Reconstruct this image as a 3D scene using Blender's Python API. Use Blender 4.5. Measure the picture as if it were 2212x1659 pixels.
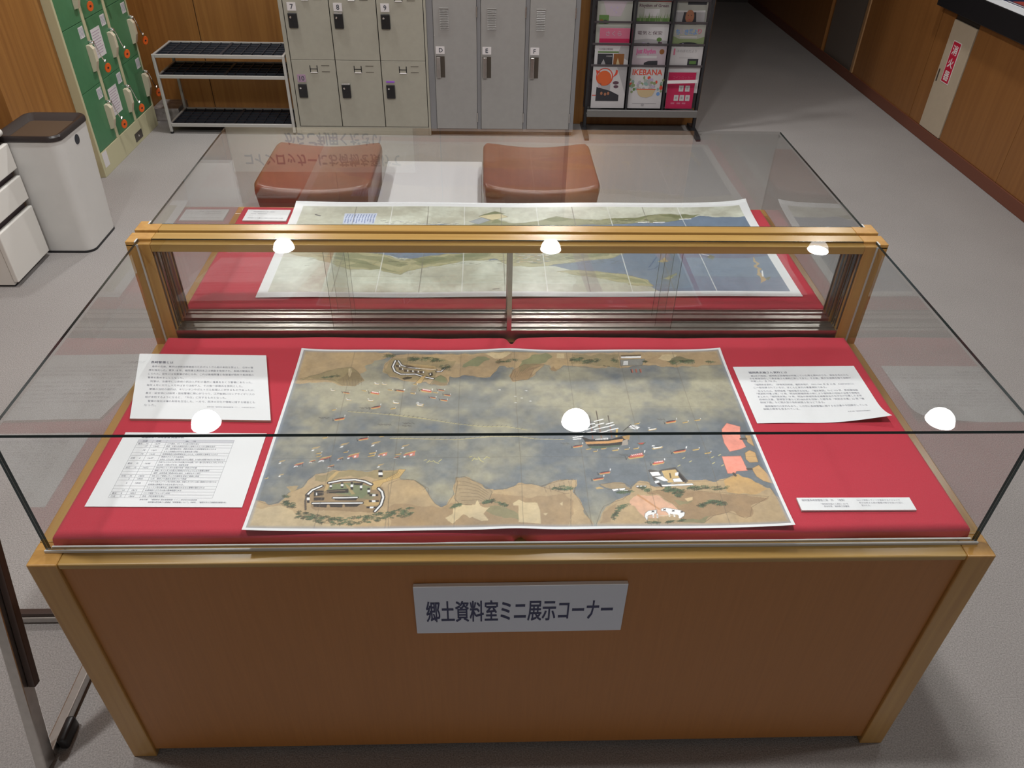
import bpy, bmesh, math, random
import numpy as np
from mathutils import Vector, Matrix

for o in list(bpy.data.objects):
    bpy.data.objects.remove(o)
scene = bpy.context.scene
C = scene.collection
random.seed(7)

# ------------------------------------------------------------------ camera, world, exposure
CAM_POS = Vector((-0.06432, -0.92373, 1.82396))
YAW, PITCH, ROLL, FPX = 0.042467, 0.656215, 0.023669, 1656.98


def make_camera():
    cy, sy, cp, sp = math.cos(YAW), math.sin(YAW), math.cos(PITCH), math.sin(PITCH)
    f = Vector((sy * cp, cy * cp, -sp))
    r = Vector((cy, -sy, 0))
    u = r.cross(f)
    r2 = r * math.cos(ROLL) + u * math.sin(ROLL)
    u2 = -r * math.sin(ROLL) + u * math.cos(ROLL)
    m = Matrix((r2, u2, -f)).transposed().to_4x4()
    m.translation = CAM_POS
    cd = bpy.data.cameras.new('camera')
    cd.sensor_fit = 'HORIZONTAL'
    cd.sensor_width = 36.0
    cd.lens = 36.0 * FPX / 2212.0
    cd.clip_start = 0.02
    co = bpy.data.objects.new('camera', cd)
    C.objects.link(co)
    co.matrix_world = m
    scene.camera = co


make_camera()
WORLD_STRENGTH = 0.38
LAMP_GLOW = 300.0
LAMP_WATTS = 75.0
LAMP_COLOR = (1.0, 0.99, 0.972)
w = bpy.data.worlds.new('world')
scene.world = w
w.use_nodes = True
w.node_tree.nodes['Background'].inputs[0].default_value = (0.95, 0.945, 0.93, 1)
w.node_tree.nodes['Background'].inputs[1].default_value = WORLD_STRENGTH
vs = scene.view_settings
vs.view_transform = 'Standard'
vs.look = 'None'
vs.exposure = 0.0
vs.gamma = 1.0
vs.use_curve_mapping = False
cyc = scene.cycles
cyc.max_bounces = 10
cyc.transparent_max_bounces = 48
cyc.glossy_bounces = 5
cyc.diffuse_bounces = 4
cyc.caustics_reflective = False
cyc.caustics_refractive = False
cyc.sample_clamp_indirect = 6.0
cyc.use_denoising = True


# ------------------------------------------------------------------ materials
def lin(c):
    return tuple(((v / 255.0) / 12.92 if v / 255.0 <= 0.04045 else ((v / 255.0 + 0.055) / 1.055) ** 2.4) for v in c)


def mat(name, col, rough=0.5, metal=0.0, spec=0.5, noise=0.0, nscale=40.0, bump=0.0, bscale=200.0, coat=0.0, sheen=0.0):
    m = bpy.data.materials.new(name)
    m.use_nodes = True
    nt = m.node_tree
    b = nt.nodes['Principled BSDF']
    b.inputs['Base Color'].default_value = (*col, 1)
    b.inputs['Roughness'].default_value = rough
    b.inputs['Metallic'].default_value = metal
    b.inputs['Specular IOR Level'].default_value = spec
    b.inputs['Coat Weight'].default_value = coat
    if sheen:
        b.inputs['Sheen Weight'].default_value = sheen
    tc = nt.nodes.new('ShaderNodeTexCoord')
    if noise:
        n = nt.nodes.new('ShaderNodeTexNoise')
        n.inputs['Scale'].default_value = nscale
        n.inputs['Detail'].default_value = 4
        nt.links.new(tc.outputs['Object'], n.inputs['Vector'])
        r = nt.nodes.new('ShaderNodeValToRGB')
        r.color_ramp.elements[0].position = 0.3
        r.color_ramp.elements[1].position = 0.7
        r.color_ramp.elements[0].color = (*[v * (1 - noise) for v in col], 1)
        r.color_ramp.elements[1].color = (*[min(1, v * (1 + noise)) for v in col], 1)
        nt.links.new(n.outputs['Fac'], r.inputs[0])
        nt.links.new(r.outputs[0], b.inputs['Base Color'])
    if bump:
        n2 = nt.nodes.new('ShaderNodeTexNoise')
        n2.inputs['Scale'].default_value = bscale
        n2.inputs['Detail'].default_value = 3
        nt.links.new(tc.outputs['Object'], n2.inputs['Vector'])
        bp = nt.nodes.new('ShaderNodeBump')
        bp.inputs['Strength'].default_value = bump
        bp.inputs['Distance'].default_value = 0.004
        nt.links.new(n2.outputs['Fac'], bp.inputs['Height'])
        nt.links.new(bp.outputs[0], b.inputs['Normal'])
    return m


def wood(name, c0, c1, axis='X', rough=0.35, scale=9.0, stretch=14.0, coat=0.0, spec=0.5):
    m = mat(name, c0, rough, coat=coat, spec=spec)
    nt = m.node_tree
    b = nt.nodes['Principled BSDF']
    tc = nt.nodes.new('ShaderNodeTexCoord')
    mp = nt.nodes.new('ShaderNodeMapping')
    s = [scale * stretch / 3.0] * 3
    s['XYZ'.index(axis)] = scale / 6.0
    mp.inputs['Scale'].default_value = s
    nt.links.new(tc.outputs['Object'], mp.inputs['Vector'])
    n = nt.nodes.new('ShaderNodeTexNoise')
    n.inputs['Scale'].default_value = 1.5
    n.inputs['Detail'].default_value = 6
    n.inputs['Distortion'].default_value = 0.6
    nt.links.new(mp.outputs[0], n.inputs['Vector'])
    r = nt.nodes.new('ShaderNodeValToRGB')
    r.color_ramp.elements[0].position = 0.32
    r.color_ramp.elements[1].position = 0.68
    r.color_ramp.elements[0].color = (*c0, 1)
    r.color_ramp.elements[1].color = (*c1, 1)
    nt.links.new(n.outputs['Fac'], r.inputs[0])
    nt.links.new(r.outputs[0], b.inputs['Base Color'])
    return m


def glass(name, tint=(0.945, 0.955, 0.950), r0=0.088):
    # sheet glass: clear body, mirror reflection growing towards grazing angles (Schlick);
    # r0 gathers both surfaces of the sheet, so the opposite face uses clear_pass
    m = bpy.data.materials.new(name)
    m.use_nodes = True
    nt = m.node_tree
    nt.nodes.clear()
    out = nt.nodes.new('ShaderNodeOutputMaterial')
    tr = nt.nodes.new('ShaderNodeBsdfTransparent')
    tr.inputs[0].default_value = (*tint, 1)
    if r0 <= 0:
        nt.links.new(tr.outputs[0], out.inputs[0])
        return m
    gl = nt.nodes.new('ShaderNodeBsdfGlossy')
    gl.inputs['Roughness'].default_value = 0.0
    mix = nt.nodes.new('ShaderNodeMixShader')
    geo = nt.nodes.new('ShaderNodeNewGeometry')
    dot = nt.nodes.new('ShaderNodeVectorMath')
    dot.operation = 'DOT_PRODUCT'
    nt.links.new(geo.outputs['Incoming'], dot.inputs[0])
    nt.links.new(geo.outputs['Normal'], dot.inputs[1])

    def mth(op, a, b=None):
        n = nt.nodes.new('ShaderNodeMath')
        n.operation = op
        for i, v in enumerate((a, b)):
            if v is None:
                continue
            if isinstance(v, (int, float)):
                n.inputs[i].default_value = v
            else:
                nt.links.new(v, n.inputs[i])
        return n.outputs[0]
    ab = mth('ABSOLUTE', dot.outputs['Value'])
    p5 = mth('POWER', mth('SUBTRACT', 1.0, ab), 4.2)
    fac = mth('ADD', mth('MULTIPLY', p5, 1.0 - r0), r0)
    nt.links.new(fac, mix.inputs[0])
    nt.links.new(tr.outputs[0], mix.inputs[1])
    nt.links.new(gl.outputs[0], mix.inputs[2])
    nt.links.new(mix.outputs[0], out.inputs[0])
    return m


def emit(name, col, s):
    m = bpy.data.materials.new(name)
    m.use_nodes = True
    nt = m.node_tree
    nt.nodes.clear()
    out = nt.nodes.new('ShaderNodeOutputMaterial')
    e = nt.nodes.new('ShaderNodeEmission')
    e.inputs[0].default_value = (*col, 1)
    e.inputs[1].default_value = s
    nt.links.new(e.outputs[0], out.inputs[0])
    return m


def carpet():
    m = mat('carpet_grey', (0.30, 0.285, 0.27), 0.95, spec=0.1)
    nt = m.node_tree
    b = nt.nodes['Principled BSDF']
    tc = nt.nodes.new('ShaderNodeTexCoord')
    n1 = nt.nodes.new('ShaderNodeTexNoise')
    n1.inputs['Scale'].default_value = 260
    n1.inputs['Detail'].default_value = 5
    n2 = nt.nodes.new('ShaderNodeTexNoise')
    n2.inputs['Scale'].default_value = 2.2
    n2.inputs['Detail'].default_value = 5
    for n in (n1, n2):
        nt.links.new(tc.outputs['Object'], n.inputs['Vector'])
    r1 = nt.nodes.new('ShaderNodeValToRGB')
    r1.color_ramp.elements[0].position = 0.28
    r1.color_ramp.elements[1].position = 0.72
    r1.color_ramp.elements[0].color = (0.225, 0.213, 0.206, 1)
    r1.color_ramp.elements[1].color = (0.40, 0.375, 0.363, 1)
    nt.links.new(n1.outputs['Fac'], r1.inputs[0])
    r2 = nt.nodes.new('ShaderNodeValToRGB')
    r2.color_ramp.elements[0].color = (0.88, 0.88, 0.88, 1)
    r2.color_ramp.elements[1].color = (1.1, 1.1, 1.1, 1)
    nt.links.new(n2.outputs['Fac'], r2.inputs[0])
    mx = nt.nodes.new('ShaderNodeMix')
    mx.data_type = 'RGBA'
    mx.blend_type = 'MULTIPLY'
    mx.inputs[0].default_value = 1.0
    nt.links.new(r1.outputs[0], mx.inputs[6])
    nt.links.new(r2.outputs[0], mx.inputs[7])
    nt.links.new(mx.outputs[2], b.inputs['Base Color'])
    bp = nt.nodes.new('ShaderNodeBump')
    bp.inputs['Strength'].default_value = 0.5
    bp.inputs['Distance'].default_value = 0.004
    nt.links.new(n1.outputs['Fac'], bp.inputs['Height'])
    nt.links.new(bp.outputs[0], b.inputs['Normal'])
    return m


def attr_mat(name, attr, rough=0.45, spec=0.4):
    m = mat(name, (1, 1, 1), rough, spec=spec)
    nt = m.node_tree
    a = nt.nodes.new('ShaderNodeAttribute')
    a.attribute_name = attr
    nt.links.new(a.outputs['Color'], nt.nodes['Principled BSDF'].inputs['Base Color'])
    return m


M = {}
M['carpet'] = carpet()
M['honey_x'] = wood('honey_wood_lengthwise', (0.33, 0.190, 0.050), (0.40, 0.250, 0.075), 'X', 0.26, coat=0.25)
M['honey_y'] = wood('honey_wood_depthwise', (0.33, 0.190, 0.050), (0.40, 0.250, 0.075), 'Y', 0.26, coat=0.25)
M['honey_z'] = wood('honey_wood_upright', (0.38, 0.195, 0.048), (0.46, 0.255, 0.070), 'Z', 0.30, coat=0.2)
M['ply'] = wood('brown_plywood', (0.355, 0.143, 0.036), (0.385, 0.157, 0.040), 'Z', 0.42, scale=22)
M['wall_wood'] = wood('wall_panel_wood', (0.25, 0.105, 0.025), (0.33, 0.150, 0.037), 'Z', 0.45, scale=5)
M['wall_wood2'] = wood('counter_panel_wood', (0.225, 0.092, 0.024), (0.27, 0.115, 0.031), 'Z', 0.45, scale=5)
M['base_red'] = mat('skirting_red_brown', (0.15, 0.048, 0.026), 0.5)
M['glass'] = glass('clear_glass')
M['pass'] = glass('clear_glass_inner_face', (1, 1, 1), 0)
M['edge'] = mat('green_black_glass_edge', (0.010, 0.030, 0.032), 0.15)
M['seal'] = mat('clear_grey_seal', (0.55, 0.56, 0.56), 0.3)
M['steel'] = mat('brushed_steel', (0.56, 0.54, 0.52), 0.28, 1.0, noise=0.06, nscale=60)
M['steel_dark'] = mat('dark_track_metal', (0.10, 0.085, 0.07), 0.4, 0.6)
M['red'] = mat('red_cotton', (0.50, 0.031, 0.056), 0.8, spec=0.25, noise=0.05, nscale=600, bump=0.10, bscale=900, sheen=0.1)
M['paper'] = mat('white_paper', (0.83, 0.845, 0.87), 0.6, spec=0.3)
M['board_side'] = mat('board_edge_tan', (0.50, 0.36, 0.30), 0.8)
M['ink'] = mat('grey_black_ink', (0.05, 0.055, 0.075), 0.7)
M['ink_print'] = mat('printed_grey_ink', (0.25, 0.26, 0.31), 0.7)
M['ink_soft'] = mat('soft_grey_ink', (0.33, 0.34, 0.39), 0.7)
M['ink_line'] = mat('thin_grey_rule', (0.38, 0.39, 0.43), 0.7)
M['head_fill'] = mat('pale_grey_table_head', (0.62, 0.63, 0.68), 0.7)
M['plate'] = mat('silver_sign_plate', (0.60, 0.635, 0.72), 0.4)
M['plate_ink'] = mat('navy_sign_ink', (0.030, 0.036, 0.10), 0.5)
M['lock_beige'] = mat('beige_enamel', (0.36, 0.345, 0.29), 0.42, noise=0.03, nscale=30)
M['lock_grey'] = mat('warm_grey_enamel', (0.305, 0.297, 0.288), 0.42, noise=0.03, nscale=30)
M['lock_frame'] = mat('blue_grey_enamel', (0.215, 0.215, 0.225), 0.42)
M['black'] = mat('black_plastic', (0.012, 0.012, 0.014), 0.35)
M['charcoal'] = mat('charcoal_plastic', (0.022, 0.026, 0.036), 0.5)
M['white_plate'] = mat('white_label', (0.66, 0.63, 0.64), 0.5)
M['purple'] = mat('faded_purple_label', (0.36, 0.24, 0.34), 0.6)
M['violet'] = mat('violet_strip', (0.28, 0.10, 0.55), 0.5)
M['chrome'] = mat('polished_chrome', (0.85, 0.85, 0.85), 0.08, 1.0)
M['green'] = mat('locker_green', (0.062, 0.190, 0.088), 0.45, noise=0.05, nscale=25)
M['cream'] = mat('locker_cream', (0.50, 0.47, 0.30), 0.45)
M['handle_cream'] = mat('handle_cream', (0.62, 0.55, 0.42), 0.4)
M['orange'] = mat('orange_tag_plastic', (0.62, 0.10, 0.012), 0.4)
M['silver_paint'] = mat('silver_grey_paint', (0.50, 0.49, 0.47), 0.4, 0.3)
M['mat_dark'] = mat('dark_rubber_mat', (0.022, 0.026, 0.036), 0.55, bump=0.2, bscale=120)
M['leather'] = mat('chestnut_leather', (0.17, 0.048, 0.026), 0.36, noise=0.12, nscale=14, bump=0.08, bscale=160)
M['white_top'] = mat('white_melamine', (0.60, 0.59, 0.605), 0.45)
M['bin_white'] = mat('off_white_bin_plastic', (0.62, 0.61, 0.59), 0.5, noise=0.02, nscale=12)
M['bin_rim'] = mat('dark_brown_bin_rim', (0.028, 0.022, 0.022), 0.35)
M['bin_in'] = mat('lit_brown_bin_liner', (0.075, 0.045, 0.025), 0.6)  # brown of the lit, reflecting bin inside is put into this colour
M['cab_white'] = mat('cream_white_cabinet', (0.72, 0.70, 0.66), 0.4)
M['cab_gap'] = mat('dark_plum_recess', (0.045, 0.03, 0.034), 0.6)
M['counter_black'] = mat('black_counter_laminate', (0.010, 0.010, 0.012), 0.4)
M['panel_cream'] = mat('cream_panel_paint', (0.46, 0.38, 0.28), 0.5, noise=0.03, nscale=20)
M['sign_red'] = mat('sign_red', (0.52, 0.012, 0.045), 0.45)
M['sign_white'] = mat('sign_white', (0.75, 0.70, 0.70), 0.45)
M['rack_dark'] = mat('rack_black_metal', (0.028, 0.028, 0.032), 0.4, 0.3)
M['rack_back'] = mat('rack_dark_back_panel', (0.060, 0.050, 0.055), 0.5)
M['rack_grey'] = mat('rack_grey_bar', (0.19, 0.185, 0.18), 0.45, 0.4)
M['door_dark'] = mat('dim_grey_door', (0.16, 0.135, 0.115), 0.5)
M['jamb'] = wood('pale_door_jamb', (0.36, 0.20, 0.09), (0.42, 0.25, 0.12), 'Z', 0.4)
M['ceiling'] = mat('ceiling_board', (0.62, 0.59, 0.54), 0.9, noise=0.03, nscale=8)
M['trim_white'] = mat('lamp_trim_white', (0.75, 0.75, 0.74), 0.4)
M['sill'] = mat('brownish_steel_sill', (0.42, 0.38, 0.35), 0.3, 1.0, noise=0.06, nscale=60)  # browner and darker than the brushed steel
M['lamp_dim'] = emit('lamp_glow_weaker', LAMP_COLOR, LAMP_GLOW * 0.68)
M['lamp'] = emit('lamp_glow', LAMP_COLOR, LAMP_GLOW)
M['dark_wall'] = mat('corridor_dark_wall', (0.045, 0.038, 0.034), 0.7)  # dark tone stands in for the unlit corridor; also fills panel joints
M['brown_edge'] = mat('dark_brown_laminate', (0.045, 0.024, 0.018), 0.4)
M['marble'] = mat('grey_marble', (0.22, 0.20, 0.19), 0.35, noise=0.5, nscale=22)
M['cork'] = mat('buff_sign_board', (0.46, 0.40, 0.30), 0.8)


# ------------------------------------------------------------------ mesh helpers
class MB:
    def __init__(self):
        self.v, self.f, self.m = [], [], []

    def add(self, vs, fs, mi=0, T=None):
        n = len(self.v)
        if T is not None:
            vs = [tuple(T @ Vector(p)) for p in vs]
        self.v += [tuple(p) for p in vs]
        self.f += [tuple(i + n for i in f) for f in fs]
        self.m += [mi] * len(fs) if isinstance(mi, int) else list(mi)
        return self

    def box(self, x0, x1, y0, y1, z0, z1, mi=0, bev=0.0, T=None, seg=2):
        if x1 < x0: x0, x1 = x1, x0
        if y1 < y0: y0, y1 = y1, y0
        if z1 < z0: z0, z1 = z1, z0
        if bev <= 0:
            vs = [(x0, y0, z0), (x1, y0, z0), (x1, y1, z0), (x0, y1, z0), (x0, y0, z1), (x1, y0, z1), (x1, y1, z1), (x0, y1, z1)]
            fs = [(0, 3, 2, 1), (4, 5, 6, 7), (0, 1, 5, 4), (1, 2, 6, 5), (2, 3, 7, 6), (3, 0, 4, 7)]
            return self.add(vs, fs, mi, T)
        bm = bmesh.new()
        bmesh.ops.create_cube(bm, size=1.0)
        for v in bm.verts:
            v.co = Vector(((x0 + x1) / 2 + v.co.x * (x1 - x0), (y0 + y1) / 2 + v.co.y * (y1 - y0), (z0 + z1) / 2 + v.co.z * (z1 - z0)))
        bmesh.ops.bevel(bm, geom=bm.edges[:], offset=min(bev, 0.45 * min(x1 - x0, y1 - y0, z1 - z0)), segments=seg, profile=0.5, affect='EDGES')
        bm.verts.index_update()
        vs = [tuple(v.co) for v in bm.verts]
        fs = [tuple(v.index for v in f.verts) for f in bm.faces]
        bm.free()
        return self.add(vs, fs, mi, T)

    def prism(self, pts, d0, d1, mi=0, T=None):
        # pts: 2-D outline in local x,y ; extruded d0..d1 along local z
        n = len(pts)
        vs = [(p[0], p[1], d0) for p in pts] + [(p[0], p[1], d1) for p in pts]
        fs = [tuple(range(n - 1, -1, -1)), tuple(range(n, 2 * n))] + [(i, (i + 1) % n, n + (i + 1) % n, n + i) for i in range(n)]
        return self.add(vs, fs, mi, T)

    def flat(self, pts, z, mi=0, T=None):
        return self.add([(p[0], p[1], z) for p in pts], [tuple(range(len(pts)))], mi, T)

    def rect(self, x0, x1, y0, y1, z, mi=0, T=None):
        return self.flat([(x0, y0), (x1, y0), (x1, y1), (x0, y1)], z, mi, T)

    def tube(self, pts, r, n=8, mi=0, caps=True):
        pts = [Vector(p) for p in pts]
        rings = []
        for i, p in enumerate(pts):
            d = (pts[min(i + 1, len(pts) - 1)] - pts[max(i - 1, 0)]).normalized()
            a = d.cross(Vector((0, 0, 1)))
            if a.length < 1e-4:
                a = d.cross(Vector((1, 0, 0)))
            a.normalize()
            b = d.cross(a)
            rings.append([p + (a * math.cos(2 * math.pi * k / n) + b * math.sin(2 * math.pi * k / n)) * r for k in range(n)])
        vs = [tuple(q) for rg in rings for q in rg]
        fs = []
        for i in range(len(pts) - 1):
            for k in range(n):
                fs.append((i * n + k, i * n + (k + 1) % n, (i + 1) * n + (k + 1) % n, (i + 1) * n + k))
        if caps:
            fs.append(tuple(range(n - 1, -1, -1)))
            fs.append(tuple((len(pts) - 1) * n + k for k in range(n)))
        return self.add(vs, fs, mi)

    def lathe(self, prof, c=(0, 0, 0), n=32, mi=0, T=None):
        vs, fs = [], []
        for r, z in prof:
            for k in range(n):
                a = 2 * math.pi * k / n
                vs.append((c[0] + r * math.cos(a), c[1] + r * math.sin(a), c[2] + z))
        for i in range(len(prof) - 1):
            for k in range(n):
                fs.append((i * n + k, i * n + (k + 1) % n, (i + 1) * n + (k + 1) % n, (i + 1) * n + k))
        return self.add(vs, fs, mi, T)


def origin_of(o):
    p = Vector((0, 0, 0))
    while o is not None:
        p = p + o.location
        o = o.parent
    return p


def obj(name, mb, mats, parent=None, smooth=False, loc=None, label=None):
    if not isinstance(mats, (list, tuple)):
        mats = [mats]
    org = origin_of(parent) if parent is not None else Vector(loc or (0, 0, 0))
    me = bpy.data.meshes.new(name)
    me.from_pydata([(p[0] - org.x, p[1] - org.y, p[2] - org.z) for p in mb.v], [], mb.f)
    for m in mats:
        me.materials.append(m)
    if len(mats) > 1:
        me.polygons.foreach_set('material_index', mb.m)
    if smooth:
        me.polygons.foreach_set('use_smooth', [True] * len(me.polygons))
        me.set_sharp_from_angle(angle=math.radians(38))
    me.update()
    o = bpy.data.objects.new(name, me)
    C.objects.link(o)
    if parent is not None:
        o.parent = parent
    else:
        o.location = org
    if label:
        o['label'] = label
    return o


def tag(o, label, cat, group=None):
    o['label'] = label
    o['category'] = cat
    if group:
        o['group'] = group
    return o


def thing(name, label, cat, loc, group=None):
    o = bpy.data.objects.new(name, None)
    o.empty_display_size = 0.1
    C.objects.link(o)
    o.location = loc
    return tag(o, label, cat, group)


def struct(name, mb, mats):
    o = obj(name, mb, mats)
    o['kind'] = 'structure'
    return o


_tc = {}


def text_geo(body, bold=0.0):
    key = (body, bold)
    if key in _tc:
        return _tc[key]
    cu = bpy.data.curves.new('lettering', 'FONT')
    cu.body = body
    cu.resolution_u = 2
    cu.offset = bold
    ob = bpy.data.objects.new('lettering', cu)
    C.objects.link(ob)
    dg = bpy.context.evaluated_depsgraph_get()
    me = bpy.data.meshes.new_from_object(ob.evaluated_get(dg))
    vs = [tuple(v.co) for v in me.vertices]
    fs = [tuple(p.vertices) for p in me.polygons]
    bpy.data.objects.remove(ob)
    bpy.data.curves.remove(cu)
    bpy.data.meshes.remove(me)
    _tc[key] = (vs, fs)
    return vs, fs


def put_text(mb, body, x, y, wid=None, hgt=None, z=0.0, mi=0, T=None, bold=0.0, tall=1.0):
    # writes body with its lower-left ink corner at x,y in the local plane; wid and/or hgt fix its size
    if bold:
        # heavier strokes: the same characters struck again a hair to each side
        q = (hgt or 0.02) * 0.028
        for i, (ox, oy) in enumerate(((-q, 0), (q, 0), (0, q), (0, -q))):
            put_text(mb, body, x + ox, y + oy, wid, hgt, z + i * 1e-5, mi, T, 0.0, tall)
        return
    vs, fs = text_geo(body, 0.0)
    if not vs:
        return
    xs = [v[0] for v in vs]; ys = [v[1] for v in vs]
    x0, x1, y0, y1 = min(xs), max(xs), min(ys), max(ys)
    sx = wid / (x1 - x0) if wid else None
    sy = hgt / (y1 - y0) if hgt else None
    if sx is None: sx = sy
    if sy is None: sy = sx * tall
    mb.add([(x + (v[0] - x0) * sx, y + (v[1] - y0) * sy, z) for v in vs], fs, mi, T)


def frame(origin, xdir, ydir):
    x = Vector(xdir).normalized(); y = Vector(ydir).normalized(); zz = x.cross(y)
    m = Matrix((x, y, zz)).transposed().to_4x4()
    m.translation = Vector(origin)
    return m


# ---- brush work of the two map prints: p = filled wash, s = stroke; then colour, strength, width, outline in map units
PALETTE = [(178,152,112),(146,132,92),(96,82,60),(128,110,80),(92,76,60),(203,182,140),(110,96,76),(166,140,104),(118,130,92),(146,116,82),(96,76,60),(100,80,62),(80,76,60),(44,38,38),(235,236,238),(70,56,50),(92,74,60),(190,158,98),(110,88,50),(150,128,96),(116,100,76),(128,132,130),(90,82,64),(96,100,72),(150,140,110),(176,92,72),(104,92,74),(150,124,88),(96,88,60),(120,96,56),(140,112,66),(90,78,66),(128,108,86),(160,140,108),(92,80,62),(104,88,68),(172,150,116),(96,80,62),(108,90,70),(196,170,128),(112,92,66),(214,164,134),(194,154,92),(214,184,136),(156,136,104),(96,80,60),(236,142,122),(120,90,80),(196,156,100),(100,80,54),(80,72,66),(80,74,70),(200,168,106),(90,74,50),(80,70,66),(70,60,60),(200,180,150),(190,130,70),(190,178,120),(96,92,80),(84,82,78),(57,73,52),(74,58,46),(48,61,43),(67,86,60),(86,110,78),(76,98,69),(196,164,92),(196,84,62),(206,92,78),(120,100,66),(170,150,120),(210,120,100),(196,186,120),(200,190,126),(176,64,52),(70,90,70),(74,96,74),(206,150,84),(190,150,84),(160,150,140),(70,54,46),(150,96,70),(60,56,60),(50,44,44),(196,160,80),(104,96,80),(96,92,84),(120,116,100),(110,126,146),(168,164,128),(92,96,70),(136,138,104),(110,118,84),(96,96,70),(176,176,160),(80,86,66),(196,186,150),(70,70,60),(150,158,164),(80,84,90),(206,210,212),(84,90,100),(176,150,110),(210,214,216),(92,110,130),(176,156,120),(232,234,236),(70,76,60),(60,60,56),(200,196,170),(76,84,62),(176,152,112),(170,166,130),(90,92,70),(176,162,118),(70,92,126),(226,226,226),(196,206,226),(70,98,160),(70,70,76),(80,76,70),(110,106,98),(224,226,224),(120,120,108),(110,84,110)]
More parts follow.
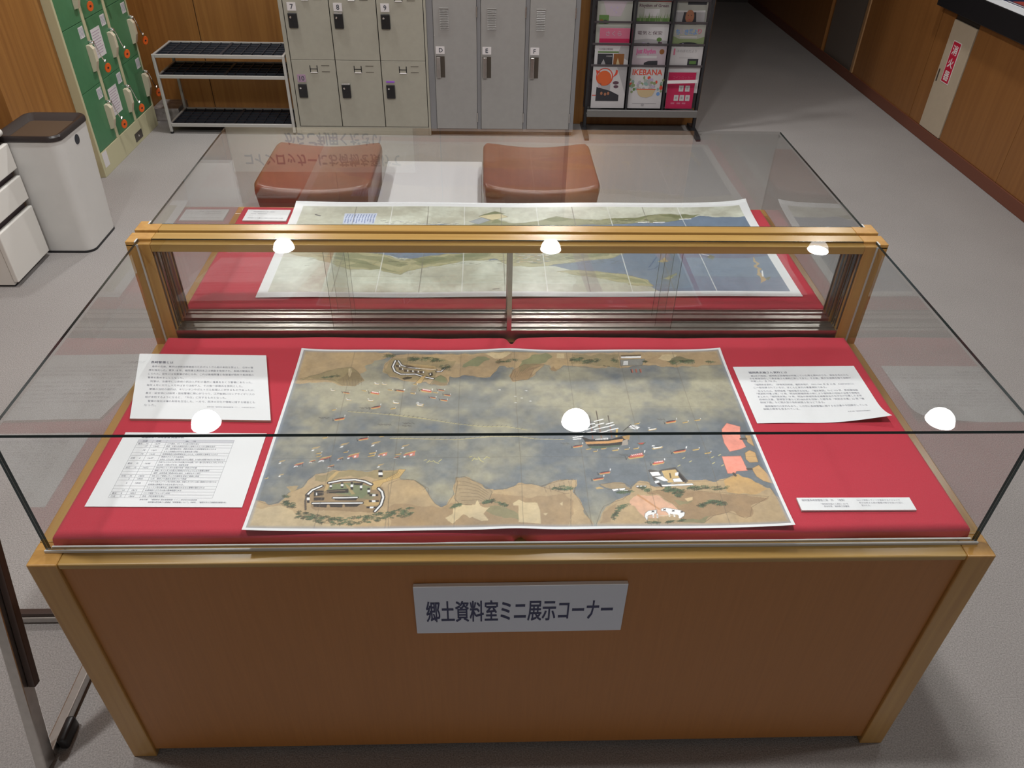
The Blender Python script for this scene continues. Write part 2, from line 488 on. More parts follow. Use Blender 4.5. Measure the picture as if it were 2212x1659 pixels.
ART_FRONT = """
p 0 100 1 -29 1216 259 1179 235 1139 201 1114 188 1075 195 1031 176 1005 191 946 167 906 131 916 108 946 65 937 -9 924
p 1 80 1 12 966 58 1003 105 1051 149 1060 169 1017 189 951 167 909 132 919 106 960
s 2 70 12 12 966 58 1003 105 1051 149 1060 169 1017 189 951 167 909 132 919 106 960 12 966
p 3 60 1 121 970 139 1026 173 1005 190 949 167 908 132 918
s 4 50 10 131 970 138 916
s 4 50 10 140 962 146 916
s 4 50 10 149 954 153 916
s 4 50 10 156 969 161 916
s 4 50 10 164 962 169 916
s 4 50 10 173 954 177 916
s 4 50 10 180 969 185 916
p 5 90 0 139 1050 146 1055 150 1026 148 979 143 998
p 0 100 1 228 1169 867 1193 858 1057 743 1072 726 1043 707 1026 699 1072 688 1080 639 957 597 943 588 976 598 1039 579 1073 559 1063 536 986 507 977 478 996 437 977 421 982 422 917 372 915 355 938 298 948 258 978 241 1031 238 1074 258 1142
s 6 70 12 228 1169 867 1193 858 1057 743 1072 726 1043 707 1026 699 1072 688 1080 639 957 597 943 588 976 598 1039 579 1073 559 1063 536 986 507 977 478 996 437 977 421 982 422 917 372 915 355 938 298 948 258 978 241 1031 238 1074 258 1142 228 1169
p 1 70 1 243 1031 258 1134 364 1154 435 1113 429 1064 384 1054 380 968 355 950 298 955 258 983
p 7 70 1 444 1164 594 1173 596 1073 559 1068 533 991 450 991
p 8 80 1 448 1074 477 1113 494 1153 520 1148 537 1123 514 1093 481 1064
p 5 90 1 514 1176 594 1176 573 1131 547 1127
p 8 75 1 611 1024 619 1103 657 1163 695 1184 714 1153 688 1092 658 1068 621 1029
p 9 60 1 597 946 590 976 600 1036 628 1078 688 1084 657 1043 639 959
s 10 70 12 597 946 590 976 600 1036 628 1078 688 1084 657 1043 639 959 597 946
s 11 50 10 605 1028 594 956
s 11 50 10 613 1033 601 967
s 11 50 10 622 1038 608 978
s 11 50 10 630 1042 615 990
s 11 50 10 639 1047 623 1001
s 11 50 10 648 1052 630 1012
s 11 50 10 656 1057 638 1024
s 11 50 10 665 1062 645 1035
s 11 50 10 673 1067 653 1047
p 5 90 0 727 1183 748 1179 747 1138 725 1142
p 8 80 1 370 922 383 978 398 996 411 977 422 919
s 12 70 12 370 922 383 978 398 996 411 977 422 919 370 922
p 9 70 1 370 916 377 945 419 940 422 917
p 9 70 1 699 1038 711 1072 722 1038 715 1023
s 13 100 78 266 1116 261 1065 269 1026 286 1002 327 1004 349 983 377 968
s 14 100 32 266 1116 261 1065 269 1026 286 1002 327 1004 349 983 377 968
s 13 100 66 274 1116 285 1076 306 1059 345 1049 382 1043
s 14 100 27 274 1116 285 1076 306 1059 345 1049 382 1043
p 15 90 0 268 1081 281 1079 283 1059 271 1060
p 14 100 0 278 1079 281 1079 282 1063 279 1063
p 15 90 0 278 1057 291 1055 292 1035 280 1035
p 14 100 0 288 1055 290 1055 291 1039 288 1039
p 15 90 0 293 1042 306 1040 307 1021 295 1021
p 14 100 0 303 1040 305 1040 306 1025 303 1025
p 15 90 0 308 1037 321 1035 322 1016 310 1016
p 14 100 0 317 1035 320 1035 321 1020 318 1020
p 15 90 0 322 1034 335 1032 337 1013 324 1013
p 14 100 0 332 1032 335 1032 335 1017 333 1017
p 15 90 0 337 1031 350 1029 351 1010 339 1010
p 14 100 0 347 1029 349 1029 350 1014 347 1014
p 16 90 0 292 1079 377 1064 377 1052 299 1059
p 17 60 0 288 1099 380 1072 384 1043 362 1025 352 1035
s 13 100 60 384 1025 397 1027 408 1059
s 14 100 26 386 1025 397 1027 407 1056
p 13 90 0 362 1011 373 1020 376 996 368 982
p 14 100 0 366 1010 369 1012 370 1000 366 998
p 13 85 0 292 969 306 983 319 978 318 969 298 957
p 17 100 0 344 985 357 995 346 931 328 924
s 18 70 12 344 985 357 995 346 931 328 924 344 985
p 19 80 0 322 902 338 904 337 896 321 895
p 19 80 0 321 887 336 889 336 882 320 880
p 19 80 0 320 873 335 875 334 867 319 866
p 19 80 0 318 858 334 860 333 853 318 851
p 0 100 1 772 1178 1203 1208 1202 1078 1134 1071 1099 1059 1050 1061 968 1075 927 1057 901 1060 868 1066 834 1052 766 1070
s 20 70 12 772 1178 1203 1208 1202 1078 1134 1071 1099 1059 1050 1061 968 1075 927 1057 901 1060 868 1066 834 1052 766 1070 772 1178
p 1 80 1 771 1171 806 1183 828 1152 853 1178 902 1162 898 1062 836 1072 768 1092
p 7 70 1 977 1091 1010 1162 1025 1174 1049 1111 1078 1162 1148 1178 1198 1172 1200 1085 1100 1066 1050 1066
p 5 80 1 1015 1142 1032 1172 1079 1172 1071 1131 1044 1101
p 21 90 0 906 1122 978 1129 965 1075 903 1070
s 22 70 12 906 1122 978 1129 965 1075 903 1070 906 1122
p 14 100 0 910 1150 969 1154 967 1138 911 1136
p 13 70 0 911 1162 970 1168 969 1154 910 1150
p 14 70 0 915 1109 928 1111 925 1077 911 1076
p 23 75 1 1041 1099 1073 1149 1087 1154 1118 1129 1114 1093 1062 1079
p 24 80 1 1050 1093 1112 1111 1113 1089 1068 1079
p 25 100 0 930 1040 934 1044 935 1013 931 1011
p 13 100 0 929 1040 931 1042 931 1011 929 1011
p 25 100 0 942 1040 946 1044 946 1013 942 1011
p 13 100 0 941 1040 942 1042 942 1011 941 1011
p 25 100 0 955 1040 959 1044 959 1013 955 1011
p 13 100 0 954 1040 955 1042 955 1011 954 1011
s 13 100 20 855 1074 861 1070
s 13 100 20 865 1070 872 1068
p 0 100 1 -17 170 15 141 33 128 52 140 61 172 71 197 97 223 104 263 116 297 141 317 176 327 223 323 266 329 316 321 319 276 356 262 388 215 398 -25 -6 -17
s 26 70 12 -17 170 15 141 33 128 52 140 61 172 71 197 97 223 104 263 116 297 141 317 176 327 223 323 266 329 316 321 319 276 356 262 388 215 398 -25 -6 -17 -17 170
p 5 60 1 -20 116 31 115 63 127 99 83 168 27 271 7 273 -22 -6 -17
p 1 80 1 114 290 176 325 277 325 316 314 291 267 253 281 198 289 151 269 120 263
p 17 60 1 61 227 88 230 74 191
p 27 90 1 108 171 115 203 158 255 226 275 278 227 287 155 271 86 136 101
p 9 50 1 301 148 380 198 398 -25 310 -23
p 1 90 1 298 213 308 253 356 262 382 218 365 179 339 163 307 174
s 28 70 12 298 213 308 253 356 262 382 218 365 179 339 163 307 174 298 213
p 8 60 1 309 249 357 259 374 235 336 236 312 233
p 5 70 0 318 229 352 232 355 202 322 196
p 13 92 0 320 221 323 226 351 224 351 206 323 199
p 8 95 0 159 245 214 256 255 230 253 194 239 165 206 185 158 196
p 8 60 0 174 189 207 182 258 194 272 187 261 158 229 162
p 17 90 0 150 229 153 282 168 324 175 321 158 262 156 206 144 199
p 17 100 0 257 212 257 260 288 277 310 306 315 331 331 328 318 280 282 252 271 210
s 29 70 12 257 212 257 260 288 277 310 306 315 331 331 328 318 280 282 252 271 210 257 212
s 30 80 10 287 275 292 258
s 30 80 10 290 280 295 265
s 30 80 10 294 286 299 271
s 30 80 10 297 291 302 277
s 30 80 10 301 297 306 283
s 30 80 10 304 302 309 289
s 30 80 10 308 308 313 295
s 30 80 10 311 313 316 301
s 30 80 10 315 318 320 307
p 17 90 0 241 136 248 155 280 145 280 126 253 120
p 17 60 0 193 251 204 234 222 188 214 185 199 228
s 13 100 82 113 182 122 211 141 234
s 14 100 34 113 182 122 211 141 234
s 13 100 82 156 253 184 268 216 271 238 261 255 242
s 14 100 34 156 253 184 268 216 271 238 261 255 242
s 13 100 82 273 219 282 200 287 168 284 126 273 92
s 14 100 34 273 219 282 200 287 168 284 126 273 92
s 31 100 40 113 182 112 151 118 101
p 13 95 0 126 208 149 208 150 182 129 173
p 13 95 0 129 170 154 169 154 153 131 151
p 13 95 0 154 212 204 219 206 195 157 192
p 13 95 0 131 135 163 132 163 113 134 117
p 13 95 0 168 131 198 131 198 114 171 116
p 13 95 0 201 135 239 134 231 118 204 118
p 13 95 0 175 166 228 166 227 152 179 153
p 13 95 0 213 251 236 254 234 238 215 240
s 32 100 15 134 195 161 196
s 32 100 15 152 205 178 206
s 32 100 15 170 207 197 208
s 13 100 66 130 136 241 138
s 14 100 30 130 136 241 138
s 13 100 66 174 167 227 169
s 14 100 30 174 167 227 169
p 13 100 0 206 259 211 258 215 213 209 213
p 14 100 0 207 244 213 244 214 228 208 228
p 13 100 0 228 250 233 250 236 210 231 210
p 14 100 0 229 237 234 237 235 223 230 223
p 13 100 0 183 256 189 256 192 224 186 224
p 14 100 0 184 246 190 246 191 234 185 235
p 13 100 0 158 249 163 249 166 219 161 219
p 14 100 0 159 239 164 239 165 229 160 229
p 13 100 0 112 182 119 182 123 139 117 139
p 14 100 0 114 168 120 168 122 153 115 153
p 13 100 0 255 153 278 152 279 142 256 142
p 14 100 0 262 153 270 152 271 142 263 142
p 13 100 0 252 119 275 118 276 108 253 108
p 14 100 0 260 118 268 118 268 108 260 108
p 13 100 0 247 223 253 223 256 186 250 186
p 14 100 0 248 211 254 211 255 198 249 198
p 13 100 0 130 196 136 196 138 180 131 181
p 14 100 0 132 196 134 196 136 181 133 181
p 13 100 0 254 187 274 187 275 175 255 175
p 14 100 0 261 187 268 187 269 175 261 175
p 13 100 0 322 158 343 158 343 147 322 148
p 14 100 0 329 158 336 158 336 147 329 147
p 13 100 0 320 144 323 144 325 113 321 114
p 14 100 0 320 134 324 134 324 123 321 123
p 13 100 0 339 147 343 147 344 116 340 116
p 14 100 0 339 137 343 137 343 126 340 126
p 13 100 0 323 147 342 147 343 140 324 141
p 14 100 0 330 147 336 147 336 140 330 141
p 13 100 0 266 326 276 326 279 285 269 285
p 14 100 0 267 313 277 312 278 298 268 298
p 0 100 1 294 243 314 266 352 266 381 218 394 166 407 127 421 109 434 123 447 178 448 210 451 278 471 284 504 250 535 204 569 215 599 238 629 241 650 226 692 257 725 266 733 238 726 186 738 102 757 14 754 -32 309 -23
s 26 70 12 294 243 314 266 352 266 381 218 394 166 407 127 421 109 434 123 447 178 448 210 451 278 471 284 504 250 535 204 569 215 599 238 629 241 650 226 692 257 725 266 733 238 726 186 738 102 757 14 754 -32 309 -23 294 243
p 9 45 1 301 123 358 122 421 105 452 133 541 183 597 162 702 173 725 115 746 16 743 -32 309 -23
p 8 55 1 515 106 567 118 593 73 592 43 554 56
p 33 95 1 449 158 453 204 456 247 451 278 471 283 504 243 528 209 536 194 528 144 494 119 462 126
s 34 70 12 449 158 453 204 456 247 451 278 471 283 504 243 528 209 536 194 528 144 494 119 462 126 449 158
s 35 60 14 454 257 474 253 504 229 527 189
s 35 60 14 456 234 477 231 504 213 525 179
s 35 60 14 459 212 480 210 504 198 523 169
s 35 60 14 461 189 483 189 504 182 520 158
s 35 60 14 464 167 486 168 504 166 518 148
s 35 60 14 466 145 489 147 504 151 516 138
p 36 90 1 650 223 689 252 722 265 733 238 726 186 705 180 676 205
s 37 70 12 650 223 689 252 722 265 733 238 726 186 705 180 676 205 650 223
s 38 60 13 658 220 661 190
s 38 60 13 669 227 672 193
s 38 60 13 681 233 684 195
s 38 60 13 693 240 695 198
s 38 60 13 704 246 706 200
s 38 60 13 716 253 718 203
p 5 95 1 430 51 445 70 452 107 463 120 494 116 500 143 507 113 531 106 523 75 531 32 515 29 494 57 487 50 466 70 451 46 446 20
p 5 95 0 583 130 597 150 610 133 638 132 643 91 643 16 594 23 595 117 584 116
p 5 90 0 689 125 697 135 695 112
p 5 90 0 650 72 661 75 655 60
p 39 60 1 717 153 735 96 746 28 735 16 723 77
p 0 100 1 722 260 732 260 733 239 726 189 739 121 757 12 754 -32 707 -31
s 26 70 12 722 260 732 260 733 239 726 189 739 121 757 12 754 -32 707 -31 722 260
p 0 100 1 762 -32 766 12 781 82 789 107 814 131 836 146 855 182 862 225 880 246 901 239 921 212 990 247 1082 250 1102 274 1120 281 1142 263 1164 229 1188 205 1206 6 1198 -41
s 26 70 12 762 -32 766 12 781 82 789 107 814 131 836 146 855 182 862 225 880 246 901 239 921 212 990 247 1082 250 1102 274 1120 281 1142 263 1164 229 1188 205 1206 6 1198 -41 762 -32
p 9 75 1 897 189 942 203 995 196 1074 179 1176 152 1127 95 1116 46 1104 36 1072 71 1033 53 1007 15 961 22 968 60 949 123 912 176
s 40 70 12 897 189 942 203 995 196 1074 179 1176 152 1127 95 1116 46 1104 36 1072 71 1033 53 1007 15 961 22 968 60 949 123 912 176 897 189
p 9 45 1 781 76 799 107 820 113 817 69 801 27 774 15
p 41 90 1 868 177 911 170 943 117 962 79 925 49 873 50 847 113
p 8 50 1 951 143 999 135 986 120 959 120
p 8 60 1 965 29 1011 47 1030 53 1007 15 968 16
p 42 95 1 1078 219 1088 252 1117 279 1142 265 1164 224 1182 202 1156 177 1114 171 1079 192
p 43 90 0 979 149 999 158 997 142 985 132
p 44 95 1 787 231 817 241 849 236 862 211 855 204 806 203
s 45 70 12 787 231 817 241 849 236 862 211 855 204 806 203 787 231
p 17 90 0 777 212 786 218 798 208 779 204
p 46 100 0 1125 580 1144 624 1176 599 1166 532 1170 460 1152 443 1124 428 1118 484 1120 540
s 47 70 12 1125 580 1144 624 1176 599 1166 532 1170 460 1152 443 1124 428 1118 484 1120 540 1125 580
p 46 100 0 1100 399 1148 402 1151 308 1123 305 1118 291 1099 291
s 47 70 12 1100 399 1148 402 1151 308 1123 305 1118 291 1099 291 1100 399
p 48 95 0 1161 421 1175 439 1187 424 1185 362 1163 358 1157 380
s 49 70 12 1161 421 1175 439 1187 424 1185 362 1163 358 1157 380 1161 421
p 48 95 0 1162 321 1183 344 1196 287 1202 225 1178 245 1166 273
s 49 70 12 1162 321 1183 344 1196 287 1202 225 1178 245 1166 273 1162 321
p 48 95 0 1179 539 1194 539 1191 462 1178 492
s 49 70 12 1179 539 1194 539 1191 462 1178 492 1179 539
s 50 100 60 1165 513 1178 514
s 50 100 60 1152 318 1161 318
s 50 100 60 1114 291 1116 279
p 51 95 0 910 316 915 322 936 313 943 321 978 335 1000 250 992 237 985 249 976 318 945 313 919 250 916 277
p 52 100 0 943 313 977 321 990 244 951 242 947 256
s 53 100 30 961 297 960 270
p 14 100 0 913 305 935 309 939 285 917 280
s 13 70 12 913 305 935 309 939 285 917 280 913 305
p 14 100 0 920 276 942 282 954 253 942 249
s 13 70 12 920 276 942 282 954 253 942 249 920 276
p 13 100 0 929 254 936 218 934 212 919 246
p 14 100 0 919 250 929 255 931 245 921 237
p 14 100 0 974 300 982 304 981 283 972 283
p 13 100 0 983 303 995 250 987 244 979 283
p 14 100 0 963 265 982 269 987 246 965 245
s 13 70 12 963 265 982 269 987 246 965 245 963 265
p 14 100 0 933 230 1008 236 1010 225 935 220
s 13 70 12 933 230 1008 236 1010 225 935 220 933 230
p 14 100 0 880 68 889 83 909 87 906 68 886 56 881 27 877 50
s 54 70 12 880 68 889 83 909 87 906 68 886 56 881 27 877 50 880 68
p 14 100 0 919 94 928 99 939 96 963 85 971 71 967 54 958 41 953 58 932 67 928 80 918 81
s 54 70 12 919 94 928 99 939 96 963 85 971 71 967 54 958 41 953 58 932 67 928 80 918 81 919 94
s 55 100 20 897 81 901 75
s 55 100 20 896 75 901 81
s 55 100 20 925 92 928 86
s 55 100 20 924 86 929 92
s 55 100 20 944 86 947 79
s 55 100 20 943 79 948 85
s 55 100 20 963 79 966 73
s 55 100 20 962 73 967 79
s 14 100 30 882 64 881 46
s 14 100 30 898 67 897 48
s 14 100 30 907 64 906 45
s 14 100 30 935 73 934 54
s 14 100 30 945 69 945 51
s 14 100 30 957 63 956 44
s 56 100 20 883 49 905 54 952 60
s 57 70 40 873 169 887 144 900 118 914 92
p 14 95 0 814 203 830 208 830 199 818 190
s 13 70 12 814 203 830 208 830 199 818 190 814 203
p 14 95 0 830 207 847 212 846 202 835 193
s 13 70 12 830 207 847 212 846 202 835 193 830 207
p 14 95 0 835 196 852 201 851 192 839 183
s 13 70 12 835 196 852 201 851 192 839 183 835 196
p 14 95 0 874 225 880 226 879 216 873 215
s 13 70 12 874 225 880 226 879 216 873 215 874 225
p 14 95 0 882 225 888 226 888 216 881 215
s 13 70 12 882 225 888 226 888 216 881 215 882 225
p 14 95 0 890 224 897 226 896 216 890 215
s 13 70 12 890 224 897 226 896 216 890 215 890 224
p 13 80 0 874 215 895 218 893 210 877 208
s 58 80 16 164 717 225 704 285 687 370 661
s 59 70 13 161 719 165 727
s 59 70 13 173 716 177 724
s 59 70 13 186 713 189 722
s 59 70 13 198 711 201 719
s 59 70 13 210 708 214 716
s 59 70 13 222 705 226 714
s 59 70 13 234 702 238 710
s 59 70 13 246 699 250 707
s 59 70 13 259 695 262 703
s 59 70 13 271 692 274 700
s 59 70 13 283 688 287 696
s 59 70 13 295 684 299 693
s 59 70 13 307 681 311 689
s 59 70 13 319 677 323 685
s 59 70 13 331 674 335 682
s 59 70 13 343 670 347 678
s 59 70 13 355 666 359 674
s 58 80 16 274 695 335 669 383 653 443 628 514 607 573 606 626 581
s 59 70 13 272 697 275 705
s 59 70 13 284 692 288 700
s 59 70 13 296 686 300 695
s 59 70 13 308 681 312 690
s 59 70 13 320 676 324 684
s 59 70 13 333 671 336 679
s 59 70 13 345 667 348 675
s 59 70 13 357 663 361 671
s 59 70 13 369 658 373 667
s 59 70 13 381 654 385 662
s 59 70 13 393 649 397 657
s 59 70 13 405 644 409 652
s 59 70 13 417 639 421 647
s 59 70 13 429 634 433 642
s 59 70 13 441 629 445 637
s 59 70 13 453 626 457 634
s 59 70 13 465 622 469 630
s 59 70 13 476 619 480 627
s 59 70 13 488 615 492 623
s 59 70 13 500 612 504 620
s 59 70 13 512 608 516 616
s 59 70 13 524 608 528 616
s 59 70 13 536 608 540 616
s 59 70 13 547 608 552 616
s 59 70 13 559 608 563 616
s 59 70 13 571 608 575 616
s 59 70 13 584 601 589 609
s 59 70 13 597 595 602 603
s 59 70 13 611 589 615 597
s 58 80 16 283 527 370 522 445 517 532 539 602 538 645 519 717 514
s 59 70 13 281 528 285 536
s 59 70 13 293 528 297 535
s 59 70 13 306 527 309 535
s 59 70 13 318 526 322 534
s 59 70 13 330 526 334 533
s 59 70 13 343 525 347 533
s 59 70 13 355 524 359 532
s 59 70 13 368 523 371 531
s 59 70 13 380 523 384 530
s 59 70 13 393 522 396 530
s 59 70 13 405 521 409 529
s 59 70 13 418 520 422 528
s 59 70 13 430 519 434 527
s 59 70 13 443 519 447 526
s 59 70 13 455 522 459 530
s 59 70 13 467 525 471 533
s 59 70 13 480 528 484 536
s 59 70 13 492 531 496 539
s 59 70 13 505 534 509 542
s 59 70 13 517 538 521 545
s 59 70 13 530 541 534 549
s 59 70 13 541 541 545 549
s 59 70 13 553 541 557 548
s 59 70 13 564 540 569 548
s 59 70 13 576 540 580 548
s 59 70 13 588 540 592 548
s 59 70 13 599 540 604 548
s 59 70 13 614 533 618 541
s 59 70 13 628 527 633 534
s 59 70 13 643 520 647 528
s 59 70 13 655 519 659 527
s 59 70 13 667 519 671 526
s 59 70 13 679 518 683 525
s 59 70 13 691 517 695 525
s 59 70 13 703 516 708 524
s 60 75 18 247 626 250 622
s 60 75 18 251 623 254 618
s 60 75 18 255 626 258 618
s 60 75 18 259 623 262 622
s 60 75 18 263 625 266 617
s 60 75 18 267 623 270 617
s 60 75 18 270 625 273 622
s 60 75 18 274 623 277 617
s 60 75 18 278 625 281 617
s 60 75 18 309 633 312 630
s 60 75 18 313 631 316 625
s 60 75 18 316 633 320 625
s 60 75 18 320 630 323 630
s 60 75 18 324 633 327 625
s 60 75 18 328 630 331 625
s 60 75 18 332 633 335 630
s 60 75 18 336 630 339 625
s 60 75 18 310 615 312 612
s 60 75 18 314 613 317 607
s 60 75 18 317 615 320 607
s 60 75 18 321 613 324 612
s 60 75 18 325 615 328 607
s 60 75 18 329 613 332 607
s 60 75 18 93 676 96 673
s 60 75 18 97 674 100 668
s 60 75 18 101 676 104 668
s 60 75 18 105 674 108 673
s 60 75 18 108 676 112 668
s 60 75 18 113 673 116 668
s 60 75 18 116 676 119 673
s 60 75 18 192 746 195 743
s 60 75 18 196 744 199 738
s 60 75 18 199 746 203 738
s 60 75 18 204 744 206 743
s 60 75 18 207 746 211 738
s 60 75 18 211 743 215 738
s 60 75 18 215 746 218 743
s 60 75 18 967 655 969 651
s 60 75 18 971 652 973 646
s 60 75 18 975 655 977 646
s 60 75 18 979 652 981 651
s 60 75 18 983 655 985 646
s 60 75 18 850 418 852 415
s 60 75 18 853 415 855 410
s 60 75 18 857 417 859 410
s 60 75 18 861 415 863 414
s 60 75 18 865 417 867 410
s 60 75 18 868 415 870 410
s 60 75 18 980 427 982 424
s 60 75 18 983 425 985 419
s 60 75 18 987 427 989 419
s 60 75 18 991 425 993 424
s 60 75 18 995 427 996 419
s 60 75 18 998 424 1000 419
s 60 75 18 708 491 710 488
s 60 75 18 711 489 714 483
s 60 75 18 715 491 717 483
s 60 75 18 719 488 721 488
s 60 75 18 723 491 725 483
s 60 75 18 726 488 729 483
s 61 85 17 64 141 68 142 73 137
s 61 70 14 66 137 69 138 71 134
s 62 80 11 68 146 70 131
s 63 85 17 75 114 79 118 84 117
s 63 70 14 77 111 80 113 82 111
s 61 85 17 62 148 69 149 76 144
s 61 70 14 65 144 69 145 74 141
s 61 85 17 75 132 79 135 83 135
s 61 70 14 76 128 79 131 82 129
s 62 80 11 78 139 81 124
s 63 85 17 82 114 88 116 95 113
s 63 70 14 85 110 89 112 93 109
s 64 85 17 69 138 73 142 76 144
s 64 70 14 71 134 73 138 76 137
s 64 85 17 82 124 87 129 92 130
s 64 70 14 84 121 87 124 91 123
s 62 80 11 86 132 89 117
s 65 85 17 82 123 86 126 91 124
s 65 70 14 84 119 87 121 90 119
s 63 85 17 67 127 71 131 75 131
s 63 70 14 69 124 71 127 74 125
s 64 85 17 70 135 73 139 78 139
s 64 70 14 71 132 74 134 77 133
s 62 80 11 73 143 75 127
s 66 85 17 68 137 72 140 77 137
s 66 70 14 70 133 73 135 76 133
s 64 85 17 79 123 83 125 87 120
s 64 70 14 81 119 83 120 86 117
s 61 85 17 71 131 75 136 78 138
s 61 70 14 73 128 75 132 78 131
s 62 80 11 74 140 77 125
s 63 85 17 63 137 69 142 75 144
s 63 70 14 65 134 69 137 73 137
s 64 85 17 82 138 87 140 92 136
s 64 70 14 84 134 87 135 90 132
s 63 85 17 82 116 86 118 91 115
s 63 70 14 84 112 87 114 90 111
s 62 80 11 86 122 88 107
s 61 85 17 69 136 73 137 79 132
s 61 70 14 71 132 74 133 77 129
s 64 85 17 59 133 66 136 72 135
s 64 70 14 62 129 66 132 70 130
s 63 85 17 72 121 76 123 80 118
s 63 70 14 74 117 76 118 79 115
s 62 80 11 75 126 77 111
s 63 85 17 66 147 71 151 76 150
s 63 70 14 68 144 72 146 75 144
s 64 85 17 65 125 71 128 77 126
s 64 70 14 68 121 72 123 75 121
s 66 85 17 84 125 89 127 94 124
s 66 70 14 86 121 89 123 93 120
s 62 80 11 88 131 91 116
s 61 85 17 73 135 78 136 84 131
s 61 70 14 75 131 79 131 82 128
s 61 85 17 65 145 69 147 75 144
s 61 70 14 66 141 70 142 73 140
s 63 85 17 180 49 187 52 194 50
s 63 70 14 183 46 187 48 191 45
s 62 80 11 186 56 188 41
s 63 85 17 323 67 328 69 334 65
s 63 70 14 325 64 328 65 332 61
s 61 85 17 159 33 163 36 168 36
s 61 70 14 161 30 164 32 167 31
s 65 85 17 294 52 298 56 302 57
s 65 70 14 295 49 298 52 300 51
s 62 80 11 297 60 299 45
s 66 85 17 289 69 293 74 297 76
s 66 70 14 291 66 293 70 295 69
s 65 85 17 342 103 345 108 349 110
s 65 70 14 343 99 346 103 348 103
s 66 85 17 247 65 252 69 258 69
s 66 70 14 249 62 253 64 256 63
s 62 80 11 252 72 254 58
s 61 85 17 325 101 329 105 332 107
s 61 70 14 326 98 329 101 331 100
s 61 85 17 133 50 138 54 143 56
s 61 70 14 135 47 138 50 141 49
s 65 85 17 150 58 156 61 162 60
s 65 70 14 152 55 156 57 160 55
s 62 80 11 156 65 157 50
s 65 85 17 213 56 217 60 221 59
s 65 70 14 214 53 217 55 219 53
s 63 85 17 164 63 170 66 176 65
s 63 70 14 167 60 170 62 174 60
s 63 85 17 105 64 111 67 118 65
s 63 70 14 107 61 111 63 115 61
s 62 80 11 111 71 113 56
s 66 85 17 155 56 161 58 168 56
s 66 70 14 158 52 162 54 166 52
s 64 85 17 124 56 129 59 134 57
s 64 70 14 126 53 129 55 133 53
s 61 85 17 310 90 315 94 321 96
s 61 70 14 312 86 316 90 319 89
s 62 80 11 315 98 316 83
s 64 85 17 203 34 209 36 215 32
s 64 70 14 205 31 209 32 213 29
s 65 85 17 133 67 140 68 147 63
s 65 70 14 136 63 140 64 145 60
s 63 85 17 141 71 146 74 151 75
s 63 70 14 143 67 147 70 150 69
s 62 80 11 146 78 148 63
s 64 85 17 204 45 208 49 213 49
s 64 70 14 206 41 209 44 211 43
s 65 85 17 347 81 353 84 360 83
s 65 70 14 349 77 354 79 357 77
s 65 85 17 326 76 332 79 338 79
s 65 70 14 328 72 332 75 336 73
s 62 80 11 332 83 333 68
s 64 85 17 196 27 202 29 209 26
s 64 70 14 198 23 203 25 207 22
s 65 85 17 203 29 207 33 210 35
s 65 70 14 204 25 207 29 209 28
s 65 85 17 186 47 192 49 199 44
s 65 70 14 188 43 193 45 197 41
s 62 80 11 192 52 194 38
s 64 85 17 255 57 259 60 264 57
s 64 70 14 256 54 259 55 262 53
s 63 85 17 98 56 103 60 109 61
s 63 70 14 100 53 104 56 108 55
s 66 85 17 331 79 337 84 342 86
s 66 70 14 333 76 337 80 340 79
s 62 80 11 337 88 338 73
s 61 85 17 125 48 130 51 135 51
s 61 70 14 127 44 130 47 134 45
s 64 85 17 275 46 281 49 288 49
s 64 70 14 277 42 282 45 285 44
s 61 85 17 311 77 316 79 321 76
s 61 70 14 313 74 316 75 319 72
s 62 80 11 316 83 317 68
s 66 85 17 181 20 186 24 191 26
s 66 70 14 183 16 186 20 189 19
s 64 85 17 175 38 179 41 183 40
s 64 70 14 177 35 180 37 182 35
s 66 85 17 262 61 267 63 273 59
s 66 70 14 264 58 267 59 271 56
s 62 80 11 267 67 268 52
s 64 85 17 123 50 128 52 134 50
s 64 70 14 125 47 129 48 132 46
s 66 85 17 115 77 121 81 127 82
s 66 70 14 117 74 122 77 126 76
s 63 85 17 132 66 136 70 140 71
s 63 70 14 134 63 136 66 139 64
s 62 80 11 136 74 138 59
s 64 85 17 261 35 265 37 268 34
s 64 70 14 263 32 265 33 267 30
s 63 85 17 274 44 277 45 282 41
s 63 70 14 275 40 278 41 280 38
s 61 85 17 345 72 351 76 357 75
s 61 70 14 347 69 351 71 355 70
s 62 80 11 351 79 352 65
s 65 85 17 342 77 347 78 352 73
s 65 70 14 344 73 347 74 350 70
s 61 85 17 308 80 314 83 321 81
s 61 70 14 310 76 315 78 318 76
s 64 85 17 112 54 117 57 122 56
s 64 70 14 114 51 117 53 120 51
s 62 80 11 116 61 118 46
s 63 85 17 170 58 175 59 180 54
s 63 70 14 172 54 175 55 178 51
s 61 85 17 309 58 312 59 317 55
s 61 70 14 310 54 313 55 315 52
s 63 85 17 233 56 237 60 243 60
s 63 70 14 235 53 238 56 241 54
s 62 80 11 237 64 239 49
s 66 85 17 152 34 156 36 161 32
s 66 70 14 154 30 157 32 160 29
s 64 85 17 217 38 221 42 226 42
s 64 70 14 219 35 222 37 224 36
s 61 85 17 321 96 325 100 329 102
s 61 70 14 322 93 325 96 328 95
s 62 80 11 325 104 326 89
s 64 85 17 251 37 257 38 263 34
s 64 70 14 253 33 257 34 261 31
s 63 85 17 154 63 159 66 164 65
s 63 70 14 156 59 159 62 163 60
s 63 85 17 344 106 349 109 354 108
s 63 70 14 346 102 349 105 352 103
s 62 80 11 349 113 350 98
s 63 85 17 234 57 238 60 243 60
s 63 70 14 235 53 238 56 241 54
s 65 85 17 129 61 135 63 142 58
s 65 70 14 131 57 135 58 140 55
s 63 85 17 156 29 159 32 163 32
s 63 70 14 157 25 159 28 162 27
s 62 80 11 159 36 161 21
s 64 85 17 149 41 155 43 161 40
s 64 70 14 151 37 155 39 159 36
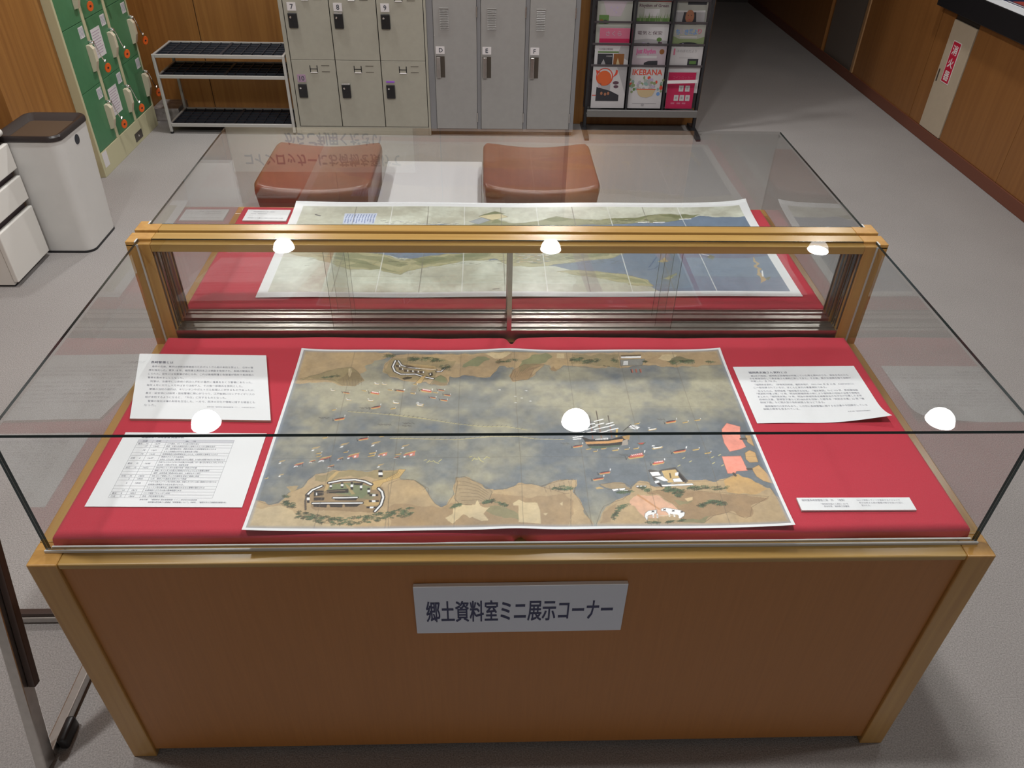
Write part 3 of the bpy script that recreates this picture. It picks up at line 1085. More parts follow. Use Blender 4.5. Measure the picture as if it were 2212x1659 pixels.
s 66 85 17 190 60 195 61 200 57
s 66 70 14 192 56 195 57 199 54
s 64 85 17 215 33 221 36 227 36
s 64 70 14 217 29 221 32 225 30
s 62 80 11 221 40 222 25
s 66 85 17 193 58 199 60 206 57
s 66 70 14 195 54 199 56 204 53
s 66 85 17 276 56 281 59 285 58
s 66 70 14 278 52 281 55 284 53
s 64 85 17 161 63 166 67 172 67
s 64 70 14 163 60 167 62 170 61
s 62 80 11 166 70 168 56
s 61 85 17 249 56 254 60 260 60
s 61 70 14 251 53 254 56 258 54
s 66 85 17 326 94 332 97 338 97
s 66 70 14 328 90 332 93 336 91
s 63 85 17 100 89 104 93 108 95
s 63 70 14 101 86 104 89 107 88
s 62 80 11 103 97 105 82
s 65 85 17 132 73 137 75 143 71
s 65 70 14 134 69 138 70 141 67
s 63 85 17 277 39 283 43 288 44
s 63 70 14 279 35 283 38 286 37
s 64 85 17 253 48 259 52 264 53
s 64 70 14 255 45 259 48 263 47
s 62 80 11 258 56 260 41
s 61 85 17 311 87 314 89 318 84
s 61 70 14 312 83 315 84 317 81
s 64 85 17 146 39 151 42 157 42
s 64 70 14 148 35 152 38 155 36
s 61 85 17 297 84 302 87 307 87
s 61 70 14 299 80 302 83 305 81
s 62 80 11 302 91 303 76
s 66 85 17 209 37 215 41 221 41
s 66 70 14 211 33 215 36 219 35
s 61 85 17 102 84 106 89 110 90
s 61 70 14 103 81 106 84 109 84
s 65 85 17 334 86 339 90 345 93
s 65 70 14 336 83 339 86 343 85
s 62 80 11 339 94 340 79
s 61 85 17 148 34 151 36 155 32
s 61 70 14 149 31 152 32 154 29
s 65 85 17 173 52 178 53 184 48
s 65 70 14 175 48 179 49 182 45
s 61 85 17 175 46 181 50 187 49
s 61 70 14 177 43 181 45 185 44
s 62 80 11 180 53 182 39
s 66 85 17 178 32 181 36 185 36
s 66 70 14 179 28 182 31 184 30
s 64 85 17 268 76 273 78 279 73
s 64 70 14 270 72 274 73 277 70
s 63 85 17 115 61 118 64 123 64
s 63 70 14 116 57 119 60 121 58
s 62 80 11 118 68 120 53
s 63 85 17 240 37 245 39 250 35
s 63 70 14 242 33 245 34 248 32
s 65 85 17 235 59 240 61 244 60
s 65 70 14 237 55 240 57 243 55
s 64 85 17 174 54 180 58 187 60
s 64 70 14 177 51 181 54 185 53
s 62 80 11 180 62 182 48
s 65 85 17 254 57 258 60 263 59
s 65 70 14 255 54 258 56 261 54
s 61 85 17 224 23 228 27 233 28
s 61 70 14 225 20 229 23 232 22
s 61 85 17 118 81 122 85 126 85
s 61 70 14 120 77 122 80 125 79
s 62 80 11 121 88 123 73
s 63 85 17 231 33 237 34 243 30
s 63 70 14 233 29 237 30 241 27
s 65 85 17 297 84 300 87 304 86
s 65 70 14 298 81 301 83 303 81
s 64 85 17 306 74 311 78 316 79
s 64 70 14 307 71 311 74 314 73
s 62 80 11 311 82 312 67
s 63 85 17 112 53 115 56 119 55
s 63 70 14 113 50 116 52 118 50
s 66 85 17 309 89 315 93 321 94
s 66 70 14 311 86 315 89 319 88
s 61 85 17 278 79 284 81 291 77
s 61 70 14 280 75 285 76 288 74
s 62 80 11 284 84 286 70
s 63 85 17 332 58 338 62 344 64
s 63 70 14 334 54 338 58 342 57
s 65 85 17 217 54 222 57 228 57
s 65 70 14 219 50 222 53 226 52
s 63 85 17 247 46 251 49 254 47
s 63 70 14 248 43 251 45 253 43
s 62 80 11 250 53 252 38
s 64 85 17 128 49 133 53 138 52
s 64 70 14 130 46 133 48 136 47
s 65 85 17 135 56 138 60 141 62
s 65 70 14 136 53 138 56 141 55
s 66 85 17 141 55 147 58 153 58
s 66 70 14 143 52 147 54 151 52
s 62 80 11 146 62 148 48
s 66 85 17 335 91 339 94 344 94
s 66 70 14 337 87 340 90 342 88
s 65 85 17 143 49 147 52 150 51
s 65 70 14 145 46 147 48 149 46
s 65 85 17 337 81 342 85 348 87
s 65 70 14 339 77 343 81 346 80
s 62 80 11 342 89 343 74
s 64 85 17 199 43 205 48 212 49
s 64 70 14 201 40 206 43 210 42
s 64 85 17 265 51 270 54 274 54
s 64 70 14 267 47 270 50 273 48
s 64 85 17 181 31 186 33 192 29
s 64 70 14 183 27 186 28 190 26
s 62 80 11 186 36 188 22
s 65 85 17 209 43 212 48 215 49
s 65 70 14 210 40 212 43 215 42
s 61 85 17 99 77 105 79 112 77
s 61 70 14 101 73 105 75 110 73
s 66 85 17 248 46 253 47 257 43
s 66 70 14 250 42 253 43 256 40
s 62 80 11 252 51 254 36
s 63 85 17 281 85 285 87 291 83
s 63 70 14 282 81 286 83 289 80
s 64 85 17 252 66 256 68 261 66
s 64 70 14 254 62 257 64 260 61
s 66 85 17 251 59 256 62 261 61
s 66 70 14 252 56 256 58 259 56
s 62 80 11 255 66 257 51
s 66 85 17 332 73 336 76 340 74
s 66 70 14 333 69 336 71 339 69
s 63 85 17 223 54 226 57 231 55
s 63 70 14 224 50 227 53 229 50
s 64 85 17 277 44 282 46 286 44
s 64 70 14 279 40 282 42 285 39
s 62 80 11 281 50 283 35
s 64 85 17 290 53 296 58 303 60
s 64 70 14 293 50 297 54 300 53
s 64 85 17 301 72 307 76 313 75
s 64 70 14 303 69 307 71 311 69
s 64 85 17 248 56 253 59 259 58
s 64 70 14 250 52 254 55 257 53
s 62 80 11 253 63 255 48
s 65 85 17 289 56 293 59 297 57
s 65 70 14 290 52 293 55 296 53
s 66 85 17 311 78 316 82 321 82
s 66 70 14 313 75 316 77 319 76
s 66 85 17 219 21 224 24 230 22
s 66 70 14 221 17 225 20 228 17
s 62 80 11 224 27 226 13
s 64 85 17 270 75 274 78 278 77
s 64 70 14 272 71 274 73 277 72
s 66 85 17 341 63 347 67 353 68
s 66 70 14 343 59 347 62 350 61
s 64 85 17 348 75 353 79 358 80
s 64 70 14 349 72 353 75 357 74
s 62 80 11 353 83 354 68
s 66 85 17 341 103 345 106 349 106
s 66 70 14 342 99 345 102 348 100
s 63 85 17 147 66 151 70 156 70
s 63 70 14 148 63 152 65 155 64
s 61 85 17 223 64 229 66 235 62
s 61 70 14 225 60 230 61 233 58
s 62 80 11 229 69 231 55
s 64 85 17 299 65 305 68 311 68
s 64 70 14 301 61 305 64 309 62
s 61 85 17 103 63 107 67 111 68
s 61 70 14 105 60 107 63 110 62
s 63 85 17 113 84 119 87 125 86
s 63 70 14 115 80 119 83 123 81
s 62 80 11 118 91 120 76
s 64 85 17 153 52 158 56 162 55
s 64 70 14 155 49 158 51 161 50
s 64 85 17 236 25 241 28 247 29
s 64 70 14 238 21 242 24 245 23
s 64 85 17 236 67 242 68 249 63
s 64 70 14 238 63 243 64 247 60
s 62 80 11 242 72 244 57
s 63 85 17 279 56 283 58 289 56
s 63 70 14 280 52 284 54 287 52
s 63 85 17 120 63 126 67 132 67
s 63 70 14 122 59 126 62 130 61
s 66 85 17 299 74 305 75 312 71
s 66 70 14 301 70 305 71 309 68
s 62 80 11 305 79 306 64
s 65 85 17 130 61 135 64 140 62
s 65 70 14 132 58 135 60 138 58
s 64 85 17 335 70 339 72 344 67
s 64 70 14 336 66 339 67 342 64
s 64 85 17 194 22 199 26 205 26
s 64 70 14 196 19 200 22 203 20
s 62 80 11 199 30 201 15
s 61 85 17 126 76 132 79 138 76
s 61 70 14 128 72 132 74 136 72
s 61 85 17 226 36 231 37 237 33
s 61 70 14 228 32 232 33 235 30
s 65 85 17 276 81 281 82 287 78
s 65 70 14 278 77 282 78 285 75
s 62 80 11 281 86 283 71
s 61 85 17 220 25 223 27 228 24
s 61 70 14 221 21 224 23 226 20
s 63 85 17 192 48 197 51 202 50
s 63 70 14 194 44 197 47 200 45
s 64 85 17 140 40 146 44 152 44
s 64 70 14 142 37 146 39 150 38
s 62 80 11 145 47 147 33
s 61 85 17 305 85 309 86 314 81
s 61 70 14 306 81 309 81 312 78
s 65 85 17 155 51 160 54 164 54
s 65 70 14 157 48 160 50 163 48
s 66 85 17 296 69 300 74 305 76
s 66 70 14 297 66 300 70 303 69
s 62 80 11 300 78 301 63
s 66 85 17 350 107 355 109 360 106
s 66 70 14 352 103 355 105 358 102
s 65 85 17 129 53 134 56 139 55
s 65 70 14 131 50 135 52 138 50
s 65 85 17 335 92 339 94 343 91
s 65 70 14 336 88 339 90 342 87
s 62 80 11 339 98 340 83
s 66 85 17 100 64 105 65 110 60
s 66 70 14 102 60 105 61 108 57
s 61 85 17 151 47 155 50 160 50
s 61 70 14 153 43 156 46 159 45
s 63 85 17 168 45 174 48 180 47
s 63 70 14 170 42 174 44 178 42
s 62 80 11 173 52 175 37
s 63 85 17 285 54 290 57 295 54
s 63 70 14 287 51 290 52 293 50
s 64 85 17 285 79 289 83 292 83
s 64 70 14 286 76 289 79 291 77
s 64 85 17 195 46 199 47 204 42
s 64 70 14 196 42 200 43 203 39
s 62 80 11 199 51 201 36
s 64 85 17 266 63 272 66 278 66
s 64 70 14 268 59 272 62 276 61
s 65 85 17 329 86 333 90 336 91
s 65 70 14 330 83 333 86 335 85
s 61 85 17 139 57 142 61 146 61
s 61 70 14 140 54 143 57 145 55
s 62 80 11 142 65 144 50
s 64 85 17 292 63 297 65 303 61
s 64 70 14 294 59 297 61 301 58
s 61 85 17 277 71 283 75 290 77
s 61 70 14 279 67 284 71 288 70
s 64 85 17 99 78 104 82 109 84
s 64 70 14 101 74 104 78 108 77
s 62 80 11 104 86 106 71
s 64 85 17 302 62 307 66 312 68
s 64 70 14 303 58 307 62 310 61
s 64 85 17 322 63 326 66 331 62
s 64 70 14 324 60 327 61 329 59
s 64 85 17 180 55 185 57 191 54
s 64 70 14 182 51 186 53 189 50
s 62 80 11 185 61 187 46
s 66 85 17 123 62 129 64 136 60
s 66 70 14 125 58 130 59 134 56
s 66 85 17 194 36 199 41 204 43
s 66 70 14 196 33 200 37 203 36
s 64 85 17 254 65 260 69 266 69
s 64 70 14 256 62 260 65 264 63
s 62 80 11 259 73 261 58
s 65 85 17 118 66 123 68 129 65
s 65 70 14 120 62 124 64 127 61
s 66 85 17 259 35 263 38 267 36
s 66 70 14 260 31 263 34 266 32
s 66 85 17 215 24 219 28 223 30
s 66 70 14 216 21 219 24 222 23
s 62 80 11 219 32 220 18
s 65 85 17 180 37 183 39 187 36
s 65 70 14 181 33 184 35 186 32
s 66 85 17 66 172 70 176 76 175
s 66 70 14 68 168 71 171 74 169
s 62 80 11 70 180 72 164
s 64 85 17 60 169 66 173 71 175
s 64 70 14 62 165 66 169 70 168
s 63 85 17 58 175 64 178 69 178
s 63 70 14 60 171 64 174 68 172
s 64 85 17 57 178 61 180 67 178
s 64 70 14 59 174 62 176 65 173
s 62 80 11 61 184 63 169
s 66 85 17 65 170 69 174 74 174
s 66 70 14 67 167 70 170 73 168
s 63 85 17 525 143 531 146 536 145
s 63 70 14 527 140 531 142 534 140
s 62 80 11 531 150 531 135
s 61 85 17 518 137 524 139 530 136
s 61 70 14 520 133 524 134 528 132
s 64 85 17 534 139 539 143 544 144
s 64 70 14 535 135 539 139 542 138
s 61 85 17 530 146 534 151 539 154
s 61 70 14 531 143 534 147 537 146
s 62 80 11 534 155 535 140
s 63 85 17 520 141 524 145 529 147
s 63 70 14 521 137 524 141 527 140
s 65 85 17 530 146 535 150 541 152
s 65 70 14 531 142 535 146 539 145
s 63 85 17 530 136 534 139 538 138
s 63 70 14 531 132 534 135 536 133
s 62 80 11 534 143 534 128
s 61 85 17 513 128 519 131 524 131
s 61 70 14 515 124 519 127 522 125
s 63 85 17 523 143 528 144 532 140
s 63 70 14 525 138 528 140 530 137
s 61 85 17 535 147 538 151 542 153
s 61 70 14 536 143 538 147 541 146
s 62 80 11 538 155 539 140
s 63 85 17 513 131 518 136 524 138
s 63 70 14 515 128 518 132 521 131
s 63 85 17 526 136 531 140 537 139
s 63 70 14 527 133 531 135 534 133
s 65 85 17 517 144 522 148 527 148
s 65 70 14 519 140 522 143 525 142
s 62 80 11 522 152 523 136
s 65 85 17 522 139 528 143 533 143
s 65 70 14 524 136 528 139 531 137
s 66 85 17 520 139 525 140 529 135
s 66 70 14 521 135 525 136 528 132
s 65 85 17 513 134 517 139 522 140
s 65 70 14 514 131 517 134 520 133
s 62 80 11 517 143 518 127
s 66 85 17 518 138 522 141 526 139
s 66 70 14 519 134 522 136 525 134
s 64 85 17 518 129 524 133 529 132
s 64 70 14 519 126 524 128 527 126
s 63 85 17 554 119 560 124 566 125
s 63 70 14 555 116 560 119 563 118
s 62 80 11 560 128 560 112
s 65 85 17 550 124 556 126 561 122
s 65 70 14 552 120 556 122 559 118
s 64 85 17 560 126 564 127 569 123
s 64 70 14 561 122 564 123 567 119
s 63 85 17 563 114 568 119 573 121
s 63 70 14 564 111 568 114 571 114
s 62 80 11 568 123 569 108
s 61 85 17 563 115 567 118 571 116
s 61 70 14 564 111 567 113 569 111
s 64 85 17 559 125 564 128 568 125
s 64 70 14 560 121 564 123 566 121
s 65 85 17 548 133 552 136 556 135
s 65 70 14 549 129 552 132 554 130
s 62 80 11 552 140 552 125
s 64 85 17 556 127 560 131 565 133
s 64 70 14 557 123 560 127 563 126
s 65 85 17 541 136 548 138 555 133
s 65 70 14 543 132 548 133 552 130
s 65 85 17 557 120 562 124 568 124
s 65 70 14 558 117 562 120 565 118
s 62 80 11 562 128 563 113
s 63 85 17 552 128 557 129 561 126
s 63 70 14 554 124 557 125 559 122
s 64 85 17 563 114 567 118 571 119
s 64 70 14 564 110 567 114 569 112
s 61 85 17 713 207 718 210 723 210
s 61 70 14 714 203 718 206 721 204
s 62 80 11 719 214 718 198
s 66 85 17 692 220 699 225 705 226
s 66 70 14 694 216 699 220 703 219
s 61 85 17 689 205 694 210 699 211
s 61 70 14 690 201 694 205 696 204
s 64 85 17 677 215 681 218 686 215
s 64 70 14 678 211 681 213 684 210
s 62 80 11 682 222 682 206
s 65 85 17 675 206 680 211 686 213
s 65 70 14 676 203 680 207 684 206
s 64 85 17 674 209 679 213 685 214
s 64 70 14 675 205 679 209 682 207
s 64 85 17 702 203 709 206 716 204
s 64 70 14 704 200 709 202 713 199
s 62 80 11 710 210 709 195
s 63 85 17 687 210 693 211 699 207
s 63 70 14 689 205 693 207 697 203
s 61 85 17 710 216 715 218 721 216
s 61 70 14 711 212 715 214 719 211
s 61 85 17 686 207 691 209 696 205
s 61 70 14 688 203 691 204 694 201
s 62 80 11 692 213 691 197
s 63 85 17 684 208 688 212 692 211
s 63 70 14 685 204 688 207 690 205
s 63 85 17 705 206 709 209 713 208
s 63 70 14 706 202 709 205 711 203
s 61 85 17 712 210 717 212 721 209
s 61 70 14 713 206 717 207 719 205
s 62 80 11 717 216 717 200
s 61 85 17 679 215 686 218 692 217
s 61 70 14 681 211 685 213 689 211
s 66 85 17 695 212 699 214 704 210
s 66 70 14 696 208 699 209 702 206
s 66 85 17 718 208 723 213 729 213
s 66 70 14 719 205 723 208 726 207
s 62 80 11 724 217 723 201
s 66 85 17 713 209 718 210 724 206
s 66 70 14 714 205 718 206 721 202
s 65 85 17 708 214 716 218 722 219
s 65 70 14 710 210 715 213 719 212
s 65 85 17 698 204 704 207 710 205
s 65 70 14 700 200 704 202 708 200
s 62 80 11 705 211 704 195
s 65 85 17 703 206 708 208 713 205
s 65 70 14 705 202 708 204 711 201
s 61 85 17 696 205 702 207 708 203
s 61 70 14 697 201 701 202 705 199
s 64 85 17 689 209 695 211 701 206
s 64 70 14 691 205 695 206 699 203
s 62 80 11 696 215 695 199
s 64 85 17 693 222 699 225 706 223
s 64 70 14 695 218 699 220 703 218
s 65 85 17 703 217 710 221 716 223
s 65 70 14 705 213 710 217 713 216
s 65 85 17 456 121 461 123 466 120
s 65 70 14 457 117 461 118 464 116
s 62 80 11 461 127 462 111
s 65 85 17 444 113 449 116 455 114
s 65 70 14 446 110 449 112 453 109
s 61 85 17 446 115 452 117 458 112
s 61 70 14 448 111 452 112 456 109
s 64 85 17 447 110 450 113 454 111
s 64 70 14 448 106 450 109 453 106
s 62 80 11 450 117 451 102
s 65 85 17 439 104 444 108 449 108
s 65 70 14 441 100 444 103 447 102
s 66 85 17 442 108 447 111 452 111
s 66 70 14 443 104 447 107 450 105
s 65 85 17 460 119 464 123 468 124
s 65 70 14 461 115 464 118 466 117
s 62 80 11 464 127 465 111
s 63 85 17 454 125 460 129 466 129
s 63 70 14 456 122 460 125 464 123
s 65 85 17 447 122 452 124 457 120
s 65 70 14 449 118 452 120 455 117
s 65 85 17 451 126 458 128 465 124
s 65 70 14 453 123 458 124 462 120
s 62 80 11 458 132 459 117
s 64 85 17 448 121 454 124 461 123
s 64 70 14 450 117 454 120 458 118
s 65 85 17 452 114 457 117 462 115
s 65 70 14 453 110 457 112 460 110
s 63 85 17 249 1160 256 1167 264 1168
s 63 70 14 252 1154 257 1160 261 1158
s 62 80 11 256 1173 258 1148
s 64 85 17 239 1160 247 1165 255 1162
s 64 70 14 241 1154 247 1158 252 1154
s 64 85 17 244 1159 251 1162 259 1156
s 64 70 14 247 1152 252 1155 256 1150
s 63 85 17 234 1149 242 1156 249 1158
s 63 70 14 237 1144 242 1149 247 1147
s 62 80 11 241 1162 243 1138
s 61 85 17 236 1168 244 1172 251 1167
s 61 70 14 239 1162 244 1165 249 1160
s 65 85 17 237 1151 245 1154 254 1148
s 65 70 14 240 1145 246 1147 251 1142
s 64 85 17 232 1162 237 1169 243 1173
s 64 70 14 234 1156 238 1162 241 1161
s 62 80 11 237 1176 239 1151
s 66 85 17 228 1150 235 1157 243 1158
s 66 70 14 230 1144 236 1149 240 1148
s 61 85 17 253 1164 258 1168 263 1162
s 61 70 14 255 1158 258 1161 262 1156
s 63 85 17 249 1152 254 1156 260 1153
s 63 70 14 251 1146 255 1149 258 1145
s 62 80 11 254 1162 256 1138
s 65 85 17 245 1160 249 1163 254 1159
s 65 70 14 246 1153 250 1156 253 1152
s 66 85 17 252 1153 258 1158 265 1156
s 66 70 14 254 1147 259 1151 263 1148
s 66 85 17 377 1128 383 1131 390 1126
s 66 70 14 379 1122 384 1124 388 1120
s 62 80 11 383 1137 384 1113
s 61 85 17 304 1119 311 1127 319 1129
s 61 70 14 307 1114 312 1120 316 1118
s 64 85 17 307 1120 313 1126 320 1126
s 64 70 14 309 1114 313 1119 318 1116
s 64 85 17 367 1136 372 1140 378 1136
s 64 70 14 369 1130 373 1133 376 1129
s 62 80 11 372 1146 374 1122
s 65 85 17 346 1133 351 1136 357 1131
s 65 70 14 348 1126 351 1129 355 1125
s 61 85 17 375 1135 381 1137 388 1130
s 61 70 14 377 1128 382 1130 385 1125
s 63 85 17 306 1145 315 1149 323 1146
s 63 70 14 309 1139 315 1142 320 1138
s 62 80 11 314 1155 316 1131
s 63 85 17 378 1120 385 1122 392 1114
s 63 70 14 380 1113 385 1115 390 1109
s 65 85 17 326 1129 330 1137 335 1140
s 65 70 14 327 1124 331 1130 334 1129
s 64 85 17 369 1114 374 1121 379 1123
s 64 70 14 371 1108 374 1114 377 1112
s 62 80 11 374 1127 375 1103
s 65 85 17 343 1122 348 1124 354 1117
s 65 70 14 345 1115 348 1117 352 1112
s 61 85 17 348 1142 356 1146 364 1142
s 61 70 14 350 1136 356 1139 361 1135
s 66 85 17 365 1125 372 1130 379 1126
s 66 70 14 368 1119 372 1123 377 1119
s 62 80 11 372 1136 374 1112
s 64 85 17 313 1133 322 1136 331 1130
s 64 70 14 316 1127 322 1129 327 1124
s 63 85 17 373 1138 381 1141 389 1134
s 63 70 14 376 1132 381 1134 386 1128
s 64 85 17 309 1134 316 1138 324 1133
s 64 70 14 311 1128 317 1131 321 1126
s 62 80 11 316 1144 318 1119
s 64 85 17 342 1143 349 1148 356 1147
s 64 70 14 345 1137 350 1141 354 1138
s 64 85 17 300 1128 306 1136 312 1139
s 64 70 14 302 1123 306 1129 310 1128
s 61 85 17 364 1110 370 1118 377 1121
s 61 70 14 366 1105 370 1111 375 1110
s 62 80 11 370 1124 371 1100
s 65 85 17 315 1131 322 1136 330 1132
s 65 70 14 317 1125 322 1129 327 1125
s 65 85 17 389 1124 397 1126 406 1119
s 65 70 14 391 1118 397 1119 402 1114
s 65 85 17 322 1139 328 1143 334 1140
s 65 70 14 324 1133 328 1136 332 1132
s 62 80 11 328 1149 329 1125
s 61 85 17 299 1144 306 1148 313 1144
s 61 70 14 302 1138 306 1141 311 1137
s 64 85 17 369 1126 376 1130 383 1126
s 64 70 14 371 1120 376 1123 380 1119
s 61 85 17 349 1141 357 1147 364 1146
s 61 70 14 352 1135 357 1140 361 1137
s 62 80 11 356 1153 358 1129
s 64 85 17 302 1121 306 1127 311 1127
s 64 70 14 303 1115 307 1120 310 1118
s 63 85 17 316 1121 320 1128 325 1129
s 63 70 14 317 1115 321 1121 324 1119
s 61 85 17 314 1125 321 1129 328 1126
s 61 70 14 316 1119 321 1122 325 1119
s 62 80 11 320 1135 322 1111
s 65 85 17 360 1145 366 1149 372 1143
s 65 70 14 362 1139 366 1141 369 1137
s 64 85 17 368 1121 374 1124 380 1117
s 64 70 14 370 1115 374 1117 378 1112
s 66 85 17 338 1143 342 1146 347 1141
s 66 70 14 339 1137 342 1139 345 1135
s 62 80 11 342 1152 343 1128
s 61 85 17 387 1118 393 1122 399 1118
s 61 70 14 389 1112 393 1115 397 1111
s 66 85 17 313 1132 321 1137 329 1134
s 66 70 14 315 1126 321 1130 326 1126
s 66 85 17 317 1131 323 1138 330 1141
s 66 70 14 319 1125 323 1131 328 1130
s 62 80 11 323 1144 325 1120
s 64 85 17 353 1134 358 1137 365 1129
s 64 70 14 355 1128 359 1130 363 1124
s 61 85 17 298 1136 305 1141 313 1139
s 61 70 14 300 1130 305 1134 310 1131
s 65 85 17 334 1122 339 1128 345 1130
s 65 70 14 336 1116 340 1121 343 1120
s 62 80 11 339 1134 341 1110
s 64 85 17 346 1134 351 1141 356 1143
s 64 70 14 348 1128 351 1134 354 1132
s 63 85 17 311 1129 316 1137 321 1140
s 63 70 14 313 1123 316 1130 320 1129
s 61 85 17 376 1117 382 1123 387 1122
s 61 70 14 378 1112 382 1116 385 1113
s 62 80 11 382 1129 383 1105
s 61 85 17 366 1120 371 1122 377 1115
s 61 70 14 368 1113 372 1115 375 1110
s 64 85 17 313 1115 318 1123 324 1126
s 64 70 14 315 1110 318 1116 322 1115
s 64 85 17 412 1073 418 1077 425 1072
s 64 70 14 414 1067 418 1070 422 1066
s 62 80 11 418 1083 419 1059
s 61 85 17 400 1053 407 1060 415 1062
s 61 70 14 402 1047 408 1053 412 1051
s 65 85 17 396 1051 401 1058 405 1061
s 65 70 14 398 1046 401 1051 404 1050
s 66 85 17 409 1059 414 1066 418 1068
s 66 70 14 410 1054 414 1059 417 1057
s 62 80 11 413 1072 415 1048
s 64 85 17 399 1059 406 1064 414 1063
s 64 70 14 401 1053 406 1057 411 1054
s 64 85 17 415 1040 420 1044 426 1041
s 64 70 14 417 1034 420 1037 424 1034
s 64 85 17 391 1066 396 1073 402 1075
s 64 70 14 393 1060 396 1066 400 1064
s 62 80 11 396 1079 397 1055
s 65 85 17 393 1080 398 1082 402 1075
s 65 70 14 394 1074 398 1075 401 1070
s 65 85 17 409 1053 415 1058 421 1055
s 65 70 14 411 1047 415 1051 419 1047
s 63 85 17 398 1053 403 1056 408 1051
s 63 70 14 399 1047 403 1049 406 1045
s 62 80 11 402 1062 404 1039
s 63 85 17 406 1079 411 1085 416 1085
s 63 70 14 408 1074 411 1078 414 1076
s 63 85 17 398 1049 406 1051 414 1043
s 63 70 14 400 1042 406 1044 411 1038
s 63 85 17 412 1061 419 1064 426 1060
s 63 70 14 415 1055 419 1058 424 1054
s 62 80 11 419 1070 420 1047
s 66 85 17 411 1070 418 1074 426 1072
s 66 70 14 413 1064 418 1067 423 1064
s 61 85 17 406 1070 413 1072 421 1065
s 61 70 14 408 1064 413 1065 418 1060
s 63 85 17 401 1061 409 1065 417 1061
s 63 70 14 404 1055 409 1058 414 1054
s 62 80 11 409 1071 410 1047
s 66 85 17 602 1113 607 1116 612 1112
s 66 70 14 603 1107 607 1110 609 1105
s 62 80 11 607 1123 607 1098
s 66 85 17 578 1114 586 1121 594 1124
s 66 70 14 581 1109 586 1114 591 1113
s 65 85 17 583 1107 589 1112 595 1111
s 65 70 14 584 1101 589 1105 592 1102
s 63 85 17 551 1096 558 1103 565 1104
s 63 70 14 553 1091 558 1096 562 1094
s 62 80 11 558 1109 558 1085
s 66 85 17 562 1107 569 1109 576 1102
s 66 70 14 564 1101 569 1102 573 1097
s 63 85 17 598 1118 603 1121 608 1117
s 63 70 14 600 1112 603 1114 606 1110
s 66 85 17 592 1122 599 1126 605 1121
s 66 70 14 594 1116 598 1119 602 1115
s 62 80 11 599 1132 599 1108
s 66 85 17 578 1105 584 1113 589 1116
s 66 70 14 580 1100 584 1106 587 1105
s 65 85 17 600 1123 607 1126 613 1119
s 65 70 14 602 1116 607 1119 611 1114
s 63 85 17 556 1113 561 1119 566 1120
s 63 70 14 557 1107 561 1112 564 1110
s 62 80 11 561 1125 561 1101
s 61 85 17 558 1095 565 1102 572 1103
s 61 70 14 560 1090 565 1095 569 1093
s 64 85 17 566 1106 573 1108 581 1102
s 64 70 14 568 1099 573 1101 577 1096
s 65 85 17 549 1103 553 1109 558 1108
s 65 70 14 550 1097 553 1102 556 1099
s 62 80 11 554 1115 554 1091
s 64 85 17 579 1104 586 1108 593 1105
s 64 70 14 581 1098 586 1101 590 1097
s 64 85 17 783 1140 791 1143 798 1137
s 64 70 14 785 1134 790 1136 795 1131
s 62 80 11 791 1149 790 1125
s 63 85 17 767 1122 772 1130 777 1133
s 63 70 14 768 1117 772 1123 775 1122
s 64 85 17 805 1120 813 1126 821 1124
s 64 70 14 807 1115 813 1119 818 1116
s 61 85 17 773 1126 782 1128 790 1122
s 61 70 14 776 1119 782 1121 786 1116
s 62 80 11 782 1134 782 1110
s 65 85 17 772 1131 781 1136 789 1133
s 65 70 14 774 1125 781 1129 786 1125
s 63 85 17 765 1123 772 1129 778 1130
s 63 70 14 767 1118 771 1122 775 1120
s 63 85 17 760 1116 765 1124 771 1127
s 63 70 14 761 1111 765 1117 768 1116
s 62 80 11 765 1130 765 1106
s 66 85 17 835 1129 841 1135 846 1135
s 66 70 14 837 1123 840 1128 843 1125
s 64 85 17 789 1138 797 1142 804 1136
s 64 70 14 791 1132 796 1135 800 1130
s 63 85 17 819 1113 826 1120 832 1122
s 63 70 14 821 1108 825 1113 829 1111
s 62 80 11 826 1126 825 1102
s 63 85 17 761 1125 770 1130 778 1129
s 63 70 14 763 1119 769 1123 774 1120
s 64 85 17 822 1113 827 1116 831 1110
s 64 70 14 823 1107 827 1109 829 1104
s 65 85 17 782 1124 789 1127 795 1121
s 65 70 14 784 1118 788 1120 792 1115
s 62 80 11 789 1133 789 1109
s 61 85 17 781 1115 789 1121 796 1122
s 61 70 14 783 1109 788 1114 792 1112
s 66 85 17 838 1115 844 1123 851 1126
s 66 70 14 839 1110 844 1116 847 1115
s 66 85 17 814 1113 823 1119 831 1120
s 66 70 14 816 1108 822 1112 827 1110
s 62 80 11 823 1125 822 1101
s 64 85 17 769 1133 776 1136 782 1128
s 64 70 14 771 1127 775 1128 779 1123
s 64 85 17 836 1117 843 1124 849 1125
s 64 70 14 838 1111 842 1116 846 1115
s 61 85 17 788 1141 795 1146 802 1143
s 61 70 14 790 1135 795 1139 799 1135
s 62 80 11 796 1152 795 1128
s 64 85 17 761 1136 770 1143 778 1146
s 64 70 14 763 1131 769 1136 774 1135
s 61 85 17 831 1132 838 1135 844 1128
s 61 70 14 833 1126 837 1128 841 1122
s 65 85 17 785 1134 792 1141 798 1141
s 65 70 14 786 1129 791 1134 795 1131
s 62 80 11 792 1147 791 1122
s 61 85 17 958 207 965 209 971 205
s 61 70 14 959 203 964 204 968 201
s 62 80 11 965 213 964 197
s 66 85 17 941 190 947 194 952 194
s 66 70 14 942 186 946 189 949 187
s 65 85 17 958 199 962 202 966 199
s 65 70 14 959 195 961 197 963 195
s 66 85 17 939 207 944 211 948 210
s 66 70 14 940 203 943 206 945 204
s 62 80 11 944 215 943 199
s 61 85 17 945 201 951 206 958 207
s 61 70 14 946 198 951 201 955 200
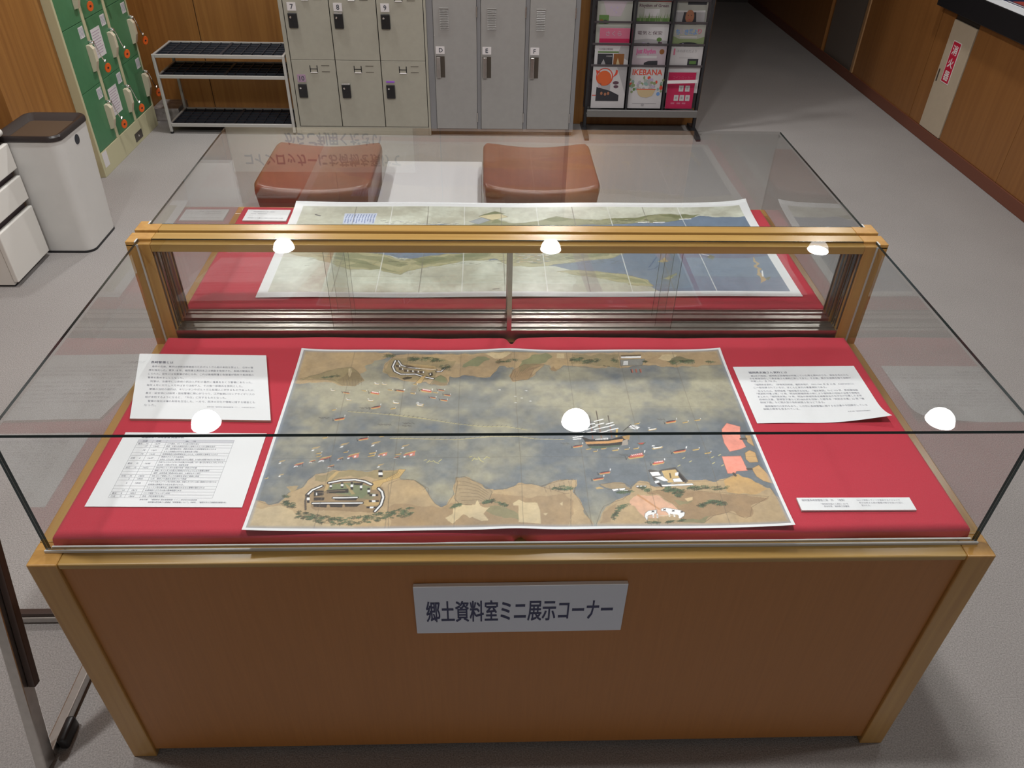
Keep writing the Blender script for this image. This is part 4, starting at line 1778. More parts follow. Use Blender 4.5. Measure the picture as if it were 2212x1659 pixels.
s 63 85 17 973 183 977 186 981 183
s 63 70 14 974 179 977 181 979 179
s 64 85 17 947 210 951 212 955 208
s 64 70 14 948 206 951 207 953 204
s 62 80 11 952 216 951 200
s 66 85 17 951 196 955 199 959 198
s 66 70 14 951 192 954 194 956 192
s 65 85 17 954 178 958 183 962 186
s 65 70 14 955 175 958 179 960 178
s 61 85 17 940 191 947 194 953 192
s 61 70 14 942 187 946 189 950 187
s 62 80 11 947 198 946 182
s 63 85 17 974 186 980 189 985 188
s 63 70 14 975 182 980 185 983 182
s 66 85 17 933 199 940 204 946 207
s 66 70 14 935 195 939 199 943 199
s 66 85 17 953 181 959 184 965 183
s 66 70 14 954 177 959 180 962 177
s 62 80 11 960 188 959 172
s 61 85 17 940 212 948 218 955 220
s 61 70 14 942 209 947 213 951 212
s 61 85 17 950 195 956 196 961 191
s 61 70 14 951 191 955 192 959 188
s 63 85 17 930 198 935 201 940 200
s 63 70 14 931 194 935 196 937 194
s 62 80 11 936 205 934 189
s 63 85 17 958 185 963 189 967 191
s 63 70 14 959 181 962 185 965 184
s 64 85 17 966 193 972 195 978 190
s 64 70 14 967 189 972 190 975 186
s 61 85 17 969 191 974 192 978 187
s 61 70 14 970 186 974 187 976 184
s 62 80 11 975 196 973 180
s 66 85 17 945 196 951 200 958 201
s 66 70 14 946 192 951 196 954 195
s 63 85 17 947 196 952 201 957 201
s 63 70 14 948 193 952 196 954 194
s 66 85 17 954 181 959 185 963 186
s 66 70 14 955 178 958 181 960 179
s 62 80 11 959 189 958 174
s 61 85 17 944 195 949 200 953 201
s 61 70 14 945 192 948 195 951 194
s 65 85 17 941 207 947 209 952 206
s 65 70 14 942 203 946 204 949 201
s 66 85 17 957 192 964 197 971 199
s 66 70 14 958 189 963 192 967 192
s 62 80 11 964 201 963 185
s 64 85 17 971 188 977 190 983 187
s 64 70 14 972 184 977 186 980 183
s 65 85 17 945 216 950 219 954 218
s 65 70 14 946 212 949 214 952 212
s 61 85 17 953 205 960 210 966 211
s 61 70 14 954 202 959 205 963 204
s 62 80 11 960 214 959 198
s 63 85 17 954 182 960 184 966 179
s 63 70 14 955 178 960 179 963 176
s 63 85 17 937 193 944 198 951 199
s 63 70 14 939 189 944 193 947 192
s 64 85 17 967 196 972 200 977 199
s 64 70 14 968 192 972 195 975 193
s 62 80 11 973 204 972 188
s 66 85 17 937 189 943 194 947 195
s 66 70 14 938 186 942 189 945 188
s 63 85 17 957 179 963 182 969 182
s 63 70 14 958 175 963 178 966 176
s 61 85 17 970 192 976 196 982 196
s 61 70 14 971 188 976 191 979 190
s 62 80 11 977 200 975 184
s 65 85 17 939 207 943 210 947 208
s 65 70 14 940 204 943 206 945 203
s 63 85 17 966 181 973 184 980 183
s 63 70 14 967 177 972 180 976 177
s 66 85 17 942 216 949 217 956 213
s 66 70 14 944 211 949 213 952 210
s 62 80 11 950 222 948 205
s 63 85 17 963 194 970 199 976 201
s 63 70 14 965 190 969 194 973 194
s 63 85 17 955 196 959 199 963 197
s 63 70 14 956 192 959 195 961 192
s 63 85 17 963 198 969 200 975 197
s 63 70 14 964 194 969 195 972 193
s 62 80 11 970 204 968 188
s 64 85 17 942 189 948 193 954 193
s 64 70 14 943 186 948 189 951 187
s 64 85 17 951 201 958 203 964 199
s 64 70 14 952 197 957 198 961 195
s 66 85 17 960 195 967 197 974 192
s 66 70 14 961 191 966 192 970 189
s 62 80 11 967 201 966 185
s 66 85 17 951 192 957 195 963 195
s 66 70 14 953 188 957 191 960 189
s 66 85 17 974 196 980 200 985 201
s 66 70 14 976 192 979 196 982 194
s 65 85 17 964 201 969 204 974 201
s 65 70 14 965 197 969 199 971 196
s 62 80 11 970 208 968 192
s 63 85 17 968 173 974 175 979 172
s 63 70 14 969 169 973 171 977 168
s 62 80 11 974 179 973 163
s 65 85 17 961 163 966 166 970 164
s 65 70 14 962 159 965 161 967 159
s 66 85 17 961 172 967 176 973 177
s 66 70 14 963 168 967 171 970 170
s 64 85 17 967 174 972 178 976 177
s 64 70 14 968 171 971 173 974 172
s 62 80 11 972 182 971 166
s 66 85 17 964 169 971 172 977 170
s 66 70 14 966 165 970 167 974 165
s 63 85 17 962 162 968 163 972 158
s 63 70 14 963 158 967 159 970 155
s 64 85 17 962 160 968 165 974 165
s 64 70 14 963 157 968 160 971 159
s 62 80 11 969 169 967 153
s 61 85 17 964 164 969 168 973 169
s 61 70 14 965 161 968 164 971 162
s 61 85 17 958 167 963 171 968 171
s 61 70 14 959 164 963 166 966 165
s 66 85 17 959 165 965 169 971 170
s 66 70 14 960 162 964 165 967 163
s 62 80 11 965 173 964 157
s 61 85 17 1054 197 1062 201 1068 203
s 61 70 14 1056 193 1061 197 1065 196
s 62 80 11 1062 205 1060 189
s 65 85 17 1049 211 1053 215 1058 215
s 65 70 14 1050 207 1053 210 1055 208
s 63 85 17 1029 206 1036 210 1042 209
s 63 70 14 1031 202 1035 205 1039 203
s 64 85 17 1028 210 1035 214 1042 214
s 64 70 14 1029 206 1035 209 1038 207
s 62 80 11 1036 218 1034 202
s 63 85 17 1000 204 1004 207 1008 206
s 63 70 14 1001 200 1004 202 1006 201
s 63 85 17 1014 211 1019 214 1023 213
s 63 70 14 1015 207 1018 210 1020 207
s 65 85 17 995 213 1001 217 1007 217
s 65 70 14 996 209 1001 212 1004 211
s 62 80 11 1002 221 1000 205
s 63 85 17 997 210 1002 213 1007 210
s 63 70 14 998 206 1002 208 1004 205
s 66 85 17 992 209 997 212 1001 210
s 66 70 14 993 205 996 208 999 205
s 65 85 17 1029 216 1036 220 1043 219
s 65 70 14 1031 213 1036 215 1039 213
s 62 80 11 1037 224 1035 208
s 66 85 17 1061 199 1068 203 1074 203
s 66 70 14 1063 195 1067 198 1071 197
s 64 85 17 1077 204 1083 207 1088 205
s 64 70 14 1078 200 1082 202 1085 200
s 65 85 17 1021 215 1028 220 1034 223
s 65 70 14 1022 211 1027 215 1030 215
s 62 80 11 1028 224 1027 208
s 64 85 17 1012 212 1017 217 1021 219
s 64 70 14 1013 208 1016 212 1018 211
s 65 85 17 1009 208 1016 212 1023 210
s 65 70 14 1011 204 1016 207 1019 205
s 64 85 17 1009 203 1014 205 1017 200
s 64 70 14 1010 199 1013 200 1015 197
s 62 80 11 1014 209 1013 193
s 61 85 17 1058 212 1066 216 1073 217
s 61 70 14 1060 208 1065 212 1069 210
s 64 85 17 1038 207 1043 209 1048 205
s 64 70 14 1039 203 1043 204 1045 201
s 61 85 17 1004 201 1008 204 1013 202
s 61 70 14 1005 197 1008 199 1010 197
s 62 80 11 1009 208 1008 192
s 61 85 17 991 205 996 208 1001 205
s 61 70 14 992 201 996 203 998 200
s 61 85 17 1002 212 1007 215 1011 213
s 61 70 14 1003 208 1006 210 1009 208
s 61 85 17 1056 210 1064 215 1071 216
s 61 70 14 1058 206 1063 210 1067 209
s 62 80 11 1065 219 1063 203
s 63 85 17 1007 214 1013 216 1019 213
s 63 70 14 1008 210 1013 212 1016 209
s 65 85 17 1082 214 1088 217 1093 215
s 65 70 14 1083 210 1087 212 1090 210
s 66 85 17 1050 199 1056 202 1062 201
s 66 70 14 1052 195 1056 198 1059 196
s 62 80 11 1057 206 1055 190
s 61 85 17 1035 206 1041 211 1047 214
s 61 70 14 1036 202 1041 207 1044 206
s 63 85 17 1017 203 1024 206 1030 205
s 63 70 14 1018 199 1023 202 1027 200
s 63 85 17 1065 202 1072 205 1079 202
s 63 70 14 1066 198 1071 200 1075 197
s 62 80 11 1073 209 1071 193
s 64 85 17 996 210 1003 214 1010 215
s 64 70 14 997 206 1002 209 1006 208
s 64 85 17 1079 207 1083 209 1087 206
s 64 70 14 1080 203 1083 204 1085 202
s 66 85 17 1005 218 1012 221 1019 220
s 66 70 14 1006 214 1011 217 1015 215
s 62 80 11 1013 225 1011 209
s 65 85 17 1003 216 1007 219 1011 218
s 65 70 14 1004 212 1007 215 1009 213
s 63 85 17 1015 200 1021 205 1027 205
s 63 70 14 1017 197 1021 200 1024 199
s 66 85 17 1064 202 1070 206 1076 207
s 66 70 14 1065 198 1069 201 1072 200
s 62 80 11 1070 210 1069 194
s 64 85 17 1050 115 1056 117 1061 113
s 64 70 14 1051 111 1055 112 1058 110
s 62 80 11 1057 121 1055 105
s 63 85 17 1056 117 1061 122 1065 124
s 63 70 14 1057 114 1060 118 1062 117
s 63 85 17 1034 123 1039 125 1043 121
s 63 70 14 1035 119 1038 120 1041 117
s 63 85 17 1022 122 1026 125 1030 123
s 63 70 14 1023 118 1026 121 1028 118
s 62 80 11 1027 129 1025 114
s 65 85 17 1008 104 1013 105 1017 100
s 65 70 14 1009 99 1013 100 1015 97
s 65 85 17 1006 107 1013 111 1020 113
s 65 70 14 1007 104 1012 107 1016 106
s 66 85 17 1010 103 1017 108 1023 110
s 66 70 14 1012 99 1016 103 1020 103
s 62 80 11 1017 111 1016 96
s 66 85 17 1046 111 1054 116 1061 118
s 66 70 14 1048 107 1053 111 1057 111
s 65 85 17 1030 135 1038 139 1045 138
s 65 70 14 1032 131 1037 134 1041 132
s 64 85 17 1050 112 1055 117 1059 119
s 64 70 14 1051 109 1054 113 1057 112
s 62 80 11 1056 121 1054 106
s 63 85 17 1013 112 1020 116 1026 115
s 63 70 14 1014 109 1019 111 1023 109
s 61 85 17 1018 123 1025 126 1032 124
s 61 70 14 1020 119 1025 121 1028 119
s 61 85 17 1010 120 1017 121 1023 117
s 61 70 14 1012 116 1017 117 1020 113
s 62 80 11 1018 125 1016 110
s 61 85 17 1026 124 1032 127 1037 125
s 61 70 14 1027 120 1031 123 1034 120
s 63 85 17 1026 125 1033 128 1040 126
s 63 70 14 1027 121 1032 123 1036 121
s 64 85 17 1063 114 1069 117 1074 114
s 64 70 14 1064 110 1068 112 1071 109
s 62 80 11 1070 120 1068 105
s 61 85 17 1041 135 1046 138 1050 135
s 61 70 14 1042 131 1045 133 1048 131
s 63 85 17 1041 123 1046 126 1049 124
s 63 70 14 1042 119 1045 122 1047 119
s 66 85 17 1063 111 1068 115 1074 115
s 66 70 14 1064 108 1068 111 1071 109
s 62 80 11 1069 119 1067 104
s 65 85 17 1041 132 1048 136 1055 137
s 65 70 14 1043 128 1048 132 1051 131
s 65 85 17 1010 116 1014 117 1018 112
s 65 70 14 1010 112 1014 113 1016 109
s 63 85 17 1010 112 1017 117 1024 118
s 63 70 14 1012 109 1017 112 1021 111
s 62 80 11 1018 120 1017 105
s 66 85 17 1046 131 1053 132 1058 127
s 66 70 14 1047 126 1052 127 1055 124
s 63 85 17 1034 129 1041 134 1048 136
s 63 70 14 1035 126 1040 129 1044 129
s 64 85 17 1053 130 1060 133 1066 132
s 64 70 14 1055 126 1059 128 1063 126
s 62 80 11 1061 137 1059 121
s 63 85 17 1013 106 1019 109 1025 108
s 63 70 14 1014 102 1018 105 1022 103
s 63 85 17 1013 113 1019 117 1024 118
s 63 70 14 1014 110 1018 113 1021 112
s 65 85 17 1026 126 1033 131 1039 134
s 65 70 14 1028 123 1032 127 1035 126
s 62 80 11 1033 135 1032 120
s 64 85 17 1059 121 1065 125 1070 127
s 64 70 14 1060 117 1064 121 1067 120
s 66 85 17 1030 126 1037 129 1042 127
s 66 70 14 1032 122 1036 124 1039 122
s 66 85 17 1058 121 1065 126 1072 127
s 66 70 14 1059 118 1064 121 1068 120
s 62 80 11 1065 129 1064 114
s 65 85 17 1051 125 1057 127 1062 124
s 65 70 14 1052 121 1056 122 1059 120
s 63 85 17 1039 126 1046 129 1053 126
s 63 70 14 1040 122 1045 124 1049 121
s 65 85 17 1047 133 1051 134 1055 130
s 65 70 14 1048 129 1051 130 1053 126
s 62 80 11 1052 138 1050 123
s 66 85 17 1052 120 1057 125 1062 126
s 66 70 14 1053 117 1057 120 1059 120
s 64 85 17 1047 125 1054 129 1061 131
s 64 70 14 1048 121 1053 125 1057 124
s 61 85 17 1039 118 1044 122 1049 123
s 61 70 14 1040 114 1044 118 1046 117
s 62 80 11 1045 126 1043 111
s 64 85 17 1020 118 1027 121 1033 120
s 64 70 14 1022 114 1027 117 1030 114
s 65 85 17 1034 135 1039 138 1044 137
s 65 70 14 1035 131 1039 134 1041 132
s 63 85 17 1002 110 1006 112 1010 108
s 63 70 14 1003 106 1006 107 1008 105
s 62 80 11 1007 116 1006 100
s 61 85 17 1033 129 1038 132 1042 132
s 61 70 14 1034 125 1037 128 1040 126
s 61 85 17 1049 132 1056 134 1061 129
s 61 70 14 1051 128 1055 129 1058 126
s 63 85 17 1060 121 1067 124 1073 122
s 63 70 14 1062 118 1066 120 1070 117
s 62 80 11 1068 128 1066 113
s 66 85 17 1057 108 1062 113 1067 116
s 66 70 14 1058 105 1061 109 1064 108
s 66 85 17 821 93 826 98 830 99
s 66 70 14 822 90 825 93 828 92
s 62 80 11 826 101 825 86
s 65 85 17 821 88 825 92 829 94
s 65 70 14 822 84 825 88 827 87
s 65 85 17 802 53 808 57 813 59
s 65 70 14 804 49 807 53 810 52
s 61 85 17 812 77 816 78 819 73
s 61 70 14 813 73 815 73 817 70
s 62 80 11 816 82 815 67
s 64 85 17 812 84 819 85 825 80
s 64 70 14 814 80 818 81 822 77
s 66 85 17 805 64 812 68 819 70
s 66 70 14 807 60 812 64 816 63
s 66 85 17 833 113 838 115 843 111
s 66 70 14 834 109 837 110 840 107
s 62 80 11 838 119 837 103
s 66 85 17 806 60 812 62 817 57
s 66 70 14 807 56 812 57 815 54
s 64 85 17 824 99 831 103 837 102
s 64 70 14 826 96 831 98 834 96
s 65 85 17 804 36 809 41 813 43
s 65 70 14 805 33 808 37 811 36
s 62 80 11 809 45 808 30
s 66 85 17 807 56 813 57 819 54
s 66 70 14 809 52 813 53 816 50
s 64 85 17 834 103 839 107 843 108
s 64 70 14 835 100 838 103 841 102
s 61 85 17 803 54 808 58 813 60
s 61 70 14 804 51 808 54 811 53
s 62 80 11 808 62 808 47
s 66 85 17 839 117 845 120 852 118
s 66 70 14 840 113 845 115 849 113
s 66 85 17 814 83 821 87 827 86
s 66 70 14 816 80 820 82 824 80
s 64 85 17 808 64 813 68 818 69
s 64 70 14 809 61 813 64 816 62
s 62 80 11 813 72 813 57
s 64 85 17 824 97 829 101 834 101
s 64 70 14 825 94 829 96 831 95
s 64 85 17 820 108 827 110 833 108
s 64 70 14 822 104 826 106 830 103
s 61 85 17 815 96 821 101 828 102
s 61 70 14 816 93 821 96 825 95
s 62 80 11 822 104 821 89
s 66 85 17 827 112 833 115 838 115
s 66 70 14 828 108 832 111 835 109
s 64 85 17 809 61 815 66 820 67
s 64 70 14 810 58 814 61 817 60
s 61 85 17 807 62 812 66 817 65
s 61 70 14 808 59 811 61 814 60
s 62 80 11 812 69 811 55
s 65 85 17 828 111 833 113 837 108
s 65 70 14 829 107 832 108 835 105
s 66 85 17 828 104 832 108 837 108
s 66 70 14 829 100 832 103 834 102
s 65 85 17 828 97 832 102 837 104
s 65 70 14 829 94 832 97 835 97
s 62 80 11 833 106 832 90
s 63 85 17 810 71 816 75 823 78
s 63 70 14 811 67 816 71 820 70
s 65 85 17 819 96 824 99 828 98
s 65 70 14 820 92 823 95 826 93
s 61 85 17 801 46 807 47 811 42
s 61 70 14 802 42 806 42 809 39
s 62 80 11 807 50 806 36
s 64 85 17 882 13 889 17 895 18
s 64 70 14 884 10 888 13 892 12
s 62 80 11 889 21 888 6
s 63 85 17 891 18 895 21 899 19
s 63 70 14 892 15 895 17 897 15
s 64 85 17 897 21 901 24 905 22
s 64 70 14 897 17 900 19 903 17
s 61 85 17 875 20 881 23 887 23
s 61 70 14 876 16 880 19 884 17
s 62 80 11 881 27 880 12
s 66 85 17 881 20 886 24 890 24
s 66 70 14 882 16 885 19 888 18
s 65 85 17 900 16 906 19 911 19
s 65 70 14 901 12 905 15 908 13
s 64 85 17 891 21 896 25 900 25
s 64 70 14 892 18 895 21 898 19
s 62 80 11 896 29 895 14
s 63 85 17 900 18 906 22 911 22
s 63 70 14 901 15 905 18 909 16
s 64 85 17 892 15 897 20 902 21
s 64 70 14 893 12 897 15 899 15
s 66 85 17 897 16 902 18 905 15
s 66 70 14 898 12 901 14 903 11
s 62 80 11 902 22 901 7
s 64 85 17 954 30 958 34 963 36
s 64 70 14 955 26 958 30 960 29
s 62 80 11 959 38 957 23
s 61 85 17 958 30 963 34 969 34
s 61 70 14 959 27 963 29 966 28
s 61 85 17 926 25 931 27 935 24
s 61 70 14 927 22 931 23 933 21
s 66 85 17 933 24 939 27 945 27
s 66 70 14 935 21 939 23 942 21
s 62 80 11 939 31 938 16
s 64 85 17 926 26 930 28 933 24
s 64 70 14 926 22 929 23 931 21
s 63 85 17 951 25 958 28 963 27
s 63 70 14 953 22 957 24 960 22
s 65 85 17 954 32 960 35 964 35
s 65 70 14 955 29 959 31 962 29
s 62 80 11 960 39 959 24
s 64 85 17 947 26 952 29 955 29
s 64 70 14 948 22 951 25 953 23
s 63 85 17 925 18 931 22 937 23
s 63 70 14 926 15 931 18 934 17
s 66 85 17 929 24 934 28 938 29
s 66 70 14 930 20 933 24 935 22
s 62 80 11 934 31 933 17
s 64 85 17 929 24 936 28 942 31
s 64 70 14 930 21 935 24 939 24
s 64 85 17 923 23 930 25 936 23
s 64 70 14 925 19 929 21 933 18
s 64 85 17 920 18 924 22 928 24
s 64 70 14 921 15 924 18 926 17
s 62 80 11 925 26 924 11
s 64 85 17 958 33 962 36 965 34
s 64 70 14 958 30 961 31 963 29
s 66 85 17 834 189 841 191 848 188
s 66 70 14 836 185 841 187 845 184
s 62 80 11 842 195 841 179
s 61 85 17 835 186 840 188 844 186
s 61 70 14 836 182 839 184 842 181
s 66 85 17 823 183 829 185 835 179
s 66 70 14 825 179 829 180 832 176
s 65 85 17 845 187 850 191 854 193
s 65 70 14 846 183 849 187 852 186
s 62 80 11 850 195 849 179
s 66 85 17 826 185 833 188 840 187
s 66 70 14 828 181 833 184 837 182
s 63 85 17 835 183 841 187 847 186
s 63 70 14 836 179 841 182 844 180
s 63 85 17 839 188 846 191 852 191
s 63 70 14 841 184 845 187 849 185
s 62 80 11 846 195 845 179
s 61 85 17 836 188 842 192 848 194
s 61 70 14 837 184 842 188 845 187
s 66 85 17 844 190 850 191 856 186
s 66 70 14 846 186 850 187 853 183
s 65 85 17 834 181 841 185 847 186
s 65 70 14 835 177 840 180 844 179
s 62 80 11 841 189 840 173
s 63 85 17 824 186 829 190 835 191
s 63 70 14 825 182 829 185 832 184
s 65 85 17 853 189 859 192 866 191
s 65 70 14 854 185 859 187 863 185
s 65 85 17 830 189 837 193 843 195
s 65 70 14 832 185 837 189 840 188
s 62 80 11 837 197 836 182
s 63 85 17 846 191 850 193 854 189
s 63 70 14 847 187 850 188 852 185
s 63 85 17 827 185 831 186 835 182
s 63 70 14 828 181 831 182 833 178
s 61 85 17 848 190 855 195 862 196
s 61 70 14 849 187 854 190 858 189
s 62 80 11 855 199 854 183
s 64 85 17 827 184 833 189 840 191
s 64 70 14 828 181 833 184 837 183
s 65 85 17 842 186 847 188 852 184
s 65 70 14 843 182 847 184 850 180
s 61 85 17 886 217 892 219 898 216
s 61 70 14 888 213 892 214 895 212
s 62 80 11 892 223 891 207
s 66 85 17 881 216 887 219 892 219
s 66 70 14 882 212 886 215 889 213
s 65 85 17 894 204 901 207 908 204
s 65 70 14 896 200 901 202 905 199
s 64 85 17 896 201 902 205 907 204
s 64 70 14 898 197 901 200 904 198
s 62 80 11 902 209 901 193
s 65 85 17 886 209 891 213 896 215
s 65 70 14 887 205 890 209 893 208
s 63 85 17 893 201 898 205 903 207
s 63 70 14 894 197 898 201 900 200
s 64 85 17 883 216 889 219 894 216
s 64 70 14 884 212 888 214 892 211
s 62 80 11 889 223 888 207
s 65 85 17 890 198 896 201 902 197
s 65 70 14 891 194 896 196 899 193
s 63 85 17 894 193 899 197 903 196
s 63 70 14 895 189 898 192 901 190
s 63 85 17 880 209 885 212 889 211
s 63 70 14 881 205 885 208 887 206
s 62 80 11 885 216 885 200
s 65 85 17 890 204 897 207 903 204
s 65 70 14 892 200 897 202 900 199
s 64 85 17 879 214 886 216 892 212
s 64 70 14 881 210 886 211 889 208
s 65 85 17 889 193 896 195 903 192
s 65 70 14 891 189 896 191 899 188
s 62 80 11 897 199 896 183
s 61 85 17 884 202 889 207 893 209
s 61 70 14 885 198 888 202 891 201
s 61 85 17 830 1106 837 1113 843 1115
s 61 70 14 832 1101 836 1106 840 1104
s 62 80 11 837 1119 836 1095
s 63 85 17 834 1112 840 1117 846 1115
s 63 70 14 835 1106 839 1110 843 1107
s 64 85 17 810 1107 816 1110 822 1104
s 64 70 14 811 1101 816 1103 819 1098
s 64 85 17 809 1101 815 1107 820 1108
s 64 70 14 811 1095 815 1100 817 1098
s 62 80 11 815 1113 814 1089
s 65 85 17 771 1119 777 1123 782 1121
s 65 70 14 773 1113 777 1116 779 1113
s 64 85 17 800 1110 805 1118 810 1121
s 64 70 14 801 1105 805 1111 808 1110
s 61 85 17 773 1115 780 1123 786 1126
s 61 70 14 775 1110 780 1116 783 1114
s 62 80 11 780 1129 780 1105
s 63 85 17 819 1114 825 1122 831 1124
s 63 70 14 820 1109 825 1115 828 1113
s 65 85 17 799 1114 807 1118 816 1113
s 65 70 14 801 1108 807 1110 812 1106
s 64 85 17 796 1115 804 1119 811 1116
s 64 70 14 798 1109 804 1113 808 1109
s 62 80 11 804 1126 804 1101
s 65 85 17 795 1113 801 1117 806 1113
s 65 70 14 796 1107 800 1110 803 1106
s 64 85 17 805 1118 812 1125 818 1126
s 64 70 14 807 1113 812 1118 815 1116
s 66 85 17 806 1102 811 1109 816 1110
s 66 70 14 807 1096 811 1102 813 1100
s 62 80 11 811 1115 811 1091
s 66 85 17 823 1111 829 1114 835 1108
s 66 70 14 824 1105 829 1107 832 1102
s 63 85 17 785 1127 793 1134 801 1137
s 63 70 14 787 1121 793 1127 798 1126
s 64 85 17 799 1100 807 1104 815 1099
s 64 70 14 801 1094 807 1097 811 1093
s 62 80 11 807 1110 807 1086
s 66 85 17 805 1122 812 1124 819 1116
s 66 70 14 807 1116 812 1117 816 1111
s 65 85 17 780 1124 788 1132 796 1136
s 65 70 14 782 1119 788 1125 792 1124
s 64 85 17 813 1106 819 1109 824 1103
s 64 70 14 814 1100 818 1102 822 1097
s 62 80 11 819 1115 818 1091
s 66 85 17 796 1096 801 1101 806 1100
s 66 70 14 797 1091 801 1095 803 1091
s 65 85 17 780 1128 787 1134 793 1133
s 65 70 14 781 1122 786 1126 790 1124
s 63 85 17 810 1121 819 1127 827 1128
s 63 70 14 812 1115 818 1120 823 1118
s 62 80 11 819 1133 818 1109
s 63 85 17 881 1130 887 1137 893 1138
s 63 70 14 882 1125 887 1130 890 1128
s 62 80 11 888 1143 886 1119
s 66 85 17 886 1113 892 1117 897 1111
s 66 70 14 887 1107 891 1110 894 1105
s 66 85 17 889 1101 896 1105 902 1103
s 66 70 14 890 1095 895 1098 899 1095
s 66 85 17 878 1117 885 1121 892 1117
s 66 70 14 880 1111 885 1114 888 1110
s 62 80 11 886 1127 885 1103
s 65 85 17 881 1116 888 1124 894 1127
s 65 70 14 882 1111 887 1117 891 1116
s 64 85 17 886 1113 892 1120 899 1122
s 64 70 14 887 1108 892 1113 895 1112
s 66 85 17 886 1108 895 1115 903 1118
s 66 70 14 888 1102 895 1108 899 1107
s 62 80 11 896 1121 894 1097
s 61 85 17 883 1122 888 1126 892 1121
s 61 70 14 884 1116 887 1119 890 1114
s 64 85 17 1094 1104 1100 1106 1106 1098
s 64 70 14 1095 1098 1100 1099 1103 1093
s 62 80 11 1101 1112 1099 1088
s 65 85 17 1076 1102 1083 1106 1088 1102
s 65 70 14 1077 1096 1082 1099 1085 1095
s 61 85 17 1094 1118 1102 1122 1109 1117
s 61 70 14 1096 1112 1101 1115 1105 1111
s 63 85 17 1047 1086 1054 1091 1061 1089
s 63 70 14 1049 1080 1054 1084 1057 1081
s 62 80 11 1055 1097 1053 1073
s 63 85 17 1078 1115 1085 1118 1091 1111
s 63 70 14 1079 1109 1084 1110 1088 1105
s 65 85 17 1077 1106 1084 1111 1091 1109
s 65 70 14 1078 1100 1083 1104 1087 1101
s 65 85 17 1105 1101 1112 1107 1119 1106
s 65 70 14 1106 1095 1111 1099 1115 1097
s 62 80 11 1113 1113 1111 1089
s 65 85 17 1051 1089 1059 1095 1066 1097
s 65 70 14 1053 1083 1058 1088 1062 1087
s 63 85 17 1096 1114 1105 1120 1113 1118
s 63 70 14 1098 1108 1104 1113 1109 1110
s 61 85 17 1047 1106 1055 1111 1063 1110
s 61 70 14 1048 1100 1055 1104 1059 1101
s 62 80 11 1056 1117 1054 1093
s 66 85 17 1053 1097 1060 1100 1066 1094
s 66 70 14 1054 1091 1059 1093 1063 1088
s 64 85 17 1105 1119 1114 1122 1121 1117
s 64 70 14 1107 1113 1113 1115 1117 1111
s 61 85 17 1084 1102 1091 1108 1097 1110
s 61 70 14 1085 1096 1090 1101 1094 1099
s 62 80 11 1092 1114 1090 1090
s 65 85 17 1067 1115 1074 1121 1080 1119
s 65 70 14 1068 1110 1073 1114 1076 1110
s 65 85 17 1089 1098 1096 1106 1103 1109
s 65 70 14 1090 1093 1095 1098 1099 1097
s 65 85 17 1105 1113 1112 1120 1119 1121
s 65 70 14 1107 1107 1112 1113 1115 1111
s 62 80 11 1113 1126 1111 1101
s 64 85 17 1076 1114 1082 1116 1088 1110
s 64 70 14 1077 1107 1081 1110 1084 1105
s 64 85 17 1085 1111 1093 1117 1101 1116
s 64 70 14 1087 1105 1092 1110 1097 1107
s 63 85 17 1077 1112 1086 1115 1093 1110
s 63 70 14 1079 1106 1085 1108 1089 1104
s 62 80 11 1087 1122 1085 1097
s 65 85 17 1049 1095 1057 1101 1064 1102
s 65 70 14 1051 1089 1056 1094 1060 1092
s 66 85 17 1103 1112 1110 1118 1117 1117
s 66 70 14 1104 1106 1110 1111 1113 1108
s 66 85 17 1050 1111 1058 1117 1066 1118
s 66 70 14 1052 1105 1057 1110 1062 1108
s 62 80 11 1059 1123 1057 1099
s 63 85 17 969 1108 976 1110 982 1103
s 63 70 14 971 1102 976 1103 979 1098
s 62 80 11 977 1116 975 1092
s 63 85 17 970 1106 978 1110 985 1106
s 63 70 14 972 1100 977 1103 982 1099
s 64 85 17 971 1107 977 1113 981 1112
s 64 70 14 972 1102 976 1106 979 1103
s 64 85 17 972 1106 977 1108 981 1100
s 64 70 14 973 1099 976 1101 978 1095
s 62 80 11 977 1114 976 1090
s 65 85 17 1157 1099 1165 1106 1172 1107
s 65 70 14 1159 1094 1164 1099 1168 1097
s 62 80 11 1166 1112 1163 1088
s 64 85 17 1165 1100 1173 1104 1179 1099
s 64 70 14 1166 1094 1172 1097 1175 1093
s 65 85 17 1163 1097 1171 1103 1178 1101
s 65 70 14 1164 1091 1170 1095 1174 1093
s 64 85 17 1152 1103 1159 1108 1165 1106
s 64 70 14 1153 1098 1158 1101 1161 1098
s 62 80 11 1160 1114 1157 1090
s 66 85 17 1150 1106 1158 1111 1165 1109
s 66 70 14 1151 1100 1157 1104 1161 1100
s 66 85 17 105 997 111 1000 118 994
s 66 70 14 108 991 112 993 116 989
s 62 80 11 111 1005 113 983
s 61 85 17 72 980 78 984 85 981
s 61 70 14 74 975 79 978 83 974
s 66 85 17 81 984 86 987 92 980
s 66 70 14 83 979 86 980 90 975
s 66 85 17 69 981 76 984 85 980
s 66 70 14 72 975 77 978 82 974
s 62 80 11 76 990 79 967
s 63 85 17 111 988 116 993 122 991
s 63 70 14 113 983 117 987 120 984
s 63 85 17 99 989 105 994 111 993
s 63 70 14 101 983 105 987 109 985
s 65 85 17 91 988 98 991 104 985
s 65 70 14 94 983 98 984 102 980
s 62 80 11 97 997 100 974
s 65 85 17 78 980 83 984 88 980
s 65 70 14 80 975 83 978 87 974
s 63 85 17 95 986 99 992 104 995
s 63 70 14 97 981 100 986 103 984
s 61 85 17 90 984 95 988 100 987
s 61 70 14 92 978 96 982 99 979
s 62 80 11 94 994 97 971
p 67 100 0 138 863 157 855 157 848 142 854
p 68 100 0 139 864 157 856 156 852 141 859
p 13 85 0 138 866 144 866 156 860 154 856 141 862
